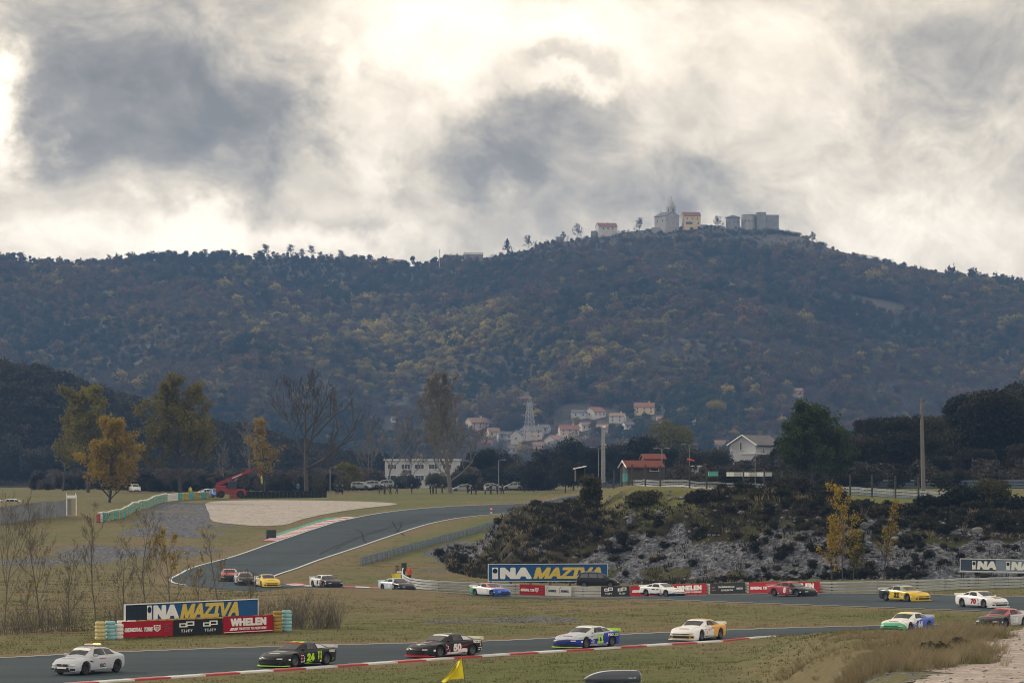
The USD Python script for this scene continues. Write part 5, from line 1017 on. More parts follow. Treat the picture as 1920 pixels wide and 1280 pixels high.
class CarShape:
    """spec: rows of (x, half width, bottom, side top, centre top) for the body and (x, base half width, belt z, top half width, top z) for the cabin"""
    def __init__(s, body, cabin, nose, tail, axles, wheel_r, track, wheel_w, arch):
        b = np.array(body, float); c = np.array(cabin, float)
        def bs(w, zb, zs, zc): return [(0, zb), (w * .90, zb), (w * .97, zb + .06), (w, zb + .22), (w * 1.0, zb + (zs - zb) * .60), (w * .985, zs - .09), (w * .945, zs - .015), (w * .62, zs + .75 * (zc - zs)), (0, zc)]
        def cs(wb, zb, wt, zt): h = zt - zb; return [(0, zb - .25), (wb, zb - .25), (wb * .985, zb), (wt + (wb - wt) * .16, zb + h * .80), (wt * .90, zb + h * .955), (0, zt)]
        s.B = Loft(b[:, 0], np.array([bs(*r_[1:]) for r_ in b])); s.C = Loft(c[:, 0], np.array([cs(*r_[1:]) for r_ in c]), 20, 4)
        s.nose, s.tail, s.x0, s.x1, s.axles, s.r, s.track, s.ww, s.wmax = nose, tail, b[0, 0], b[-1, 0], axles, wheel_r, track, wheel_w, b[:, 1].max()
        m = manifold(*s.B.solid(s.deform))
        for ax in axles:
            for sd in (-1, 1):
                cyl = manifold3d.Manifold.cylinder(.62, arch, arch, 32).rotate((90, 0, 0)).translate((ax, sd * s.wmax + (.62 if sd > 0 else 0) - (.28 if sd > 0 else -.28), wheel_r)); m = m - cyl
        s.body = from_manifold(m); s.cab = s.C.solid(None)
    def deform(s, v):
        v = np.array(v, float); x, y, z = v[..., 0], v[..., 1], v[..., 2]; yy = np.minimum(np.abs(y) / s.wmax, 1.0)
        wf = sstep((x - (s.x1 - .75)) / .75); wr = sstep(((s.x0 + .6) - x) / .6)
        v[..., 0] = x - wf * (s.nose[0] * yy ** 2.6 + s.nose[1] * np.maximum(0, z - .36)) + wr * (s.tail[0] * yy ** 3 + s.tail[1] * np.maximum(0, .5 - z) )
        return v
    def patch(s, loft, xa, xb, ia, ib, side=1, off=.006, nx=6, ni=5):
        """sheet on a loft between x = xa(i)..xb(i) and section index ia..ib (xa, xb: (at ia, at ib)); side +1 left, -1 right, 0 across the top"""
        def tri(sd):
            u, w = np.meshgrid(np.linspace(0, 1, nx + 1), np.linspace(0, 1, ni + 1), indexing='ij'); i = ia + (ib - ia) * w
            a = xa[0] + (xa[1] - xa[0]) * w; b = xb[0] + (xb[1] - xb[0]) * w; x = a + (b - a) * u
            e = 1e-3; P = loft.S(x, i); dx = loft.S(x + e, i) - loft.S(x - e, i); di = loft.S(x, np.minimum(i + e, loft.K - 1)) - loft.S(x, i - e); nn = np.cross(di, dx); nn /= np.linalg.norm(nn, axis=-1, keepdims=True) + 1e-12
            if nn[..., 1:].reshape(-1, 2) @ [1, .3] @ np.ones(len(nn.reshape(-1, 3))) < 0: nn = -nn
            P = P + nn * off; P = P.reshape(-1, 3); F = grid_faces(nx + 1, ni + 1)
            if sd < 0: P = P * [1, -1, 1]
            t_ = P[F[0]]; nr = np.cross(t_[1] - t_[0], t_[2] - t_[0]); out = nr @ (t_.mean(0) - [t_.mean(0)[0], 0, .5])
            return P, (F if out > 0 else F[:, ::-1])
        if side: P, F = tri(side)
        else:
            (p1, f1), (p2, f2) = tri(1), tri(-1); P, F = np.vstack([p1, p2]), np.vstack([f1, f2 + len(p1)])
        return (s.deform(P) if loft is s.B else P), F
    def side_put(s, mesh, x0, z0, side, off=.006, shearz=0.0):
        """lay flat lettering (u right, v up, depth) on the car's flank, reading rightly from that side; (x0, z0) = lower left corner as read"""
        v, f = mesh; u, w, o = v[:, 0], v[:, 1], v[:, 2]; z = z0 + w
        x = x0 - u if side > 0 else x0 + u
        q = s.B.sec(x); y = np.array([np.interp(zz, np.maximum.accumulate(qq[1:7, 1]), qq[1:7, 0]) for zz, qq in zip(z, q)])
        P = np.column_stack([x, side * (y + off + o), z]); P = s.deform(P)
        return P, (f if side > 0 else f)
    def cab_side_put(s, mesh, x0, z0, side, off=.012): 
        v, f = mesh; x = x0 - v[:, 0] if side > 0 else x0 + v[:, 0]; z = z0 + v[:, 1]; q = s.C.sec(x)
        y = np.array([np.interp(zz, np.maximum.accumulate(qq[1:5, 1]), qq[1:5, 0]) for zz, qq in zip(z, q)]); return np.column_stack([x, side * (y + off + v[:, 2]), z]), f
    def front_grid(s, y0, y1, z0, z1, off=.012, n=8, rounded=.0):
        """sheet over the nose between y0..y1, z0..z1"""
        Y, Z = np.meshgrid(np.linspace(y0, y1, n + 1), np.linspace(z0, z1, 4), indexing='ij'); P = np.stack([np.full_like(Y, s.x1 + off), Y, Z], -1).reshape(-1, 3); F = grid_faces(n + 1, 4)
        return s.deform(P), F[:, :] if True else F
    def top_sheet(s, poly_xy, off=.008, res=.09):
        """flat shape (x, y) laid on the bonnet / deck / roof"""
        p = shapely.segmentize(poly_xy, res); V, F = [], []
        gs = getattr(p, 'geoms', [p])
        for g in gs:
            v2, f2 = trimesh.creation.triangulate_polygon(g, engine='earcut'); F.append(f2 + sum(len(a) for a in V)); V.append(v2)
        v2 = np.vstack(V); q = s.B.sec(v2[:, 0]); z = np.array([np.interp(abs(yy), np.maximum.accumulate(qq[:5:-1, 0]), qq[:5:-1, 1]) for yy, qq in zip(v2[:, 1], q)])
        P = s.deform(np.column_stack([v2, z + off])); F = np.vstack(F); t_ = P[F[0]]
        if np.cross(t_[1] - t_[0], t_[2] - t_[0])[2] < 0: F = F[:, ::-1]
        return P, F
    def roof_sheet(s, poly_xy, off=.012):
        p = shapely.segmentize(poly_xy, .12); V, F = [], []
        for g in getattr(p, 'geoms', [p]):
            v2, f2 = trimesh.creation.triangulate_polygon(g, engine='earcut'); F.append(f2 + sum(len(a) for a in V)); V.append(v2)
        v2 = np.vstack(V); q = s.C.sec(v2[:, 0]); z = np.array([np.interp(abs(yy), qq[:2:-1, 0], qq[:2:-1, 1]) for yy, qq in zip(v2[:, 1], q)]); P = np.column_stack([v2, z + off]); F = np.vstack(F)
        t_ = P[F[0]]
        if np.cross(t_[1] - t_[0], t_[2] - t_[0])[2] < 0: F = F[:, ::-1]
        return P, F
_tyre_v, _tyre_f = lathe([(.215, -.13), (.30, -.135), (.328, -.11), (.335, -.06), (.335, .06), (.328, .11), (.30, .135), (.215, .13)], 26, 'y')
def rim_mesh(spokes=10, r=.215):
    m = MB().add(lathe([(r * .86, .085), (r * 1.0, .125), (r * 1.0, -.1), (r * .86, -.1)], 26, 'y')).add(lathe([(.0, .07), (.055, .075), (.06, .03), (0, .03)], 12, 'y'))
    for k in range(spokes):
        a = 2 * math.pi * k / spokes; M = trimesh.transformations.rotation_matrix(a, [0, 1, 0]); M[:3, 3] = [0, 0, 0]
        m.add(trimesh.creation.box((.045, .03, r * .9), trimesh.transformations.translation_matrix([0, .062, r * .48])), M)
    m.add(lathe([(0, .0), (r * .9, .0), (r * .9, .02), (0, .02)], 20, 'y')); return m.get()
_rim = rim_mesh()
def wheel(t, x, y, r, side, rim_m, w=1.0):
    k = r / .335; wh = sub('wheel', t)
    fl = np.array([k, side * w, k]); ff = 1 if side > 0 else -1
    obj('tyre', (_tyre_v * fl + [x, y, r], _tyre_f[:, ::ff]), RUBBER, wh, smooth=35); obj('rim', (_rim[0] * fl + [x, y, r], _rim[1][:, ::ff]), rim_m, wh, smooth=30)
# --- the stock cars: one shape, many liveries
STOCK = CarShape([(-2.50, .86, .24, .86, .90), (-2.38, .92, .17, .91, .95), (-1.9, .955, .15, .925, .965), (-1.45, .975, .14, .915, .96), (-.8, .96, .14, .89, .93), (.2, .955, .14, .87, .90), (.8, .96, .14, .845, .885), (1.3, .975, .14, .80, .85), (1.8, .965, .13, .73, .785), (2.2, .93, .12, .655, .70), (2.42, .88, .12, .575, .615), (2.50, .80, .13, .50, .53)],
                 [(-1.98, .74, .92, .60, .95), (-1.6, .80, .92, .60, 1.055), (-1.2, .845, .91, .60, 1.185), (-.8, .865, .90, .61, 1.27), (-.4, .87, .89, .61, 1.305), (0, .865, .88, .60, 1.285), (.25, .855, .875, .60, 1.225), (.6, .82, .865, .60, 1.06), (.98, .70, .845, .56, .865)],
                 (.34, .42), (.20, .12), (1.34, -1.42), .335, 0.825, 1.0, .40)
STRIPED = {}
def stock_car(name, label, px, d, heading, livery, num='', num_c=WHITE_I, splitter=None, spoiler=None, banner_c=None, roof_c=None, hood=(), side_text=(), visible=(1, -1), deck_c=None, skirt=None, num_pos=(-.02, .27), num_h=.40, lamps=PALE_I, grille_c=HOLE, extra=None, dy=0.0, front=None, num2=None, pitch=None, decals=True, group='stock cars following the safety car'):
    t = thing(name, label, 'race car', (sx(px, d), d, g1(sx(px, d), d) + .032 + dy), heading, .91, group)
    body = obj('body', STOCK.body, livery, t, smooth=32); cab = obj('cabin', STOCK.cab, roof_c or livery, t, smooth=32)
    st = STOCK
    obj('windscreen', st.patch(st.C, (.90, .82), (.20, .14), 3.45, 5.0, 0, .008, 8, 6), GLASS, t, smooth=True)
    obj('rear_window', st.patch(st.C, (-1.15, -1.12), (-1.86, -1.86), 3.6, 5.0, 0, .008, 6, 4), GLASS, t, smooth=True)
    for sd in visible:
        obj('window_opening', st.patch(st.C, (.36, .08), (-.66, -.60), 2.12, 2.97, sd, .007), HOLE, t)
        if sd > 0:
            P_, F_ = st.patch(st.C, (.10, -.02), (-.62, -.58), 2.15, 2.94, sd, .012, 8, 6); mm = MB()
            g_ = P_.reshape(9, 7, 3)
            for a_ in range(9): mm.tube(g_[a_], .006, 3, False)
            for b_ in range(7): mm.tube(g_[:, b_], .006, 3, False)
            obj('window_net', mm.get(), STEEL, t)
        else: obj('driver_helmet', (lambda q: (np.array(q.vertices) * [1, 1, 1.1] + [-.30, -.62, 1.05], np.array(q.faces)))(trimesh.creation.icosphere(2, .12)), PALE_I, t)
        obj('pillar_line', st.cab_side_put(extrude(shapely.segmentize(rect(0, 0, .03, .26), .1), .003), -.66, .93, sd, .013), BLACKPLASTIC, t)
        obj('panel_gap', st.side_put(extrude(U(rect(0, 0, .012, .58), rect(1.05, .0, 1.062, .60), shapely.segmentize(rect(0, .585, 1.06, .597), .2)), .002), (.62 if sd > 0 else -.45), .20, sd, .003), HOLE, t); obj('quarter_window', st.patch(st.C, (-.76, -.72), (-1.55, -1.22), 2.14, 2.90, sd, .008), PALE_I if num in ('24', '50') else GLASS, t)
    if banner_c: obj('windscreen_strip', st.patch(st.C, (.36, .33), (.20, .16), 3.5, 5.0, 0, .014, 3, 6), banner_c, t)
    # nose: grille, lower opening, lamps, splitter
    obj('grille', st.front_grid(-.58, .58, .20, .33, .014), grille_c, t); obj('upper_grille', st.front_grid(-.62, .62, .42, .47, .012), HOLE, t)
    for sd in (-1, 1): obj('headlight', st.front_grid(sd * .52, sd * .80, .445, .515, .016, 5), lamps, t); obj('brake_duct', st.front_grid(sd * .66, sd * .82, .21, .31, .014, 4), HOLE, t)
    ys = np.linspace(-.95, .95, 21); lip = np.column_stack([np.full(21, 2.58), ys, np.full(21, .0)]); lip = st.deform(lip)
    V = np.vstack([lip + [0, 0, .075], lip + [0, 0, .12], lip + [-.5, 0, .12], lip + [-.5, 0, .075]]); k = np.arange(20)
    F = np.vstack([np.stack([k + a * 21, k + 1 + a * 21, k + 1 + b * 21, k + b * 21], -1) for a, b in ((0, 1), (1, 2), (2, 3), (3, 0))]); F = np.vstack([F[:, [0, 1, 2]], F[:, [0, 2, 3]]])
    F = np.vstack([F, [[0, 21, 42], [0, 42, 63], [20, 62, 41], [20, 83, 62]]]); obj('splitter', (V, F), splitter or BLACKPLASTIC, t)
    m = MB().box((-2.46, 0, 1.0), (.03, 1.62, .15), 0, 0, -.35)
    sp = obj('spoiler', m.get(), spoiler or PALE_I, t)
    for sd in (-1, 1): obj('spoiler_end', boxmesh((-2.40, sd * .825, .98), (.24, .03, .15)), spoiler or PALE_I, t)
    obj('rear_lamp_panel', (st.deform(np.array([(-2.515, y_, z_) for y_ in np.linspace(-.74, .74, 9) for z_ in (.62, .76)])), grid_faces(9, 2)), HOLE, t)
    for ax in st.axles:
        for sd in (-1, 1): wheel(t, ax, sd * st.track, st.r, sd, RIM)
    rail = rect(0, 0, 1.75, .1)
    for sd in visible:
        if skirt is not None: obj('side_skirt', st.side_put(extrude(shapely.segmentize(rect(0, 0, 1.9, .10), .2), .006), (.92 if sd > 0 else -.98), .15, sd), skirt, t)
        if num:
            pz = fit(num2 or num, .34 * len(num), num_h, 5, .12); off_ = .34 * len(num) / 2
            obj('door_number', st.side_put(extrude(pz, .008), (num_pos[0] + off_) if sd > 0 else (num_pos[0] - off_), num_pos[1] + .03, sd, .010), num_c, t)
        if decals:
            rr = random.Random(name + num); g_ = [[], [], []]
            for a in range(6):
                for b in range(3 if a < 4 else 2): g_[rr.randrange(3)].append(rect(.02 + b * .12, a * .085, .02 + b * .12 + rr.uniform(.07, .105), a * .085 + .05))
            for gg, cc in zip(g_, (WHITE_I, PALE_I, RED_I)):
                if gg: obj('sponsor_stickers', st.side_put(extrude(U(*gg), .004), (.86 if sd > 0 else .50), .25, sd, .005), cc, t)
            obj('fender_sticker', st.side_put(extrude(rect(0, 0, .24, .10), .004), (1.98 if sd > 0 else 1.76), .38, sd, .005), WHITE_I, t)
            obj('fender_sticker', st.side_put(extrude(rect(0, 0, .12, .09), .004), (-.80 if sd > 0 else -.92), .22, sd, .005), WHITE_I, t)
        for (txt, x_, z_, w_, h_, c_) in side_text: obj('side_letters', st.side_put(extrude(fit(txt, w_, h_, 3), .006), x_ if sd > 0 else x_ - w_, z_, sd, .009), c_, t)
    for yy_ in (-.62, .62): obj('bonnet_gap', st.top_sheet(Polygon([(.98, yy_ - .006), (2.25, yy_ * .9 - .006), (2.25, yy_ * .9 + .006), (.98, yy_ + .006)]), .004), HOLE, t)
    if decals:
        rb_ = random.Random(name + num + str(px)); obj('bonnet_print', st.top_sheet(affinity.translate(affinity.rotate(fit(('RACING', 'MOTOR', 'TEAM')[rb_.randrange(3)], .62, .13, 2), -90 if visible[0] > 0 else 90, origin=(0, 0)), 1.55, .31 if visible[0] > 0 else -.31)) if False else st.top_sheet(rect(1.9, -.35, 2.05, .35)), PALE_I if num in ('24', '50', '8') else RED_I, t)
    for (poly, c_) in hood: obj('bonnet_print', st.top_sheet(poly), c_, t)
    if deck_c: obj('deck_print', st.top_sheet(rect(-2.35, -.55, -1.98, .55)), deck_c, t)
    if num: obj('roof_number', (lambda P, f: (P, f))(*st.roof_sheet(affinity.translate(affinity.rotate(fit(num, .62, .5, 4), -90, origin=(0, 0)), -.75, .31))), num_c, t)
    obj('mirror', rbox((.52, .86, .93), (.12, .12, .09), .02), livery, t)
    if extra: extra(t, st)
    return t
HD = lambda a, side: None
def head(deg_from_view, right): # nose towards the camera, turned to the viewer's left (right=False) or right
    a = math.radians(deg_from_view); v = np.array([(1 if right else -1) * math.sin(a), -math.cos(a)]); return math.atan2(v[1], v[0])
C_ = dict(black=(.007, .008, .010), white=(.70, .71, .73), lime=(.36, .62, .02), red=(.45, .02, .03), blue=(.008, .03, .27), navy=(.012, .022, .07), yellow=(.66, .46, .03), orange=(.62, .34, .07), silver=(.40, .44, .50), pink=(.46, .12, .13), green=(.08, .38, .20), sky=(.10, .22, .55))
LIME_I = ink('lime', (.40, .68, .03)); ORANGE_I = ink('orange', (.62, .20, .03))
def claw(t, st):
    """three torn green strips on the rear flank"""
    def strip(x, h): return Polygon([(x, h), (x + .075, h - .03), (x + .055, h * .6), (x + .075, h * .35), (x + .035, 0), (x - .0, h * .3), (x + .012, h * .55)])
    for k in range(3): obj('claw_mark', st.side_put(extrude(strip(0, .52 - (.06 if k == 1 else 0)), .006), -.62 - k * .125, .30 + (.05 if k == 1 else 0), 1, .009), LIME_I, t)
    obj('rear_print', st.side_put(extrude(Polygon([(0, 0), (.52, 0), (.52, .28), (.02, .17)]), .005), -1.93, .20, 1, .006), LIME_I, t)
    obj('door_print', st.side_put(extrude(Polygon([(0, 0), (.75, 0), (.62, .14), (.1, .07)]), .005), .50, .15, 1, .006), LIME_I, t)
    obj('roof_print', st.roof_sheet(Polygon([(.08, -.5), (.12, .5), (-.25, .35), (-.12, 0), (-.3, -.4)])), LIME_I, t)
def num_plate(c, x=.34, w=.70, h=.46):
    return lambda t, st: obj('number_panel', st.side_put(extrude(shapely.segmentize(rect(0, 0, w, h), .15), .003), x, .27, 1, .005), c, t)
A_L = 1  # flank that the camera sees on the front road is the left one
stock_car('stock_car', 'black stock car number 24 with lime green splitter and claw marks', 557, 158.5, head(35, False), paint('livery_24', C_['black']), '24', LIME_I, LIME_I, PALE_I, RED_I, None, side_text=[('HEINZ', -1.62, .70, .62, .13, WHITE_I)], visible=(1,), extra=claw, skirt=None, num_pos=(.02, .26), num_h=.42, hood=[(affinity.translate(affinity.rotate(fit('HERTZ', .9, .2, 3), -90, origin=(0, 0)), 1.35, .45), PALE_I)])
def x50(t, st):
    obj('door_print', st.side_put(extrude(shapely.segmentize(Polygon([(0, 0), (1.85, 0), (1.80, .30), (1.45, .33), (1.0, .17), (.2, .12)]), .2), .004), .86, .15, 1, .005), WHITE_I, t); obj('flank_stripe', st.side_put(extrude(Polygon([(0, .0), (1.0, .16), (2.05, .30), (2.05, .34), (1.0, .22), (0, .07)]), .004), .05, .48, 1, .0065), RED_I, t)
    obj('bumper_print', st.front_grid(-.9, .9, .13, .185, .02), RED_I, t); obj('tail_sticker', st.side_put(extrude(Point(0, 0).buffer(.085), .005), -2.18, .62, 1, .007), YEL_I, t); obj('tail_sticker', st.side_put(extrude(U(rect(0, 0, .5, .05), rect(0, .12, .5, .15)), .005), -1.92, .33, 1, .007), WHITE_I, t)
stock_car('stock_car', 'black stock car number 50 with white lower flank and red lip', 832, 167, head(41, False), paint('livery_50', C_['black']), '50', WHITE_I, ink('lipred', (.5, .05, .05)), ink('paleyellow', (.6, .6, .42)), WHITE_I, None, side_text=[('RZOIIC', -1.50, .74, .78, .15, WHITE_I)], visible=(1,), extra=x50, num_pos=(-.1, .30), num_h=.42, hood=[(Polygon([(2.2, .05), (.95, .02), (.95, .20), (2.2, .16)]), RED_I), (Polygon([(2.2, -.10), (.95, -.08), (.95, .0), (2.2, .03)]), WHITE_I), (Polygon([(2.2, .18), (.95, .22), (.95, .36), (2.2, .28)]), ink('cobalt', (.03, .09, .45)))])
stock_car('stock_car', 'blue and silver stock car with lime number 11', 1099, 176, head(36, False), paint('livery_11', C_['silver'], [((-.55, 0, -1.0), -.52, C_['blue'], .25), ((.0, 0, -1.0), -.56, C_['blue'], .1)]), '11', LIME_I, LIME_I, LIME_I, WHITE_I, mat('pale_roof_paint', (.5, .52, .55), .3, .08, coat=.5), side_text=[('PRO', -.95, .66, .55, .16, WHITE_I), ('JOB', -1.60, .64, .55, .18, LIME_I)], visible=(1,), skirt=PALE_I, num_pos=(-.12, .24), num_h=.50)
stock_car('stock_car', 'white stock car number 22 with orange yellow roof and rear', 1308, 184.5, head(29, False), paint('livery_22', C_['white'], [((-1.0, 0, .55), .62, C_['orange'], .35)]), '22', WHITE_I, WHITE_I, WHITE_I, WHITE_I, None, visible=(1,), skirt=ink('deepgreen', (.02, .16, .09)), extra=lambda t, st: (obj('number_panel', st.side_put(extrude(rect(0, 0, .74, .44), .003), .36, .28, 1, .006), ink('tan', (.33, .19, .05)), t), obj('bumper_print', st.front_grid(-.86, .86, .17, .36, .011), ink('ochre', (.50, .30, .05)), t)), num_pos=(-.04, .27))
stock_car('stock_car', 'white and blue stock car number 66 with green nose', 1700, 194, head(33, False), paint('livery_66', C_['white'], [((-.25, 0, -1.0), -.79, (.045, .10, .46), .22), ((1.0, 0, -.55), 1.72, C_['green'], .25)]), '66', WHITE_I, BLACKPLASTIC, PALE_I, ink('lemon', (.62, .60, .12)), None, visible=(1,), dy=.0, num_pos=(-.1, .27), num_h=.44, extra=num_plate(ink('royal', (.04, .09, .42)), .40, .85, .50))
stock_car('stock_car', 'black nosed stock car with red pillars half hidden at the right edge', 1879, 200, head(36, False), paint('livery_18', (.50, .52, .56), [((1.0, 0, 0), .55, C_['black'], .3), ((0, 0, 1.0), .98, C_['red'], .2)]), '18', WHITE_I, WHITE_I, PALE_I, RED_I, mat('roof_red_white', (.40, .06, .07), .35, .2, coat=.5), visible=(1,), num_pos=(-.15, .30))
# far road: these show the right flank
stock_car('stock_car', 'white stock car with red number 70 on the far right bend', 1842, 231.5, head(30, True), paint('livery_70', C_['white']), '70', RED_I, WHITE_I, WHITE_I, None, None, visible=(-1,), extra=lambda t, st: obj('roof_print', st.roof_sheet(rect(-.8, -.45, -.1, .45)), ink('brick', (.36, .10, .06)), t), hood=[(rect(1.3, -.2, 1.75, .35), ink('bronze', (.25, .17, .08)))], num_pos=(.06, .27))
stock_car('stock_car', 'yellow stock car number 31 with dark rear', 1697, 245, head(34, True), paint('livery_31', C_['yellow'], [((-1.0, 0, .1), 1.0, (.02, .03, .045), .6)]), '31', BLACK_I, C_ and YEL_I, PALE_I, ink('lemon', (.62, .60, .12)), mat('roof_blackwhite', (.30, .31, .33), .35, .5, coat=.5), visible=(-1,), num_pos=(.0, .27), num_h=.42)
stock_car('stock_car', 'red stock car number 8 with black bonnet by the red banner', 1486, 262, head(42, True), paint('livery_8', (.33, .045, .06), [((1.0, 0, .25), .55, C_['black'], .2)]), '8', WHITE_I, BLACKPLASTIC, mat('spoiler_red', (.4, .12, .13), .5, .1), RED_I, None, visible=(-1,), num_pos=(-.1, .27), num_h=.50, decals=True)
stock_car('stock_car', 'white stock car number 6 with navy door panel by the guardrail', 1243, 284, head(42, True), paint('livery_6', C_['white'], [((0, 0, -1.0), -.33, C_['navy'], .4)]), '6', WHITE_I, BLACKPLASTIC, WHITE_I, None, None, visible=(-1,), extra=lambda t, st: obj('number_panel', st.side_put(extrude(rect(0, 0, 1.0, .48), .003), -.62, .27, -1, .005), ink('steelblue', (.07, .11, .20)), t), num_pos=(-.1, .28), num_h=.46)
stock_car('stock_car', 'white stock car with blue nose and red window frame', 920, 297, head(38, True), paint('livery_bluenose', C_['white'], [((1.0, 0, -.3), 1.25, (.03, .09, .45), .2), ((-1, 0, -1.2), .75, (.12, .33, .20), .2)]), '', RED_I, BLACKPLASTIC, WHITE_I, None, mat('roof_pink', (.50, .22, .28), .4, .5, coat=.4), visible=(-1,), hood=[(rect(.95, -.6, 1.15, .6), RED_I)])
stock_car('stock_car', 'dark navy nosed stock car with pale blue flank near the yellow board', 745, 302, head(34, True), paint('livery_navynose', (.45, .52, .60), [((1.0, 0, 0), .45, (.014, .018, .032), .25)]), '4', WHITE_I, BLACKPLASTIC, PALE_I, None, None, visible=(-1,), num_pos=(-.1, .3))
stock_car('stock_car', 'black bonnet stock car with white rear flank right of the yellow one', 612, 305, head(28, True), paint('livery_blackwhite', (.60, .63, .66), [((1.0, 0, 0), .35, C_['black'], .3)]), '5', BLACK_I, BLACKPLASTIC, PALE_I, PALE_I, None, visible=(-1,), num_pos=(-.15, .3))
stock_car('stock_car', 'yellow stock car with pale rear leading out of the corner', 501, 303, head(17, True), paint('livery_yellow', C_['yellow'], [((-1.0, 0, 0), .35, (.55, .56, .55), .4)]), '3', WHITE_I, YEL_I, PALE_I, None, mat('roof_mustard', (.5, .33, .06), .35, .3, coat=.5), visible=(-1,))
stock_car('stock_car', 'black and white stock car between the red one and the yellow one', 459, 309, head(11, True), paint('livery_dark2', (.45, .46, .48), [((1.0, 0, -.2), .30, C_['black'], .3)]), '', WHITE_I, BLACKPLASTIC, PALE_I, ink('rose', (.4, .15, .18)), None, visible=(-1,))
stock_car('stock_car', 'red and white striped stock car last down the straight', 430, 320, head(5, True), paint('livery_redwhite', (.50, .50, .51), [((1.0, 0, .2), .62, (.40, .07, .06), .5), ((1.0, 0, -.6), 1.72, C_['black'], .2)]), '', WHITE_I, BLACKPLASTIC, PALE_I, RED_I, None, visible=(-1,))

# --- road cars
def cabin_glass(t, st, fr, rr, wins, sides=(1, -1), top=3.5, GLASS=GLASS):
    obj('windscreen', st.patch(st.C, (fr[0], fr[1]), (fr[2], fr[3]), top, 5.0, 0, .008, 8, 6), GLASS, t, smooth=True); obj('rear_window', st.patch(st.C, (rr[0], rr[1]), (rr[2], rr[3]), top, 5.0, 0, .008, 6, 5), GLASS, t, smooth=True)
    for sd in sides:
        for (a0, a1, b0, b1) in wins: obj('side_window', st.patch(st.C, (a0, a1), (b0, b1), 2.10, 2.97, sd, .007), GLASS, t, smooth=True)
COUPE = CarShape([(-2.22, .78, .30, .86, .93), (-2.05, .86, .22, .93, .99), (-1.36, .925, .20, .95, .99), (-.5, .90, .19, .92, .95), (.5, .895, .19, .90, .93), (.9, .905, .19, .88, .93), (1.36, .92, .19, .82, .89), (1.8, .90, .18, .745, .80), (2.08, .85, .18, .66, .70), (2.22, .78, .20, .55, .58)],
                 [(-1.95, .66, .96, .52, .99), (-1.5, .74, .96, .53, 1.14), (-1.1, .79, .95, .54, 1.28), (-.6, .82, .94, .55, 1.385), (-.1, .83, .93, .56, 1.41), (.3, .82, .925, .56, 1.37), (.6, .80, .92, .56, 1.24), (1.05, .72, .90, .54, .93)], (.24, .30), (.16, .05), (1.32, -1.37), .33, .775, .85, .40)
WAGON = CarShape([(-2.1, .80, .32, .86, .90), (-2.0, .86, .25, .93, .97), (-1.3, .89, .22, .96, .98), (0, .89, .22, .93, .95), (.8, .89, .22, .91, .95), (1.3, .90, .22, .86, .93), (1.75, .87, .22, .76, .82), (2.02, .82, .23, .66, .69), (2.12, .74, .26, .56, .58)],
                 [(-2.03, .74, .95, .58, 1.0), (-1.85, .78, .95, .60, 1.30), (-1.6, .80, .95, .61, 1.47), (-.6, .82, .94, .62, 1.54), (.1, .82, .93, .62, 1.50), (.5, .81, .925, .60, 1.36), (1.25, .72, .90, .56, .93)], (.22, .25), (.12, .05), (1.28, -1.28), .32, .76, .78, .39)
def road_car(st, name, label, loc, rz, pm, wins, fr, rr, rim=RIM, extra=None, group=None, cat='car', sides=(1, -1), scale=1.0):
    t = thing(name, label, cat, loc, rz, scale, group); obj('body', st.body, pm, t, smooth=32); obj('cabin', st.cab, pm, t, smooth=32); cabin_glass(t, st, fr, rr, wins, sides, GLASS=mat('tinted_glass', (.055, .070, .080), rough=.08, spec=.7) if pm is BLACKP else GLASS)
    obj('grille', st.front_grid(-.42, .42, .30, .40, .012), HOLE, t); obj('lower_grille', st.front_grid(-.5, .5, .20, .27, .012), HOLE, t)
    for sd in (-1, 1):
        obj('headlight', st.front_grid(sd * .46, sd * .74, .50, .60, .014, 5), LAMP, t); obj('tail_light', (st.deform(np.array([(st.x0 - .012, sd * y_, z_) for y_ in np.linspace(.45, .76, 5) for z_ in (.72, .84)])), grid_faces(5, 2)), TAIL, t); obj('mirror', rbox((.62, sd * (st.wmax + .05), .98), (.14, .2, .12), .03), pm, t)
        obj('door_line', st.side_put(extrude(U(rect(0, 0, .012, .55), rect(1.02, 0, 1.032, .55)), .002), (.62 if sd > 0 else -.42), .32, sd, .003), BLACKPLASTIC, t)
    for ax in st.axles:
        for sd in (-1, 1): wheel(t, ax, sd * st.track, st.r, sd, rim, .78)
    if extra: extra(t, st)
    return t
BLACKP = paint('black_paint', (.009, .010, .013))
SILVER = paint('silver_paint', (.42, .45, .51), rough=.28, metal=.15)
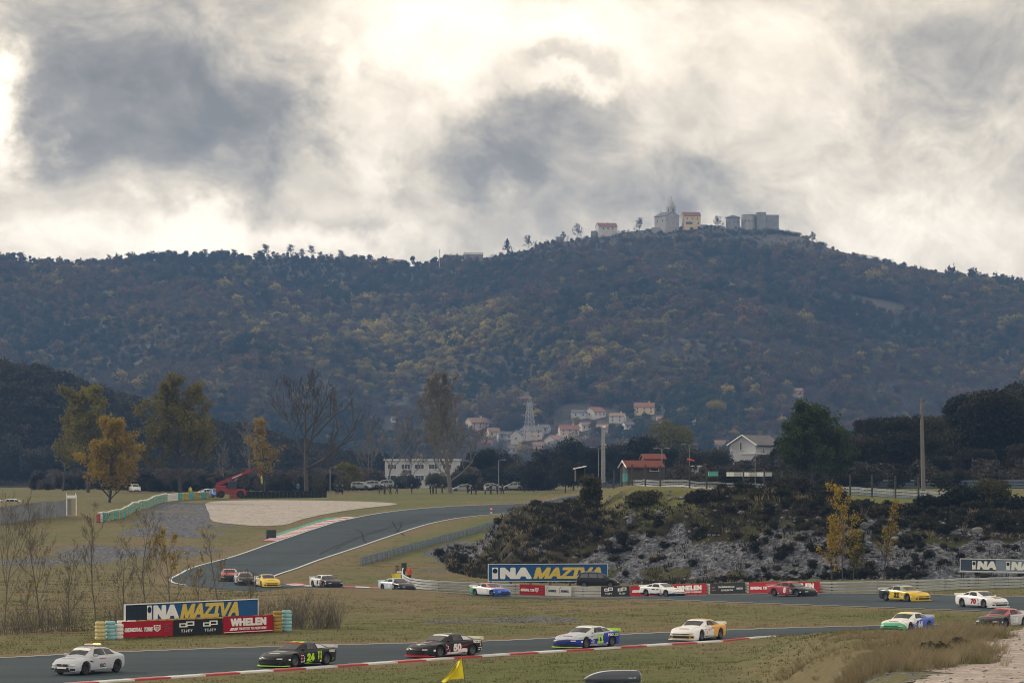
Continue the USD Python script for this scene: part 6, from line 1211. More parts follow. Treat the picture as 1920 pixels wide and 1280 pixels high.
def safety(t, st):
    obj('roof_panel', st.patch(st.C, (.22, .18), (-.95, -.90), 4.02, 5.0, 0, .006, 8, 4), mat('black_roof', (.02, .022, .026), .2, .1, coat=.6), t, smooth=True)
    lb = obj('light_bar', rbox((-.42, 0, 1.47), (.26, .98, .07), .02), WHITEPAINT, t); obj('amber_lamp', rbox((-.42, .25, 1.515), (.2, .40, .085), .03), mat('amber_lamp_glow', (1.0, .30, .05), .3, emit=2.6), lb)
    obj('amber_lamp', rbox((-.42, -.27, 1.512), (.18, .36, .07), .03), mat('amber_lens', (.5, .18, .04), .3, .1), lb)
    obj('windscreen_strip', st.patch(st.C, (.66, .62), (.44, .38), 3.55, 5.0, 0, .013, 3, 6), WHITE_I, t)
    for sd in (-1, 1):
        obj('kidney_grille', (st.deform(np.array([(st.x1 + .02, sd * y_, z_) for y_ in np.linspace(.03, .34, 5) for z_ in (.46, .52, .58)])), grid_faces(5, 3)), HOLE, t)
        obj('air_intake', st.front_grid(sd * .52, sd * .76, .24, .36, .014, 4), HOLE, t)
    obj('lower_intake', st.front_grid(-.48, .48, .19, .31, .018), HOLE, t); obj('front_lip', st.front_grid(-.80, .80, .155, .18, .03), BLACKPLASTIC, t)
    obj('number_plate', st.front_grid(-.30, .30, .34, .43, .028), WHITE_I, t)
    obj('door_panel', st.side_put(extrude(rect(0, 0, .62, .62), .003), .22, .29, 1, .005), WHITE_I, t); obj('door_letters', st.side_put(extrude(fit('SC', .46, .21, 2), .006), .14, .33, 1, .009), BLACK_I, t); obj('door_strip', st.side_put(extrude(rect(0, 0, .5, .045), .004), .16, .78, 1, .009), ink('rose', (.4, .15, .18)), t)
    obj('side_gill', st.side_put(extrude(Polygon([(0, .06), (.3, .02), (.34, .05), (.05, .11)]), .006), 1.02, .62, 1, .006), HOLE, t)
    obj('bonnet_print', st.top_sheet(affinity.translate(affinity.rotate(fit('SAFETY CAR', .8, .12, 2), -90, origin=(0, 0)), 1.55, .4)), ink('grey', (.18, .19, .21)), t)
d = 152.3
road_car(COUPE, 'safety_car', 'silver coupe with amber roof light and SC door panel leading the field', (sx(165, d), d, g1(sx(165, d), d) + .035), head(30, False), SILVER, [(.58, .30, -.42, -.40), (-.50, -.46, -1.30, -1.0)], (1.0, .92, .42, .30), (-1.15, -1.0, -1.85, -1.82), RIM_D, safety, sides=(1,), scale=.91)
WHITEP = paint('white_paint_car', (.62, .64, .66)); BLUEP = paint('blue_paint', (.04, .15, .42)); GREYP = paint('grey_paint', (.22, .24, .27))
WW = [(.78, .48, .06, .02), (-.02, -.04, -.82, -.82), (-.92, -.92, -1.75, -1.55)]; WFR, WRR = (1.2, 1.1, .36, .22), (-1.80, -1.72, -2.0, -1.99)
d = 313.0; road_car(WAGON, 'estate_car', 'black estate car parked behind the guardrail before the blue oil board', (sx(1121, d), d, max(g1(sx(1121, d), d), (HOR - 1101) * d / FPX)), head(84, True), BLACKP, WW, WFR, WRR, extra=lambda t, st: [obj('roof_rail', MB().tube([(-1.5, s_ * .56, 1.5), (-1.3, s_ * .56, 1.58), (0, s_ * .56, 1.58), (.2, s_ * .56, 1.52)], .02, 5).get(), STEEL, t) for s_ in (-1, 1)])
def parked(px, py, d, label, pm, ang, right=True, shape=WAGON, group=None):
    x_ = sx(px, d); return road_car(shape, 'parked_car', label, (x_, d, (HOR - py) * d / FPX), head(ang, right), pm, WW if shape is WAGON else [(.58, .30, -.42, -.40), (-.50, -.46, -1.30, -1.0)], WFR if shape is WAGON else (1.0, .92, .42, .30), WRR if shape is WAGON else (-1.15, -1.0, -1.85, -1.82), group=group)
parked(403, 932, 552, 'blue car facing the camera beside the red telehandler', BLUEP, 20)
parked(384, 932, 560, 'white car behind the end of the coloured tyre barrier', WHITEP, 55, False)
parked(30, 952, 530, 'white car behind the screen fence at the left edge', WHITEP, 80)
parked(3, 954, 528, 'second pale car cut by the left edge behind the screen fence', WHITEP, 80)
parked(253, 922, 600, 'white car seen between the yellow tree and the barrier', WHITEP, 15)
for i, (px_, py_, lab) in enumerate(((678, 917, 'white car left of the first group of walkers'), (692, 915, 'white car second in the row behind the walkers'), (706, 916, 'pale car third in the row behind the walkers'), (719, 914, 'grey car at the right of the row behind the walkers'), (618, 921, 'dark car partly hidden by the black tyre wall'), (866, 922, 'white car right of the tall bare poplar'), (926, 920, 'white car between walkers and the street lamp'), (962, 918, 'white car in the small row near the bank'), (978, 917, 'white van like car at the end of the small row near the bank'))):
    PARKW = paint('parked_white', (.24, .25, .27)); parked(px_, py_, 628 + i * 1.5, lab, [PARKW, PARKW, GREYP, GREYP, BLACKP, PARKW, PARKW, PARKW, PARKW][i], 70 + i * 3, i % 2 == 0)
# car under the roof box (only its roof box reaches into the frame)
d = 116.0; zr = (HOR - 1278) * d / FPX; xr = sx(1148, d)
gsx = g1(xr, d)
t = road_car(WAGON, 'estate_car', 'estate car below the frame carrying the dark roof box', (xr + .25, d, zr - 1.62), head(86, False), GREYP, WW, WFR, WRR)
t = thing('roof_box', 'dark blue glossy roof box at the bottom edge', 'roof box', (xr, d, zr), head(86, False))
def boxsec(x): return None
rb = Loft([-1.0, -.96, -.86, -.5, 0, .35, .65, .85, .97, 1.02], np.array([[(0, 0), (w * .92, 0), (w, .05), (w, .12), (w * .97, .13 + (h - .13) * .6), (w * .80, h), (0, h + .01)] for w, h in ((.36, .33), (.395, .40), (.41, .425), (.42, .43), (.42, .425), (.41, .395), (.385, .325), (.34, .245), (.26, .175), (.18, .14))]), 40, 4)
obj('shell', rb.solid(), mat('roof_box_paint', (.018, .030, .052), .18, .1, coat=.8), t, smooth=40)
obj('seam', rb.solid(lambda v: np.column_stack([v[:, 0] * 1.004, v[:, 1] * 1.012, np.clip(v[:, 2], .105, .135)])), BLACKPLASTIC, t)
obj('end_cap', MB().add(rbox((-1.0, 0, .24), (.05, .62, .22), .02)).add(rbox((-1.01, 0, .06), (.05, .66, .07), .02)).get(), mat('silver_cap', (.45, .48, .52), .3, .1), t)  # pale end plate: the highlight on it is put into its colour
obj('letters', (lambda m: (np.column_stack([-m[0][:, 0] - .55, .424 + m[0][:, 2], m[0][:, 1] + .16]), m[1]))(extrude(U(rect(0, 0, .14, .03), Polygon([(.16, 0), (.24, 0), (.27, .05), (.2, .04)])), .002)), PALE_I, t)
for x_ in (-.5, .45): obj('bar', rbox((x_, 0, -.05), (.06, 1.1, .05), .01), BLACKPLASTIC, t)

# --- red telehandler
t = thing('telehandler', 'red telescopic handler with raised boom beside the blue car', 'telehandler', W(432, 933, 545), math.radians(6))
TR = mat('telehandler_red', (.20, .010, .018), .45, .2)
obj('chassis', MB().add(rbox((0, 0, 1.1), (5.0, 1.9, .9), .08)).add(rbox((-1.6, 0, 1.75), (1.9, 1.7, .7), .1)).add(rbox((2.4, 0, .8), (.6, 2.0, .8), .05)).get(), TR, t)
cb = obj('cab', rbox((.3, -.5, 2.15), (1.5, .95, 1.5), .1), BLACKPLASTIC, t); obj('cab_window', boxmesh((.3, -.985, 2.3), (1.2, .02, .9)), GLASS, cb)
bm = MB(); p0, p1, p2 = np.array((-2.4, .45, 2.2)), np.array((3.6, .45, 4.75)), np.array((4.5, .45, 5.0))
bm.add(hull([p + q for p, w_ in ((p0, .36), (p1, .26)) for q in ((0, -w_ * .7, -w_), (0, w_ * .7, -w_), (0, -w_ * .7, w_), (0, w_ * .7, w_))])); obj('boom', bm.get(), TR, t)
obj('boom_tip', MB().add(hull([p + q for p, w_ in ((p1, .19), (p2, .17)) for q in ((0, -w_, -w_), (0, w_, -w_), (0, -w_, w_), (0, w_, w_))])).tube([p2, p2 + [.5, 0, -.45], p2 + [.75, 0, -1.2]], [.18, .16, .1], 6).get(), mat('telehandler_dark', (.10, .02, .025), .5, .2), t)
obj('boom_mark', MB().add(hull([p0 + (p1 - p0) * f_ + (0, -.26, o) for f_ in (.45, .72) for o in (-.08, .08)] + [p0 + (p1 - p0) * f_ + (0, -.30, o) for f_ in (.45, .72) for o in (-.08, .08)])).get(), PALE_I, t)
obj('ram', MB().tube([(-.6, .45, 1.4), (1.2, .45, 3.4)], .09, 8).get(), STEEL, t)
for ax in (-1.6, 1.7):
    for sd in (-1, 1): wheel(t, ax, sd * .9, .62, sd, RIM_D, 1.5)
ps = np.array(W(432, 933, 545)); th = math.radians(6); pe = p2 + [.75, 0, -1.2]; we = ps + [pe[0] * math.cos(th) - pe[1] * math.sin(th), pe[0] * math.sin(th) + pe[1] * math.cos(th), pe[2]]
t = thing('lifting_strap', 'yellow lifting strap hanging from the telehandler boom', 'strap', we); obj('loop', MB().tube([(0, 0, .1), (.12, 0, -.5), (.22, 0, -1.1), (.15, 0, -1.5), (.02, 0, -1.2), (.0, 0, -.6), (0, 0, .1)], .075, 5).get(), mat('strap_yellow', (.55, .52, .06), .7, .2), t)
# ================================================================== trees and plants near enough to tell apart
def skeleton(seed, H, r0, trunk=.35, levels=3, n=(14, 7, 5), ang=(45, 40, 40), ratio=(.55, .5, .45), up=.25, wob=.12, lean=0.0, taper=.9, forks=0, top=1.0):
    g = np.random.default_rng(seed); out = []
    def grow(p, d, L, r, lev):
        k = 6 if lev == 0 else 4; pts = [p]; dd = d.copy()
        for i in range(k):
            dd = dd + g.normal(size=3) * wob * (0.35 if lev == 0 else 1) + np.array([0, 0, up * (0.1 if lev == 0 else 1) / k * 2]); dd /= np.linalg.norm(dd); pts.append(pts[-1] + dd * L / k)
        pts = np.array(pts); rad = r * np.linspace(1, .25 if lev else .15, k + 1) ** taper; out.append((pts, rad, lev))
        if lev >= levels: return
        m = n[lev]
        for c in range(m):
            t_ = (trunk + (top - trunk) * (c + g.uniform(.1, .9)) / m) if lev == 0 else g.uniform(.2, 1); f = t_ * k; i = min(int(f), k - 1); q = pts[i] + (pts[i + 1] - pts[i]) * (f - i); ax = pts[i + 1] - pts[i]; ax /= np.linalg.norm(ax)
            perp = np.cross(ax, g.normal(size=3)) if lev else np.array([math.cos(c * 2.4 + g.uniform(-.5, .5)), math.sin(c * 2.4 + g.uniform(-.5, .5)), 0]); perp /= np.linalg.norm(perp) + 1e-9
            a = math.radians(ang[lev] * g.uniform(.75, 1.25)); nd = ax * math.cos(a) + perp * math.sin(a)
            l2 = L * ratio[lev] * g.uniform(.7, 1.15) * ((1.15 - .75 * (t_ - trunk) / (1.01 - trunk)) if lev == 0 else (1.1 - .5 * t_)); r2 = min(rad[i] * .62, r * .5 * l2 / L * 2.0)
            grow(q, nd, l2, max(r2, .008), lev + 1)
    grow(np.zeros(3), np.array([lean, 0, 1.0]) / math.hypot(1, lean), H, r0, 0); return out
def widen(sk, Wd):
    '''stretches a skeleton sideways until its crown is Wd wide'''
    a = np.vstack([p for p, r_, l_ in sk]); c = np.quantile(np.abs(a[:, :2]), .985); k = Wd / 2 / c; return [(p * [k, k, 1], r_, l_) for p, r_, l_ in sk]
def wood(sk, minr=.012, thin=1.0):
    m = MB()
    for p, r_, lev in sk: m.tube(p, np.maximum(r_ * thin, minr), 7 if lev == 0 else 4 if lev == 1 else 3, False)
    return m.get()
def leaves(sk, seed, per, size, spread, minlev=2, keep=None, aspect=.8, cover=1.0):
    g = np.random.default_rng(seed); C = []
    for p, r_, lev in sk:
        if lev < minlev or g.uniform() > cover: continue
        t_ = g.uniform(.15, 1.05, per); k = len(p) - 1; i = np.minimum((t_ * k).astype(int), k - 1); C.append(p[i] + (p[i + 1] - p[i]) * (t_ * k - i)[:, None] + g.normal(size=(per, 3)) * spread)
    c = np.vstack(C)
    if keep is not None: c = c[keep(c, g)]
    return leaf_faces(c, size, g, aspect=aspect)
def tree(name, label, px, py, d, sk, lv=None, lmat=None, bark=BARK, rz=0.0, scale=1.0, z=None, group=None, minr=.012, lname='crown', cat='tree'):
    x, y = sx(px, d), d; zz = (HOR - py) * d / FPX if z is None else z
    t = thing(name, label, cat, (x, y, zz), rz, scale, group); obj('trunk', wood(sk, minr), bark, t)
    if lv is not None: obj(lname, lv, lmat, t)
    return t
OLIVE = leaf_mat('olive_leaves', [(0, (.125, .105, .014)), (.5, (.175, .145, .018)), (1, (.24, .195, .026))]); YELG = leaf_mat('yellowgreen_leaves', [(0, (.10, .092, .014)), (.5, (.16, .140, .022)), (1, (.23, .19, .03))]); GOLD = leaf_mat('golden_leaves', [(0, (.21, .145, .012)), (.5, (.31, .215, .018)), (1, (.43, .31, .028))])
GREEN = leaf_mat('green_leaves', [(0, (.018, .032, .008)), (.5, (.040, .060, .014)), (1, (.085, .10, .022))]); DARKG = leaf_mat('dark_evergreen', [(0, (.005, .008, .006)), (.5, (.010, .015, .009)), (1, (.020, .026, .013))], trans=.15); DULL = leaf_mat('dull_leaves', [(0, (.012, .012, .009)), (.5, (.023, .021, .014)), (1, (.044, .036, .021))]); BUSH = leaf_mat('bush_leaves', [(0, (.024, .028, .014)), (.5, (.052, .052, .024)), (1, (.10, .088, .040))])
def ghere(px, d): return g1(sx(px, d), d)
# the row along the back of the far field
sk = skeleton(1, 18.5, .34, .08, 3, (20, 8, 6), (48, 42, 40), (.42, .5, .45), .45, .14); sk = widen(sk, 134 * 610 / FPX); tree('poplar_tree', 'tall yellow green tree, left of and behind the orange yellow one', 165, 940, 610, sk, leaves(sk, 2, 9, .42, .40, 2), YELG, z=ghere(165, 610) - .2)
sk = skeleton(3, 12.0, .25, .03, 3, (24, 8, 6), (42, 42, 40), (.45, .5, .45), .5, .14); sk = widen(sk, 102 * 525 / FPX); tree('poplar_tree', 'bright orange yellow tree behind the coloured tyre barrier', 205, 958, 525, sk, leaves(sk, 4, 9, .32, .3, 2), GOLD, z=ghere(205, 525) - .2)
sk = skeleton(5, 18.5, .40, .07, 3, (24, 9, 6), (46, 40, 40), (.46, .5, .45), .55, .12); sk = widen(sk, 151 * 600 / FPX); tree('poplar_tree', 'big olive brown egg shaped tree behind the coloured tyre barrier', 338, 920, 600, sk, leaves(sk, 6, 8, .42, .4, 2), OLIVE, z=ghere(338, 600) - .2)
sk = skeleton(7, 13.5, .2, .08, 3, (18, 6, 5), (30, 35, 40), (.30, .5, .45), .6, .14); sk = widen(sk, 66 * 625 / FPX); tree('birch_tree', 'slim yellow leaved tree left of the big bare tree', 497, 922, 625, sk, leaves(sk, 8, 5, .30, .28, 2, cover=.75), GOLD, z=ghere(497, 625) - .2)
sk = skeleton(9, 18.8, .46, .22, 4, (11, 6, 5, 4), (50, 42, 40, 35), (.66, .56, .5, .5), .45, .17); sk = widen(sk, 192 * 600 / FPX); tree('bare_tree', 'biggest bare spreading tree behind the black tyre wall', 575, 926, 600, sk, z=ghere(575, 600) - .2, minr=.03)
sk = skeleton(11, 5.0, .12, .06, 3, (16, 7, 5), (55, 45, 40), (.52, .5, .45), .3, .14); sk = widen(sk, 61 * 640 / FPX); tree('small_tree', 'small round yellow green tree behind the pair of people', 652, 916, 640, sk, leaves(sk, 12, 6, .24, .2, 2), YELG, z=ghere(652, 640) - .1)
sk = skeleton(13, 14.6, .22, .28, 4, (10, 6, 5, 3), (40, 40, 40, 35), (.50, .52, .5, .5), .45, .15); sk = widen(sk, 115 * 670 / FPX); tree('bare_tree', 'thin pale bare tree in front of the office block left end', 727, 924, 670, sk, bark=PALEBARK, z=ghere(727, 670) - .2, minr=.028)
sk = skeleton(15, 20.6, .42, .10, 4, (32, 7, 5, 4), (36, 34, 38, 35), (.36, .52, .5, .5), .75, .12); sk = widen(sk, 117 * 600 / FPX); tree('bare_tree', 'tall bare poplar with dense upright twigs beside the office block', 845, 926, 600, sk, leaves(sk, 16, 1, .26, .3, 3, cover=.7), leaf_mat('poplar_twigs', [(0, (.10, .085, .06)), (.5, (.145, .12, .08)), (1, (.19, .16, .10))]), bark=PALEBARK, z=ghere(845, 600) - .2, minr=.03)
# slender bare trees in front of the castle hill, thin trees left
for i, (px_, top_, d_, lab) in enumerate(((118, 800, 640, 'thin leafless tree left of the tall yellow green tree'), (470, 800, 680, 'thin bare tree behind the yellow leaved tree'), (610, 820, 700, 'bare tree half hidden behind the biggest bare tree'), (690, 800, 720, 'grey bare tree between small round tree and thin pale tree'), (770, 808, 760, 'bare tree behind the office block roof'), (420, 840, 650, 'dark bare tree behind the telehandler boom'))):
    H_ = (HOR - top_) * d_ / FPX - ghere(px_, d_); sk = skeleton(30 + i, H_, .16, .2, 3, (13, 7, 6), (40, 40, 38), (.42, .5, .5), .5, .15); tree('bare_tree', lab, px_, 0, d_, sk, bark=PALEBARK if i % 2 else BARK, z=ghere(px_, d_) - .2, minr=.03)
# belt of dark trees behind the plateau and in the middle distance
def bushy(seed, H, Wd, lm, nm, n=5200, size=.34, lobes=26):
    c = far_crown(seed, H, Wd, lobes, n // lobes, size, .8, .10); return c
def crown_tree(name, label, px, top, d, Wd_px, lm, seed, group=None, zb=None, src=None):
    z0 = ghere(px, d) if zb is None else zb; H = (HOR - top) * d / FPX - z0; Wd = Wd_px * d / FPX
    if src is not None:
        s_, H0, = src; return dup(s_, (sx(px, d), d, z0 - .2), seed * 1.7, H / H0, label, group), H
    t = thing(name, label, 'tree', (sx(px, d), d, z0 - .2), 0, 1.0, group); sk = skeleton(seed, H * .9, .02 * H, .2, 1, (9,), (45,), (.4,), .3); obj('trunk', wood(sk, .03), BARK, t); obj('crown', far_crown(seed, H, Wd, 26, 190, max(.26, H * .036), .85, .08), lm, t); return t, H
belt = [(905, 838, 700, 60, DARKG, 'dark evergreen right of the tall bare poplar'), (950, 845, 720, 70, DULL, 'dull brown tree behind the street lamp'), (992, 862, 640, 46, DARKG, 'dark conifer like tree at the left end of the plateau'), (1030, 838, 690, 80, DULL, 'dull tree left of the floodlight mast'), (1075, 826, 660, 84, DARKG, 'dark tree left of the floodlight mast, taller'), (1110, 838, 640, 60, DULL, 'dark brown tree right at the floodlight mast'), (1150, 826, 680, 80, DULL, 'brown tree between mast and dark round pine'), (1204, 815, 650, 84, DARKG, 'dark round pine behind the pavilion roof'), (1178, 842, 620, 50, DARKG, 'dark tree just left above the pavilion roof'),
        (1245, 838, 620, 60, DULL, 'dull tree right of the dark round pine'), (1300, 846, 600, 76, DULL, 'dark brown tree behind the windsock'), (1338, 842, 610, 70, BUSH, 'dark green bushy tree left of the white house'), (1470, 820, 560, 50, DARKG, 'dark tree at the right corner of the white house'), (1060, 858, 600, 60, DULL, 'low dull tree at the plateau left'), (1264, 792, 820, 90, YELG, 'pale yellow green tree between pine and windsock'), (640, 880, 760, 40, DULL, 'low dull tree behind the small round tree'), (880, 870, 720, 60, DULL, 'low dark tree at the foot of the bare poplar'), (755, 899, 760, 50, BUSH, 'low bushes before the office block'), (822, 892, 740, 50, BUSH, 'green bushes at the right end of the office block'), (925, 880, 680, 60, DULL, 'dull low tree behind the walkers'), (960, 872, 690, 60, BUSH, 'dark bushy tree above the white cars by the bank'), (1345, 755, 1580, 40, HILL_YEL, 'bright yellow tree on the lower slope right of the village'), (1000, 880, 620, 60, DULL, 'dull low tree next to the bank corner')]
for i, (px_, top_, d_, w_, lm, lab) in enumerate(belt): crown_tree('belt_tree', lab, px_, top_, d_, w_, lm, 200 + i, zb=ray_hill(px_, 785)[2] if d_ > 1500 else None)
# wood of dull trees between belt and village, one mass
r = np.random.default_rng(77); n_ = 2600; yy = r.uniform(880, 1640, n_); aa = r.uniform(-.155, .19, n_); xx = aa * yy; zz = base_z(xx, yy) - .3; px_ = 960 + FPX * aa
k = (px_ > 470) & ~((px_ > 700) & (px_ < 860) & (yy < 930)); k &= r.uniform(0, 1, n_) < np.where(px_ < 900, .55, 1.0)
hlim = np.interp(px_, [470, 640, 880, 1000, 1100, 1260, 1500, 1920], [8, 7, 8.5, 9, 10, 11, 12, 14]); s_ = r.uniform(.5, 1.0, n_) * hlim / 9
for vx, vy, vr in village:
    if vy > 790: k &= ~((np.abs(px_ - vx) < vr * .6) & (yy > 1330))
pp = np.column_stack([xx, yy, zz])[k]
instancer('valley_wood', [(far_crown(131, 8.5, 7.6, 12, 34, .85), DULL), (far_crown(132, 8, 7.0, 12, 34, .85), HILL_AUT), (far_bare(133, 9.5, 6.5, 300), TWIG), (far_crown(134, 9, 5.5, 12, 34, .8), HILL_DARK), (far_bare(135, 9, 7.5, 300), TWIG)], pp, r.choice([0, 1, 2, 3, 4], len(pp), p=[.27, .25, .2, .10, .18]), s_[k], r.uniform(0, 6.28, len(pp)), 'bare and brown trees of the valley floor between track and village', 'wood')
# big green tree and dark shrubs on the plateau edge
sk = skeleton(41, 9.6, .26, .06, 3, (26, 9, 6), (46, 42, 40), (.42, .5, .45), .5, .13); sk = widen(sk, 143 * 425 / FPX); tree('green_tree', 'large dark green tree on the plateau right of the white house', 1525, 910, 425, sk, leaves(sk, 42, 9, .34, .34, 2), GREEN, z=ghere(1525, 425) - .2)
crown_tree('green_tree', 'second green tree crown joined to the large one, lower right', 1572, 792, 432, 70, GREEN, 243)
crown_tree('shrub', 'dark round bush on the bank edge below the hut', 1106, 888, 352, 40, BUSH, 250)
for i, (px_, top_, d_, w_, lm, lab) in enumerate(((1745, 930, 335, 70, DARKG, 'large dark evergreen on the bank, left of a pair'), (1800, 918, 336, 95, DARKG, 'large dark evergreen on the bank, right of a pair'), (1862, 896, 352, 70, BUSH, 'dark bush in front of the guardrail end on the right'), (1905, 935, 334, 70, DARKG, 'dark evergreen on the bank at the right edge'), (1480, 908, 350, 90, DULL, 'dark thicket on the bank edge left of the large green tree'), (1545, 918, 346, 90, DULL, 'dark thicket under the large green tree'), (1420, 935, 342, 60, DULL, 'dark shrub on the bank edge in the middle'), (1210, 930, 345, 70, BUSH, 'olive shrub on the upper bank below the pavilion'), (1330, 938, 342, 90, DULL, 'wide dull shrub on the upper bank'), (1610, 950, 338, 80, DULL, 'dull shrub right behind the tall yellow sapling'), (1690, 960, 334, 80, DULL, 'dull shrub between the yellow saplings and dark evergreens'))):
    z0 = ghere(px_, d_) - .6; crown_tree('shrub' if lm is not DARKG else 'evergreen_tree', lab, px_, top_, d_, w_, lm, 260 + i, zb=z0)
# yellow saplings before the bank
def sapling(px_, top_, d_, seed, lab, lm, cov, w=.28):
    z0 = ghere(px_, d_); H = (HOR - top_) * d_ / FPX - z0; sk = skeleton(seed, H, .06, .10, 3, (18, 6, 4), (34, 38, 38), (w, .5, .45), .5, .14); sk = widen(sk, H * .42)
    return tree('sapling', lab, px_, 0, d_, sk, leaves(sk, seed + 1, 6, .18, .16, 2, cover=cov), lm, z=z0 - .1, minr=.012)
sapling(1580, 915, 311, 51, 'tall golden sapling in front of the bank', GOLD, .42); sapling(1560, 975, 312, 53, 'shorter golden sapling left at the tall one', GOLD, .38); sapling(1657, 945, 312, 55, 'half bare sapling with a yellow top right of the golden ones', GOLD, .16, .24); sapling(1600, 1000, 313, 57, 'low golden sapling right at the tall one', YELG, .4)
TWIGB = mat('twig_bark', (.13, .112, .092), rough=.9, color2=(.075, .064, .054), scale=5)
# leafless saplings in the left foreground
for i, (px_, top_, d_, w_, lab, leafy) in enumerate(((180, 962, 206, .42, 'straight bare sapling in the left foreground', 0), (274, 975, 212, .5, 'bare sapling with forked stems above the oil board left end', 0), (75, 985, 204, .5, 'bare sapling near the left edge', 0), (8, 950, 200, .62, 'spreading bare sapling at the left edge', 0), (318, 1020, 214, .55, 'bare sapling with last yellow leaves above the oil board', .2), (410, 985, 222, .3, 'very thin bare sapling by the straight corner', .02), (232, 1040, 216, .5, 'low bare sapling between two taller ones', 0), (130, 1050, 207, .55, 'low spreading bare shrub at left', 0), (40, 1095, 198, .6, 'low bare shrub next to the left edge', .03), (372, 1070, 224, .5, 'low sapling with few yellow leaves right above the board', .10), (470, 1075, 226, .5, 'bare shrub above the board right end', 0))):
    z0 = ghere(px_, d_); H = (HOR - top_) * d_ / FPX - z0; sk = skeleton(60 + i, H, .055 if H > 4 else .03, .16, 4 if H > 4 else 3, (11, 5, 4, 2), (42, 38, 40, 40), (w_, .55, .5, .5), .45, .17)
    lv = leaves(sk, 90 + i, 5, .13, .09, 2, cover=leafy) if leafy else None
    t = tree('bare_sapling', lab, px_, 0, d_, sk, lv, GOLD, z=z0 - .1, minr=.0075, bark=TWIGB)
TWIGB = mat('twig_bark', (.13, .112, .092), rough=.9, color2=(.075, .064, .054), scale=5)
def thicket(seed, H, Wd, n):
    g = np.random.default_rng(seed); m = MB()
    for i in range(n):
        a = g.uniform(0, 6.28); r_ = Wd * .5 * math.sqrt(g.uniform()); p = np.array([r_ * math.cos(a), r_ * math.sin(a) * .7, 0]); h_ = H * g.uniform(.5, 1) ; pts = [p]
        dd = np.array([g.normal() * .22, g.normal() * .22, 1.0])
        for k in range(5): dd = dd + g.normal(size=3) * .14; pts.append(pts[-1] + dd * h_ / 5)
        m.tube(pts, np.linspace(.012, .005, 6), 3, False)
        for c in range(4):
            q = pts[g.integers(1, 5)]; d2 = np.array([g.normal() * .6, g.normal() * .6, .8]); m.tube([q, q + d2 * h_ * .16, q + d2 * h_ * .3], [.007, .005, .003], 3, False)
    return m.get()
for i, (px_, d_, H, Wd, n, lab) in enumerate(((585, 199, 2.5, 3.6, 220, 'leafless thicket right of the light blue tyre stack'), (545, 202, 2.2, 2.4, 130, 'leafless thicket just behind the light blue tyre stack'), (613, 200, 1.8, 1.6, 90, 'small leafless bush at the right end of the thicket'), (505, 204, 1.9, 2.4, 110, 'leafless bush behind the ochre tyre stack'), (120, 196, 2.2, 3.0, 150, 'leafless thicket at the left behind the grass verge'), (60, 194, 1.9, 2.6, 130, 'low leafless thicket near the left edge'), (20, 192, 1.6, 2.2, 100, 'low leafless thicket at the left edge'), (215, 200, 1.8, 2.4, 110, 'leafless bush behind the light blue stack at left'), (265, 204, 2.0, 3.2, 120, 'leafless bush behind the left end of the oil board'), (395, 212, 1.6, 3.4, 110, 'leafless bush behind the middle of the oil board'))):
    t = thing('bare_bush', lab, 'bush', (sx(px_, d_), d_, ghere(px_, d_) - .05)); obj('twigs', thicket(300 + i, H, Wd, int(n * .6)), TWIGB, t)
# pines, bare trees and a conifer on the skyline
def pine(seed, H):
    g = np.random.default_rng(seed); sk = skeleton(seed, H * .92, .2, .30, 1, (13,), (62,), (.36,), .1, .1, lean=g.uniform(-.12, .12)); C = []
    for p, r_, lev in sk:
        if lev == 1: C.append(p[-1] + g.normal(size=(26, 3)) * [.75, .75, .26] * H / 9); C.append(p[2] + g.normal(size=(10, 3)) * [.5, .5, .2] * H / 9)
    C.append(np.array([sk[0][0][-1]]) + g.normal(size=(24, 3)) * [.8, .8, .3] * H / 9); return wood(sk, .09), leaf_faces(np.vstack(C), .62 * H / 9, g, aspect=.6)
PINEM = leaf_mat('pine_needles', [(0, (.012, .018, .012)), (.5, (.024, .032, .020)), (1, (.04, .05, .026))], trans=.1)
pines = []
for i in range(4):
    px_ = (500, 545, 585, 640)[i]; p = ray_hill(px_, 478); w_, c_ = pine(400 + i, 9.5); t = thing('pine_tree', ('tallest slim pine on the left skyline', 'broad flat topped pine in the middle of the skyline pines', 'flat topped pine right of the broad one on the skyline', 'pine at the right end of the skyline row before the ridge houses')[i], 'pine', p - [0, 0, .5], 0, (1.25, 1.1, 1.05, 1.0)[i]); obj('trunk', w_, BARK, t); obj('crown', c_, PINEM, t); pines.append(t)
g = np.random.default_rng(9)
for i, px_ in enumerate([375, 384, 392, 400, 408, 416, 428, 440, 268, 282, 298, 312, 334, 352, 365, 520, 532, 556, 565, 572, 600, 612, 622, 634, 655, 668, 752, 764, 660, 676, 690]):
    p = ray_hill(px_, 474); yj = g.uniform(-25, 5); p = np.array([sx(px_, p[1] + yj), p[1] + yj, 0]); p[2] = float(hz(p[0], p[1])) - 2.2
    dup(pines[i % 4], p, g.uniform(0, 6.28), g.uniform(.62, 1.0) * (.72 if px_ < 366 else 1), 'pine among those standing along the left skyline', group='pines on the left skyline')
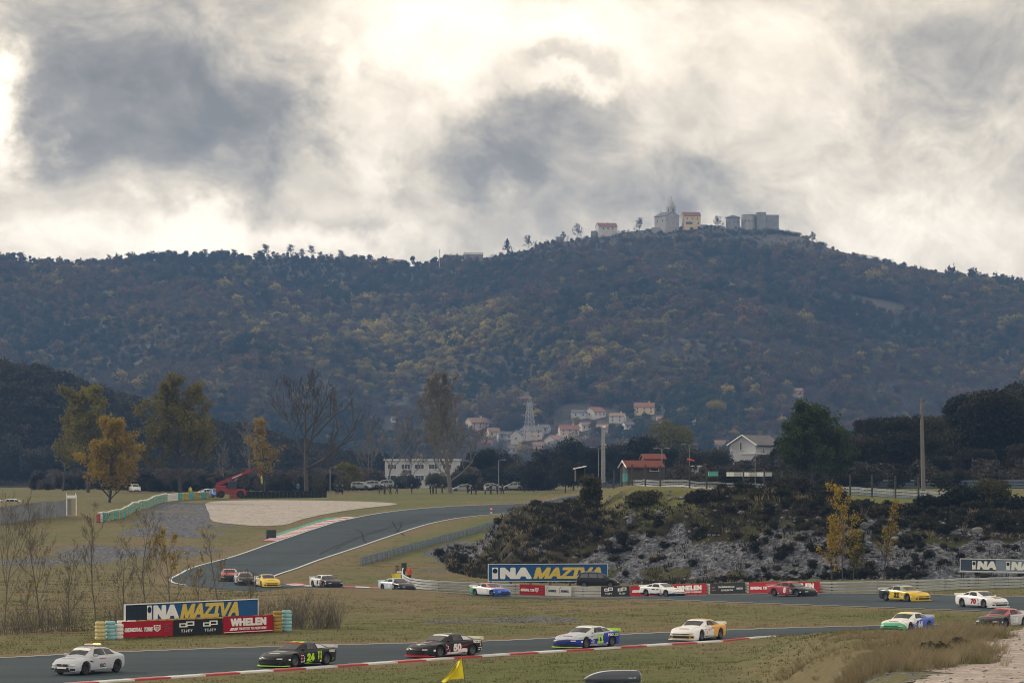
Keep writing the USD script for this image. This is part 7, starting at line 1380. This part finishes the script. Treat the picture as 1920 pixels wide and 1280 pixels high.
for i, (px_, base, top, kind, lab) in enumerate(((1083, 444, 419, 'bare', 'bare tree on the skyline left of the white house'), (1347, 424, 404, 'bare', 'round headed bare tree between yellow house and round tower'), (1524, 452, 433, 'bare', 'bare tree on the skyline right of the castle wall'), (1199, 428, 407, 'bare', 'bare tree just left of the hilltop church'), (1057, 446, 432, 'bare', 'small bare tree beside the dark flat house'), (990, 462, 440, 'bare', 'small bare tree on the skyline right of the conifer'), (205, 492, 476, 'bare', 'lone bare tree on the far left skyline'))):
    H = (base - top) * CD / FPX; sk = skeleton(500 + i, H * 1.1, .2, .12, 3, (18, 9, 6), (50, 45, 40), (.5, .5, .5), .3, .2); tree('skyline_tree', lab, px_, base + 5, CD, sk, minr=.055)
t = thing('conifer', 'small pointed conifer on the ridge skyline', 'tree', W(951, 470, CD)); C = []
for k in range(9): C.append(np.array([0, 0, 1 + k * .95]) + g.normal(size=(60, 3)) * [(1.9 - k * .2), (1.9 - k * .2), .25])
obj('trunk', MB().tube([(0, 0, -3), (0, 0, 9.5)], [.25, .06], 5).get(), BARK, t); obj('crown', leaf_faces(np.vstack(C), .7, g), PINEM, t)
for i, (px_, w_, h_, lab) in enumerate(((1172, 26, 10, 'dark bush right of the white skyline house'), (1185, 22, 13, 'dark bush left of the hilltop church'), (1215, 16, 12, 'small dark bush at the church foot'), (1250, 20, 8, 'dark bush below the church tower'), (1275, 26, 10, 'green bush between church and yellow house'), (1330, 24, 7, 'low bush right of the yellow house'), (1375, 26, 7, 'low bush below the round tower'), (1300, 26, 7, 'bush below the yellow house'), (1420, 30, 6, 'low bush below the castle bastion'), (1455, 30, 6, 'low bush below the square castle block'), (1490, 24, 7, 'low bush under the end of the castle wall'), (1440, 30, 7, 'grey green bush right below the square castle block'), (1475, 30, 6, 'broad low bush below the castle wall middle'), (1510, 26, 7, 'bush past the end of the castle wall'), (1540, 28, 7, 'bush on the shoulder right of the castle wall'), (1400, 28, 6, 'bush left below the castle bastion'), (1230, 20, 9, 'bush below the church gable'), (1350, 24, 6, 'low bush between house and round tower'))):
    pb = _skf(px_); H = h_ * 2430 / FPX; p = np.array([sx(px_, 2430), 2430, 0]); p[2] = float(hz(p[0], p[1])) - .8
    t = thing('hilltop_bush', lab, 'bush', p); obj('stem', MB().tube([(0, 0, 0), (0, 0, H * .5)], .12, 4).get(), BARK, t); obj('crown', far_crown(520 + i, H * 1.1, w_ * 2430 / FPX, 10, 40, .8), (HILL_DARK, HILL_AUT, BUSH)[i % 3], t)
# right hand wood on the rise
wsrc = []
g = np.random.default_rng(21); skyl = PchipInterpolator([1560, 1600, 1650, 1700, 1730, 1770, 1810, 1860, 1920], [822, 800, 770, 782, 762, 770, 738, 728, 712])
rp_ = []
for i in range(64):
    px_ = g.uniform(1575, 1960); d_ = g.uniform(470, 640); z0 = ghere(px_, d_); top = skyl(min(px_, 1920)) + g.uniform(-4, 60) * (1 if i > 14 else .25); H = (HOR - top) * d_ / FPX - z0
    if H < 3: continue
    H = min(H, 13); rp_.append((px_, d_, z0, H))
rp_ = sorted(rp_, key=lambda q: -q[1])
WM = [DULL, DARKG, BUSH, DULL]
for i, (px_, d_, z0, H) in enumerate(rp_):
    k = i % 4
    if len(wsrc) <= k:
        t = thing('wood_tree', 'dull brown or dark green tree of the wood on the right rise', 'tree', (sx(px_, d_), d_, z0 - .3), 0, H / 9.0, 'trees of the right hand wood'); sk = skeleton(600 + k, 8, .18, .2, 2, (12, 6), (48, 40), (.45, .5), .35); obj('trunk', wood(sk, .02), BARK, t); obj('crown', far_crown(600 + k, 9, 7.2 + k * .5, 30, 170, .34, .85, .05), WM[k], t); wsrc.append(t)
    else: dup(wsrc[k], (sx(px_, d_), d_, z0 - .3), g.uniform(0, 6.28), H / 9.0)
for i, (px_, d_, H) in enumerate([(1600 + 17 * j, 455 + (j * 37) % 30, 3.5 + (j * 29) % 5) for j in range(20)]): dup(wsrc[(i * 7 + 1) % 4], (sx(px_, d_), d_, ghere(px_, d_) - 1.0), i * 1.3, H / 9.0 * np.array([1.25, 1.25, 1]))

# ------------------------------------------------------------------ stuff: shrubs and stones of the bank, grass tufts
r = np.random.default_rng(91)
def ground_pts(n, xr, yr):
    x = r.uniform(*xr, n); y = r.uniform(*yr, n); return x, y
STONES = leaf_mat('stones', [(0, (.066, .070, .080)), (.5, (.135, .138, .150)), (1, (.30, .30, .30))], trans=0.0)
def stone_mesh(seed):
    m = trimesh.creation.icosphere(1, .5); v = np.array(m.vertices); v *= (.7 + .6 * meshkit.noise(v * 2.3 + seed, seed))[:, None]; return (v * [1, .8, .62], np.array(m.faces))
x, y = ground_pts(16000, (-12, 62), (312, 400)); bd_ = bank_dist(x, y); q = fbm(x, y, .07, 21, 5) * 2; k = (bd_ > -2) & (bd_ < 17) & (np.abs(x / y) < .175) & (r.uniform(0, 1, len(x)) < np.clip(.5 + q * 1.1 - .04 * np.maximum(0, bd_ - 10), .03, 1)); x, y = x[k], y[k]
instancer('scree', [(stone_mesh(s), STONES) for s in (1, 2, 3)], np.column_stack([x, y, gz(x, y)]), r.integers(0, 3, len(x)), r.lognormal(-1.35, .5, len(x)).clip(.1, 1.3), r.uniform(0, 6.28, len(x)), 'grey stones and scree lying on the slope of the bank', 'scree')
x, y = ground_pts(5200, (-12, 62), (312, 400)); bd_ = bank_dist(x, y); q = fbm(x, y, .09, 55, 4) * 2; k = (bd_ > -3) & (bd_ < np.where(x > 22, 26, 13)) & (np.abs(x / y) < .175) & (r.uniform(0, 1, len(x)) < np.clip(.10 + q * .8 + .035 * np.maximum(0, bd_ - 7) + .22 * sstep((x - 10) / 25) - .3 * sstep((4 - x) / 4), .03, .8)); x, y = x[k], y[k]
BANKB = leaf_mat('bank_bush_leaves', [(0, (.012, .014, .009)), (.5, (.024, .025, .014)), (1, (.050, .045, .024))])
scrubm = [(far_crown(701, 1.0, 1.5, 8, 26, .22, .8, 0.0), BANKB), (far_crown(702, .8, 1.7, 8, 26, .22, .7, 0.0), DULL), (far_crown(703, 1.2, 1.2, 8, 26, .20, .8, 0.0), BANKB), (far_crown(704, .6, 1.3, 7, 26, .2, .6, 0), leaf_mat('dry_scrub', [(0, (.024, .021, .013)), (.5, (.048, .040, .022)), (1, (.085, .070, .036))]))]
instancer('bank_scrub', scrubm, np.column_stack([x, y, gz(x, y) - .12]), r.choice(4, len(x), p=[.26, .16, .16, .42]), r.uniform(.35, 1.15, len(x)), r.uniform(0, 6.28, len(x)), 'low dark scrub growing over the bank', 'scrub')
def tuft(seed, n, h, w, spread):
    g_ = np.random.default_rng(seed); V, F = [], []
    for i in range(n):
        a = g_.uniform(0, 6.28); p = np.array([math.cos(a), math.sin(a), 0]) * spread * math.sqrt(g_.uniform()); l_ = np.array([math.cos(a) * g_.uniform(.05, .5), math.sin(a) * g_.uniform(.05, .5), 1.0]); hh = h * g_.uniform(.5, 1); s_ = np.array([-math.sin(a + 1), math.cos(a + 1), 0]) * w
        k = len(V); V += [p - s_, p + s_, p + l_ * hh * .6 + s_ * .7, p + l_ * hh * .6 - s_ * .7, p + l_ * hh + np.array([math.cos(a), math.sin(a), -.2]) * hh * .15]; F += [[k, k + 1, k + 2], [k, k + 2, k + 3], [k + 3, k + 2, k + 4]]
    return np.array(V), np.array(F)
DRY = leaf_mat('dry_grass', [(0, (.14, .115, .070)), (.5, (.25, .205, .125)), (1, (.38, .32, .21))], trans=.3); TURF = leaf_mat('turf_blades', [(0, (.088, .094, .032)), (.4, (.125, .128, .046)), (.7, (.168, .152, .068)), (1, (.22, .185, .10))], trans=.3, patch=.08)
x, y = ground_pts(26000, (6, 34), (92, 180)); xb_ = np.interp(y, [100, 125, 172], [7, 8.5, 11.5]); dn = fbm(x, y, .25, 61) * 2; onp = shapely.contains_xy(path_poly, x, y); edge = shapely.contains_xy(path_poly.buffer(4.5), x, y) & ~onp
k = (y > 105) & (~shapely.contains_xy(path_poly.buffer(-.2), x, y) | (r.uniform(0, 1, len(x)) < .10)) & (np.abs(x / y) < .175) & (r.uniform(0, 1, len(x)) < np.clip(.16 + .9 * dn + .38 * edge + .15 * sstep((x - xb_ - 3) / 6) - .5 * onp, .02, .9)) & (x > xb_ - 1); x, y = x[k], y[k]; s_ = r.uniform(.45, 1.0, len(x)) * np.clip(.55 + .9 * fbm(x, y, .25, 61) + .4 * shapely.contains_xy(path_poly.buffer(3.5), x, y), .3, 1.5) * np.where(y > 148, .28, .8)
instancer('tall_grass', [(tuft(1, 26, 1.0, .012, .22), DRY), (tuft(2, 22, .75, .012, .26), DRY), (tuft(3, 30, .55, .014, .3), TURF)], np.column_stack([x, y, gz(x, y) - .03]), r.choice(3, len(x), p=[.4, .35, .25]), s_, r.uniform(0, 6.28, len(x)), 'long dry pale grass along the gravel path in the right foreground', 'grass')
x, y = ground_pts(5000, (8, 34), (92, 165)); onp = shapely.contains_xy(path_poly.buffer(.5), x, y); nearp = shapely.contains_xy(path_poly.buffer(4), x, y); k = (np.abs(x / y) < .175) & (r.uniform(0, 1, len(x)) < np.where(onp, .55, np.where(nearp, .5, .05))); x, y = x[k], y[k]
instancer('loose_stones', [(stone_mesh(s), STONES) for s in (5, 6, 7)], np.column_stack([x, y, gz(x, y) + .02]), r.integers(0, 3, len(x)), r.lognormal(-2.7, .45, len(x)).clip(.04, .22), r.uniform(0, 6.28, len(x)), 'loose pale stones on and beside the gravel path', 'stones')
n_ = 42000; y = r.uniform(130 ** .5, 430 ** .5, n_) ** 2; x = y * r.uniform(-.17, .17, n_); k = ~shapely.contains_xy(road_union.buffer(1.9), x, y) & ~shapely.contains_xy(calm, x, y) & (bank_dist(x, y) < 1) & (r.uniform(0, 1, n_) < np.clip(.55 + 1.4 * fbm(x, y, .12, 71), .1, 1)); x, y = x[k], y[k]
instancer('turf', [(tuft(11, 10, .075, .02, .38), TURF), (tuft(12, 9, .10, .02, .34), TURF), (tuft(13, 10, .16, .014, .3), TURF)], np.column_stack([x, y, gz(x, y) - .01]), r.choice(3, len(x), p=[.55, .38, .07]), r.uniform(.6, 1.4, len(x)) * np.where((x < -22) & (y > 196) & (y < 330), 1.5, 1.0), r.uniform(0, 6.28, len(x)), 'short mixed green and straw coloured grass between the tracks', 'grass')
for i, (px_, d_, h_, w_, lab) in enumerate(((1770, 117, .5, .8, 'dark green bush beside the gravel path'), (1740, 118, .45, .8, 'dry brown bush left above the dark one by the path'), (1690, 124, .45, 1.1, 'straw coloured bush on the knoll edge'), (1800, 128, .4, .8, 'low olive bush higher up along the path'))):
    x_ = sx(px_, d_); t = thing('path_bush', lab, 'bush', (x_, d_, g1(x_, d_) - .05)); obj('stem', MB().tube([(0, 0, 0), (0.05, 0, h_ * .5)], .03, 4).get(), BARK, t); obj('foliage', far_crown(760 + i, h_, w_, 9, 90, .1, .8, 0), (BUSH, DULL, DRY, BUSH)[i], t)
x, y = ground_pts(2600, (22, 120), (428, 640)); k = (np.abs(x / y) < .19) & (x > 26 + 8 * fbm(x, y, .05, 81)) & (bank_dist(x, y) > 20); x, y = x[k], y[k]
instancer('rise_scrub', [(far_crown(711, 2.6, 3.0, 12, 40, .32, .8, 0), DULL), (far_crown(712, 2.0, 3.2, 12, 40, .32, .7, 0), BUSH), (far_bare(713, 3.2, 2.6, 160), BARK)], np.column_stack([x, y, gz(x, y) - .2]), r.choice(3, len(x), p=[.5, .25, .25]), r.uniform(.5, 1.1, len(x)), r.uniform(0, 6.28, len(x)), 'dark scrub covering the rise under the right hand wood', 'scrub')

x, y = ground_pts(30000, (-12, 62), (312, 400)); bd_ = bank_dist(x, y); q = fbm(x, y, .07, 21, 5) * 2; k = (bd_ > -2) & (bd_ < np.where(x > 22, 22, 14.5)) & (np.abs(x / y) < .175) & (r.uniform(0, 1, len(x)) < np.clip(.28 - 1.0 * q + .07 * np.maximum(0, bd_ - 6), .10, 1)); x, y = x[k], y[k]
HEATH = leaf_mat('heath_blades', [(0, (.012, .012, .008)), (.5, (.026, .023, .013)), (1, (.058, .049, .027))], trans=.2)
instancer('bank_grass', [(tuft(21, 16, .55, .03, .38), HEATH), (tuft(22, 14, .42, .03, .42), HEATH), (tuft(23, 14, .6, .025, .3), DRY)], np.column_stack([x, y, gz(x, y) - .05]), r.choice(3, len(x), p=[.5, .42, .08]), r.uniform(.6, 1.5, len(x)), r.uniform(0, 6.28, len(x)), 'dark brown and olive rough grass on the upper bank', 'grass')

n_ = 2600; y = r.uniform(612, 850, n_); a_ = r.uniform(-.150, .012, n_); x = a_ * y; pxx = 960 + FPX * a_; k = (y > np.where(pxx < 245, 655, np.where(pxx < 640, 614, 648))) & ~((pxx > 715) & (pxx < 855) & (y < 855) & (r.uniform(0, 1, n_) < .97)) & (r.uniform(0, 1, n_) < np.where(pxx < 245, .5, 1)); x, y = x[k], y[k]
instancer('field_scrub', [(far_crown(721, 3.4, 3.6, 12, 44, .34, .8, 0), DULL), (far_crown(722, 2.8, 4.0, 12, 44, .34, .7, 0), BUSH), (far_bare(723, 5.0, 3.4, 200), TWIG), (far_crown(724, 4.4, 3.4, 12, 44, .34, .9, 0), DARKG)], np.column_stack([x, y, gz(x, y) - .2]), r.choice(4, len(x), p=[.42, .22, .22, .14]), r.uniform(.4, 1.0, len(x)), r.uniform(0, 6.28, len(x)), 'dark hedges and scrub at the back of the far field behind the walkers', 'scrub')
# ================================================================== people
def chain(m, pts, rs):
    for (a, ra), (b, rb) in zip(zip(pts[:-1], rs[:-1]), zip(pts[1:], rs[1:])):
        s = [manifold3d.Manifold.sphere(r_, 14).translate(tuple(map(float, p))) for p, r_ in ((a, ra), (b, rb))]; m.append(manifold3d.Manifold.batch_hull(s))
def melt(ms, ref=.05, it=8):
    m = manifold3d.Manifold.batch_boolean(ms, manifold3d.OpType.Add).refine_to_length(ref); v, f = from_manifold(m); q = trimesh.Trimesh(v, f, process=True); trimesh.smoothing.filter_taubin(q, iterations=it); return q
def person_parts(pose):
    """joints in metres for a figure 1.75 m tall facing -y; pose: dict of overrides"""
    J = dict(pelvis=(0, 0, .93), chest=(0, .01, 1.28), neck=(0, 0, 1.46), head=(0, -.02, 1.62), shl=(.19, 0, 1.41), shr=(-.19, 0, 1.41), ell=(.24, .02, 1.14), elr=(-.24, .02, 1.14), wrl=(.24, -.06, .90), wrr=(-.24, -.06, .90), hil=(.09, 0, .92), hir=(-.09, 0, .92), knl=(.10, -.02, .50), knr=(-.10, -.02, .50), anl=(.10, .02, .09), anr=(-.10, .02, .09), tol=(.11, -.15, .04), tor=(-.11, -.15, .04))
    J.update(pose); J = {k: np.array(v, float) for k, v in J.items()}
    body, jacket, trousers, shoes, hair = [], [], [], [], []
    chain(body, [J['pelvis'], J['chest'], J['neck'], J['neck'] + [0, 0, .06]], [.13, .14, .07, .055]); chain(body, [J['head'] + [0, .01, .02], J['head'] + [0, -.015, -.055]], [.098, .075]); chain(body, [J['head'] + [0, -.098, -.01], J['head'] + [0, -.112, -.03]], [.014, .018])
    for s_ in (-1, 1): chain(body, [J['head'] + [s_ * .095, .01, -.01], J['head'] + [s_ * .1, .015, -.03]], [.018, .015])
    chain(body, [J['neck'], J['head']], [.058, .06])
    for e in 'lr':
        chain(body, [J['sh' + e], J['el' + e], J['wr' + e]], [.055, .042, .03]); w = J['wr' + e]; d = w - J['el' + e]; d /= np.linalg.norm(d); px = np.cross(d, [0, 1, .01]); px /= np.linalg.norm(px); py = np.cross(px, d)
        chain(body, [w, w + d * .085], [.030, .036])
        for k, (o, l_) in enumerate(((-.03, .065), (-.01, .075), (.01, .07), (.028, .055))): b = w + d * .09 + px * o; chain(body, [b, b + d * l_ * .5 - py * .008, b + d * l_ * .9 - py * .03], [.0105, .0095, .008])
        chain(body, [w + d * .03 - px * .03, w + d * .07 - px * .055 - py * .015, w + d * .10 - px * .05 - py * .03], [.014, .012, .010])
        chain(body, [J['hi' + e], J['kn' + e], J['an' + e], J['to' + e]], [.09, .06, .042, .035])
        chain(jacket, [J['sh' + e], J['el' + e], J['el' + e] * .12 + J['wr' + e] * .88], [.078, .062, .047]); chain(trousers, [J['hi' + e], J['kn' + e], J['an' + e] + [0, 0, .03]], [.112, .078, .066]); chain(shoes, [J['an' + e] + [0, .03, -.04], J['to' + e]], [.052, .045])
    chain(jacket, [J['pelvis'] + [0, 0, -.02], J['chest'], J['neck'] + [0, 0, -.05]], [.165, .175, .10]); chain(jacket, [J['shl'], J['shr']], [.085, .085]); chain(trousers, [J['hil'], J['hir']], [.12, .12])
    chain(hair, [J['head'] + [0, .025, .045], J['head'] + [0, .05, -.02]], [.098, .085])
    return dict(body=melt(body, .03, 4), jacket=melt(jacket), trousers=melt(trousers), shoes=melt(shoes, .04, 4), hair=melt(hair, .04, 4))
WALK = dict(knl=(.10, -.14, .52), anl=(.10, -.16, .10), tol=(.11, -.32, .07), knr=(-.10, .06, .50), anr=(-.10, .26, .12), tor=(-.11, .12, .04), ell=(.25, .12, 1.15), wrl=(.24, .10, .90), elr=(-.25, -.06, 1.15), wrr=(-.22, -.20, .95))
POCKET = dict(ell=(.30, .07, 1.16), wrl=(.19, -.09, .98), elr=(-.30, .07, 1.16), wrr=(-.19, -.09, .98)); CROSS = dict(ell=(.26, -.06, 1.15), wrl=(-.06, -.22, 1.18), elr=(-.26, -.06, 1.13), wrr=(.08, -.20, 1.12)); STAND = {}
SKIN = mat('skin', (.42, .26, .18), .6, .1); HAIRM = mat('dark_hair', (.02, .016, .013), .7, .2)
CL = {k: mat('cloth_' + k, c, .85, .2, 6) for k, c in dict(black=(.012, .013, .015), navy=(.016, .02, .035), grey=(.05, .05, .055), brown=(.045, .035, .028), white=(.55, .55, .56), orange=(.62, .10, .03), blue=(.03, .09, .32), yellow=(.55, .48, .05), jeans=(.03, .045, .08), olive=(.04, .042, .03)).items()}
_pp = {}
def person(label, loc, rz, pose, jk, tr, scale=1.0, key=None, group=None, cat='person'):
    if key not in _pp: _pp[key] = person_parts(pose)
    pp = _pp[key]; t = thing('person', label, cat, loc, rz, scale, group)
    for nm, m in (('body', SKIN), ('jacket', CL[jk]), ('trousers', CL[tr]), ('shoes', CL['black']), ('hair', HAIRM)): obj(nm, pp[nm], m, t, smooth=True)
    return t
PE = [(632, 'walk', 'black', 'black', 'person in black, left of the pair by the small round tree', 1.0), (642, 'stand', 'navy', 'black', 'person in navy, right of the pair by the small round tree', 1.03), (711, 'stand', 'black', 'jeans', 'person in black jacket and jeans, leftmost walker before the parked cars', 1.0), (721, 'pocket', 'grey', 'black', 'person with grey jacket second before the parked cars', 1.06), (732, 'walk', 'black', 'black', 'person in black striding before the office block left end', 1.0), (744, 'walk', 'navy', 'jeans', 'person in navy and jeans with light shoes below the office block', .96), (772, 'walk', 'black', 'grey', 'lone walker in black below the office block middle', 1.02),
      (807, 'stand', 'black', 'black', 'person in black at the left of the close group of three', 1.06), (812, 'cross', 'brown', 'black', 'person in brown in the middle of the close group of three', 1.0), (818, 'stand', 'navy', 'black', 'person in navy at the right of the close group of three', 1.06), (829, 'pocket', 'grey', 'jeans', 'lone person in grey left of the tall bare poplar', .98), (877, 'stand', 'black', 'black', 'person in black right of the tall bare poplar', 1.08), (884, 'cross', 'navy', 'black', 'person in navy in the middle right of the bare poplar', 1.02), (892, 'pocket', 'black', 'jeans', 'person in black and jeans third right of the bare poplar', 1.06), (910, 'stand', 'white', 'grey', 'person in white jacket left of the street lamp', .95), (920, 'pocket', 'black', 'black', 'person in black left beside the street lamp', 1.04), (933, 'stand', 'brown', 'black', 'person in brown just at the street lamp', 1.06), (942, 'walk', 'black', 'black', 'person in black right of the street lamp', 1.06)]
poses = dict(walk=WALK, stand=STAND, pocket=POCKET, cross=CROSS)
for i, (px_, ps_, jk, tr, lab, sc_) in enumerate(PE):
    d_ = 585 + (i * 13) % 12; person(lab, (sx(px_, d_), d_, ghere(px_, d_)), (.6, -.5, 1.4, 2.6, -1.2)[i % 5], poses[ps_], jk, tr, sc_, ps_)
d_ = 556; person('marshal in yellow jacket behind the coloured tyre barrier', (sx(357, d_), d_, ghere(357, d_) + .3), .2, STAND, 'yellow', 'grey', 1.0, 'stand')
person('person in blue jacket behind the black tyre wall', (sx(559, 570), 570, ghere(559, 570) + .45), .3, POCKET, 'blue', 'black', 1.05, 'pocket')
d_ = 322.5; person('marshal in orange vest standing behind the curl of the guardrail', (sx(767, d_), d_, ghere(767, d_)), -.4, POCKET, 'orange', 'black', 1.0, 'pocket')
# flags
def flag_cloth(corners, wave, n=14, m=10, th=.004, seed=0):
    """a hanging cloth between four corners (top at pole, top free, bottom free, bottom at pole), waved"""
    a, b, c, d_ = (np.array(q, float) for q in corners); u, v = np.meshgrid(np.linspace(0, 1, n), np.linspace(0, 1, m), indexing='ij'); u_, v_ = u[..., None], v[..., None]
    P = a * (1 - u_) * (1 - v_) + b * u_ * (1 - v_) + c * u_ * v_ + d_ * (1 - u_) * v_; w = wave * u * (np.sin(u * 7 + v * 4 + seed) + .5 * np.sin(u * 13 - v * 6)); P[..., 1] += w; P[..., 2] += .35 * w
    F = grid_faces(n, m); P = P.reshape(-1, 3); k = len(P); return (np.vstack([P, P + [0, th, 0]]), np.vstack([F, F[:, ::-1] + k]))
FLAG = mat('flag_yellow', (.72, .62, .02), .75, .08, 5)
d_ = 318.0; b = W(752, 1080, d_); t = thing('yellow_flag', 'yellow flag held out over the guardrail beside the orange marshal', 'flag', b); obj('cloth', flag_cloth([(-.1, 0, .32), (-.95, .1, .22), (-.80, .1, -.50), (.05, 0, -.42)], .06), FLAG, t); obj('stick', MB().tube([(-.15, 0, .38), (.25, .3, -.75)], .014, 6).get(), WOOD, t)
d_ = 113.0; q = d_ / FPX; hand = W(871, 1278, d_); b = hand
t = thing('yellow_flag', 'bright yellow flag waved at the bottom edge of the picture', 'flag', b)
obj('cloth', flag_cloth([(-.085, 0, .90), (-.22, .05, .70), (-.82, .12, .02), (.0, 0, .14)], .11, 22, 14, seed=1), FLAG, t); obj('stick', MB().tube([(-.10, 0, .95), (.02, 0, -.06)], .012, 8).get(), WOOD, t)
# the marshal who waves it stands below the frame; only the hand comes up into view
gz_ = g1(sx(886, d_), d_); hl = np.array([hand[0] - sx(886, d_), 0, hand[2] - gz_ - .08])
sc_ = hl[2] / 2.02; hl = hl / sc_
person('marshal waving the yellow flag, only the raised hand in view', (sx(886, d_), d_, gz_), 0, dict(elr=(-.24, 0, 1.66), wrr=tuple(hl + [0, 0, -.09]), shr=(-.19, 0, 1.44)), 'orange', 'black', sc_, 'flagman')
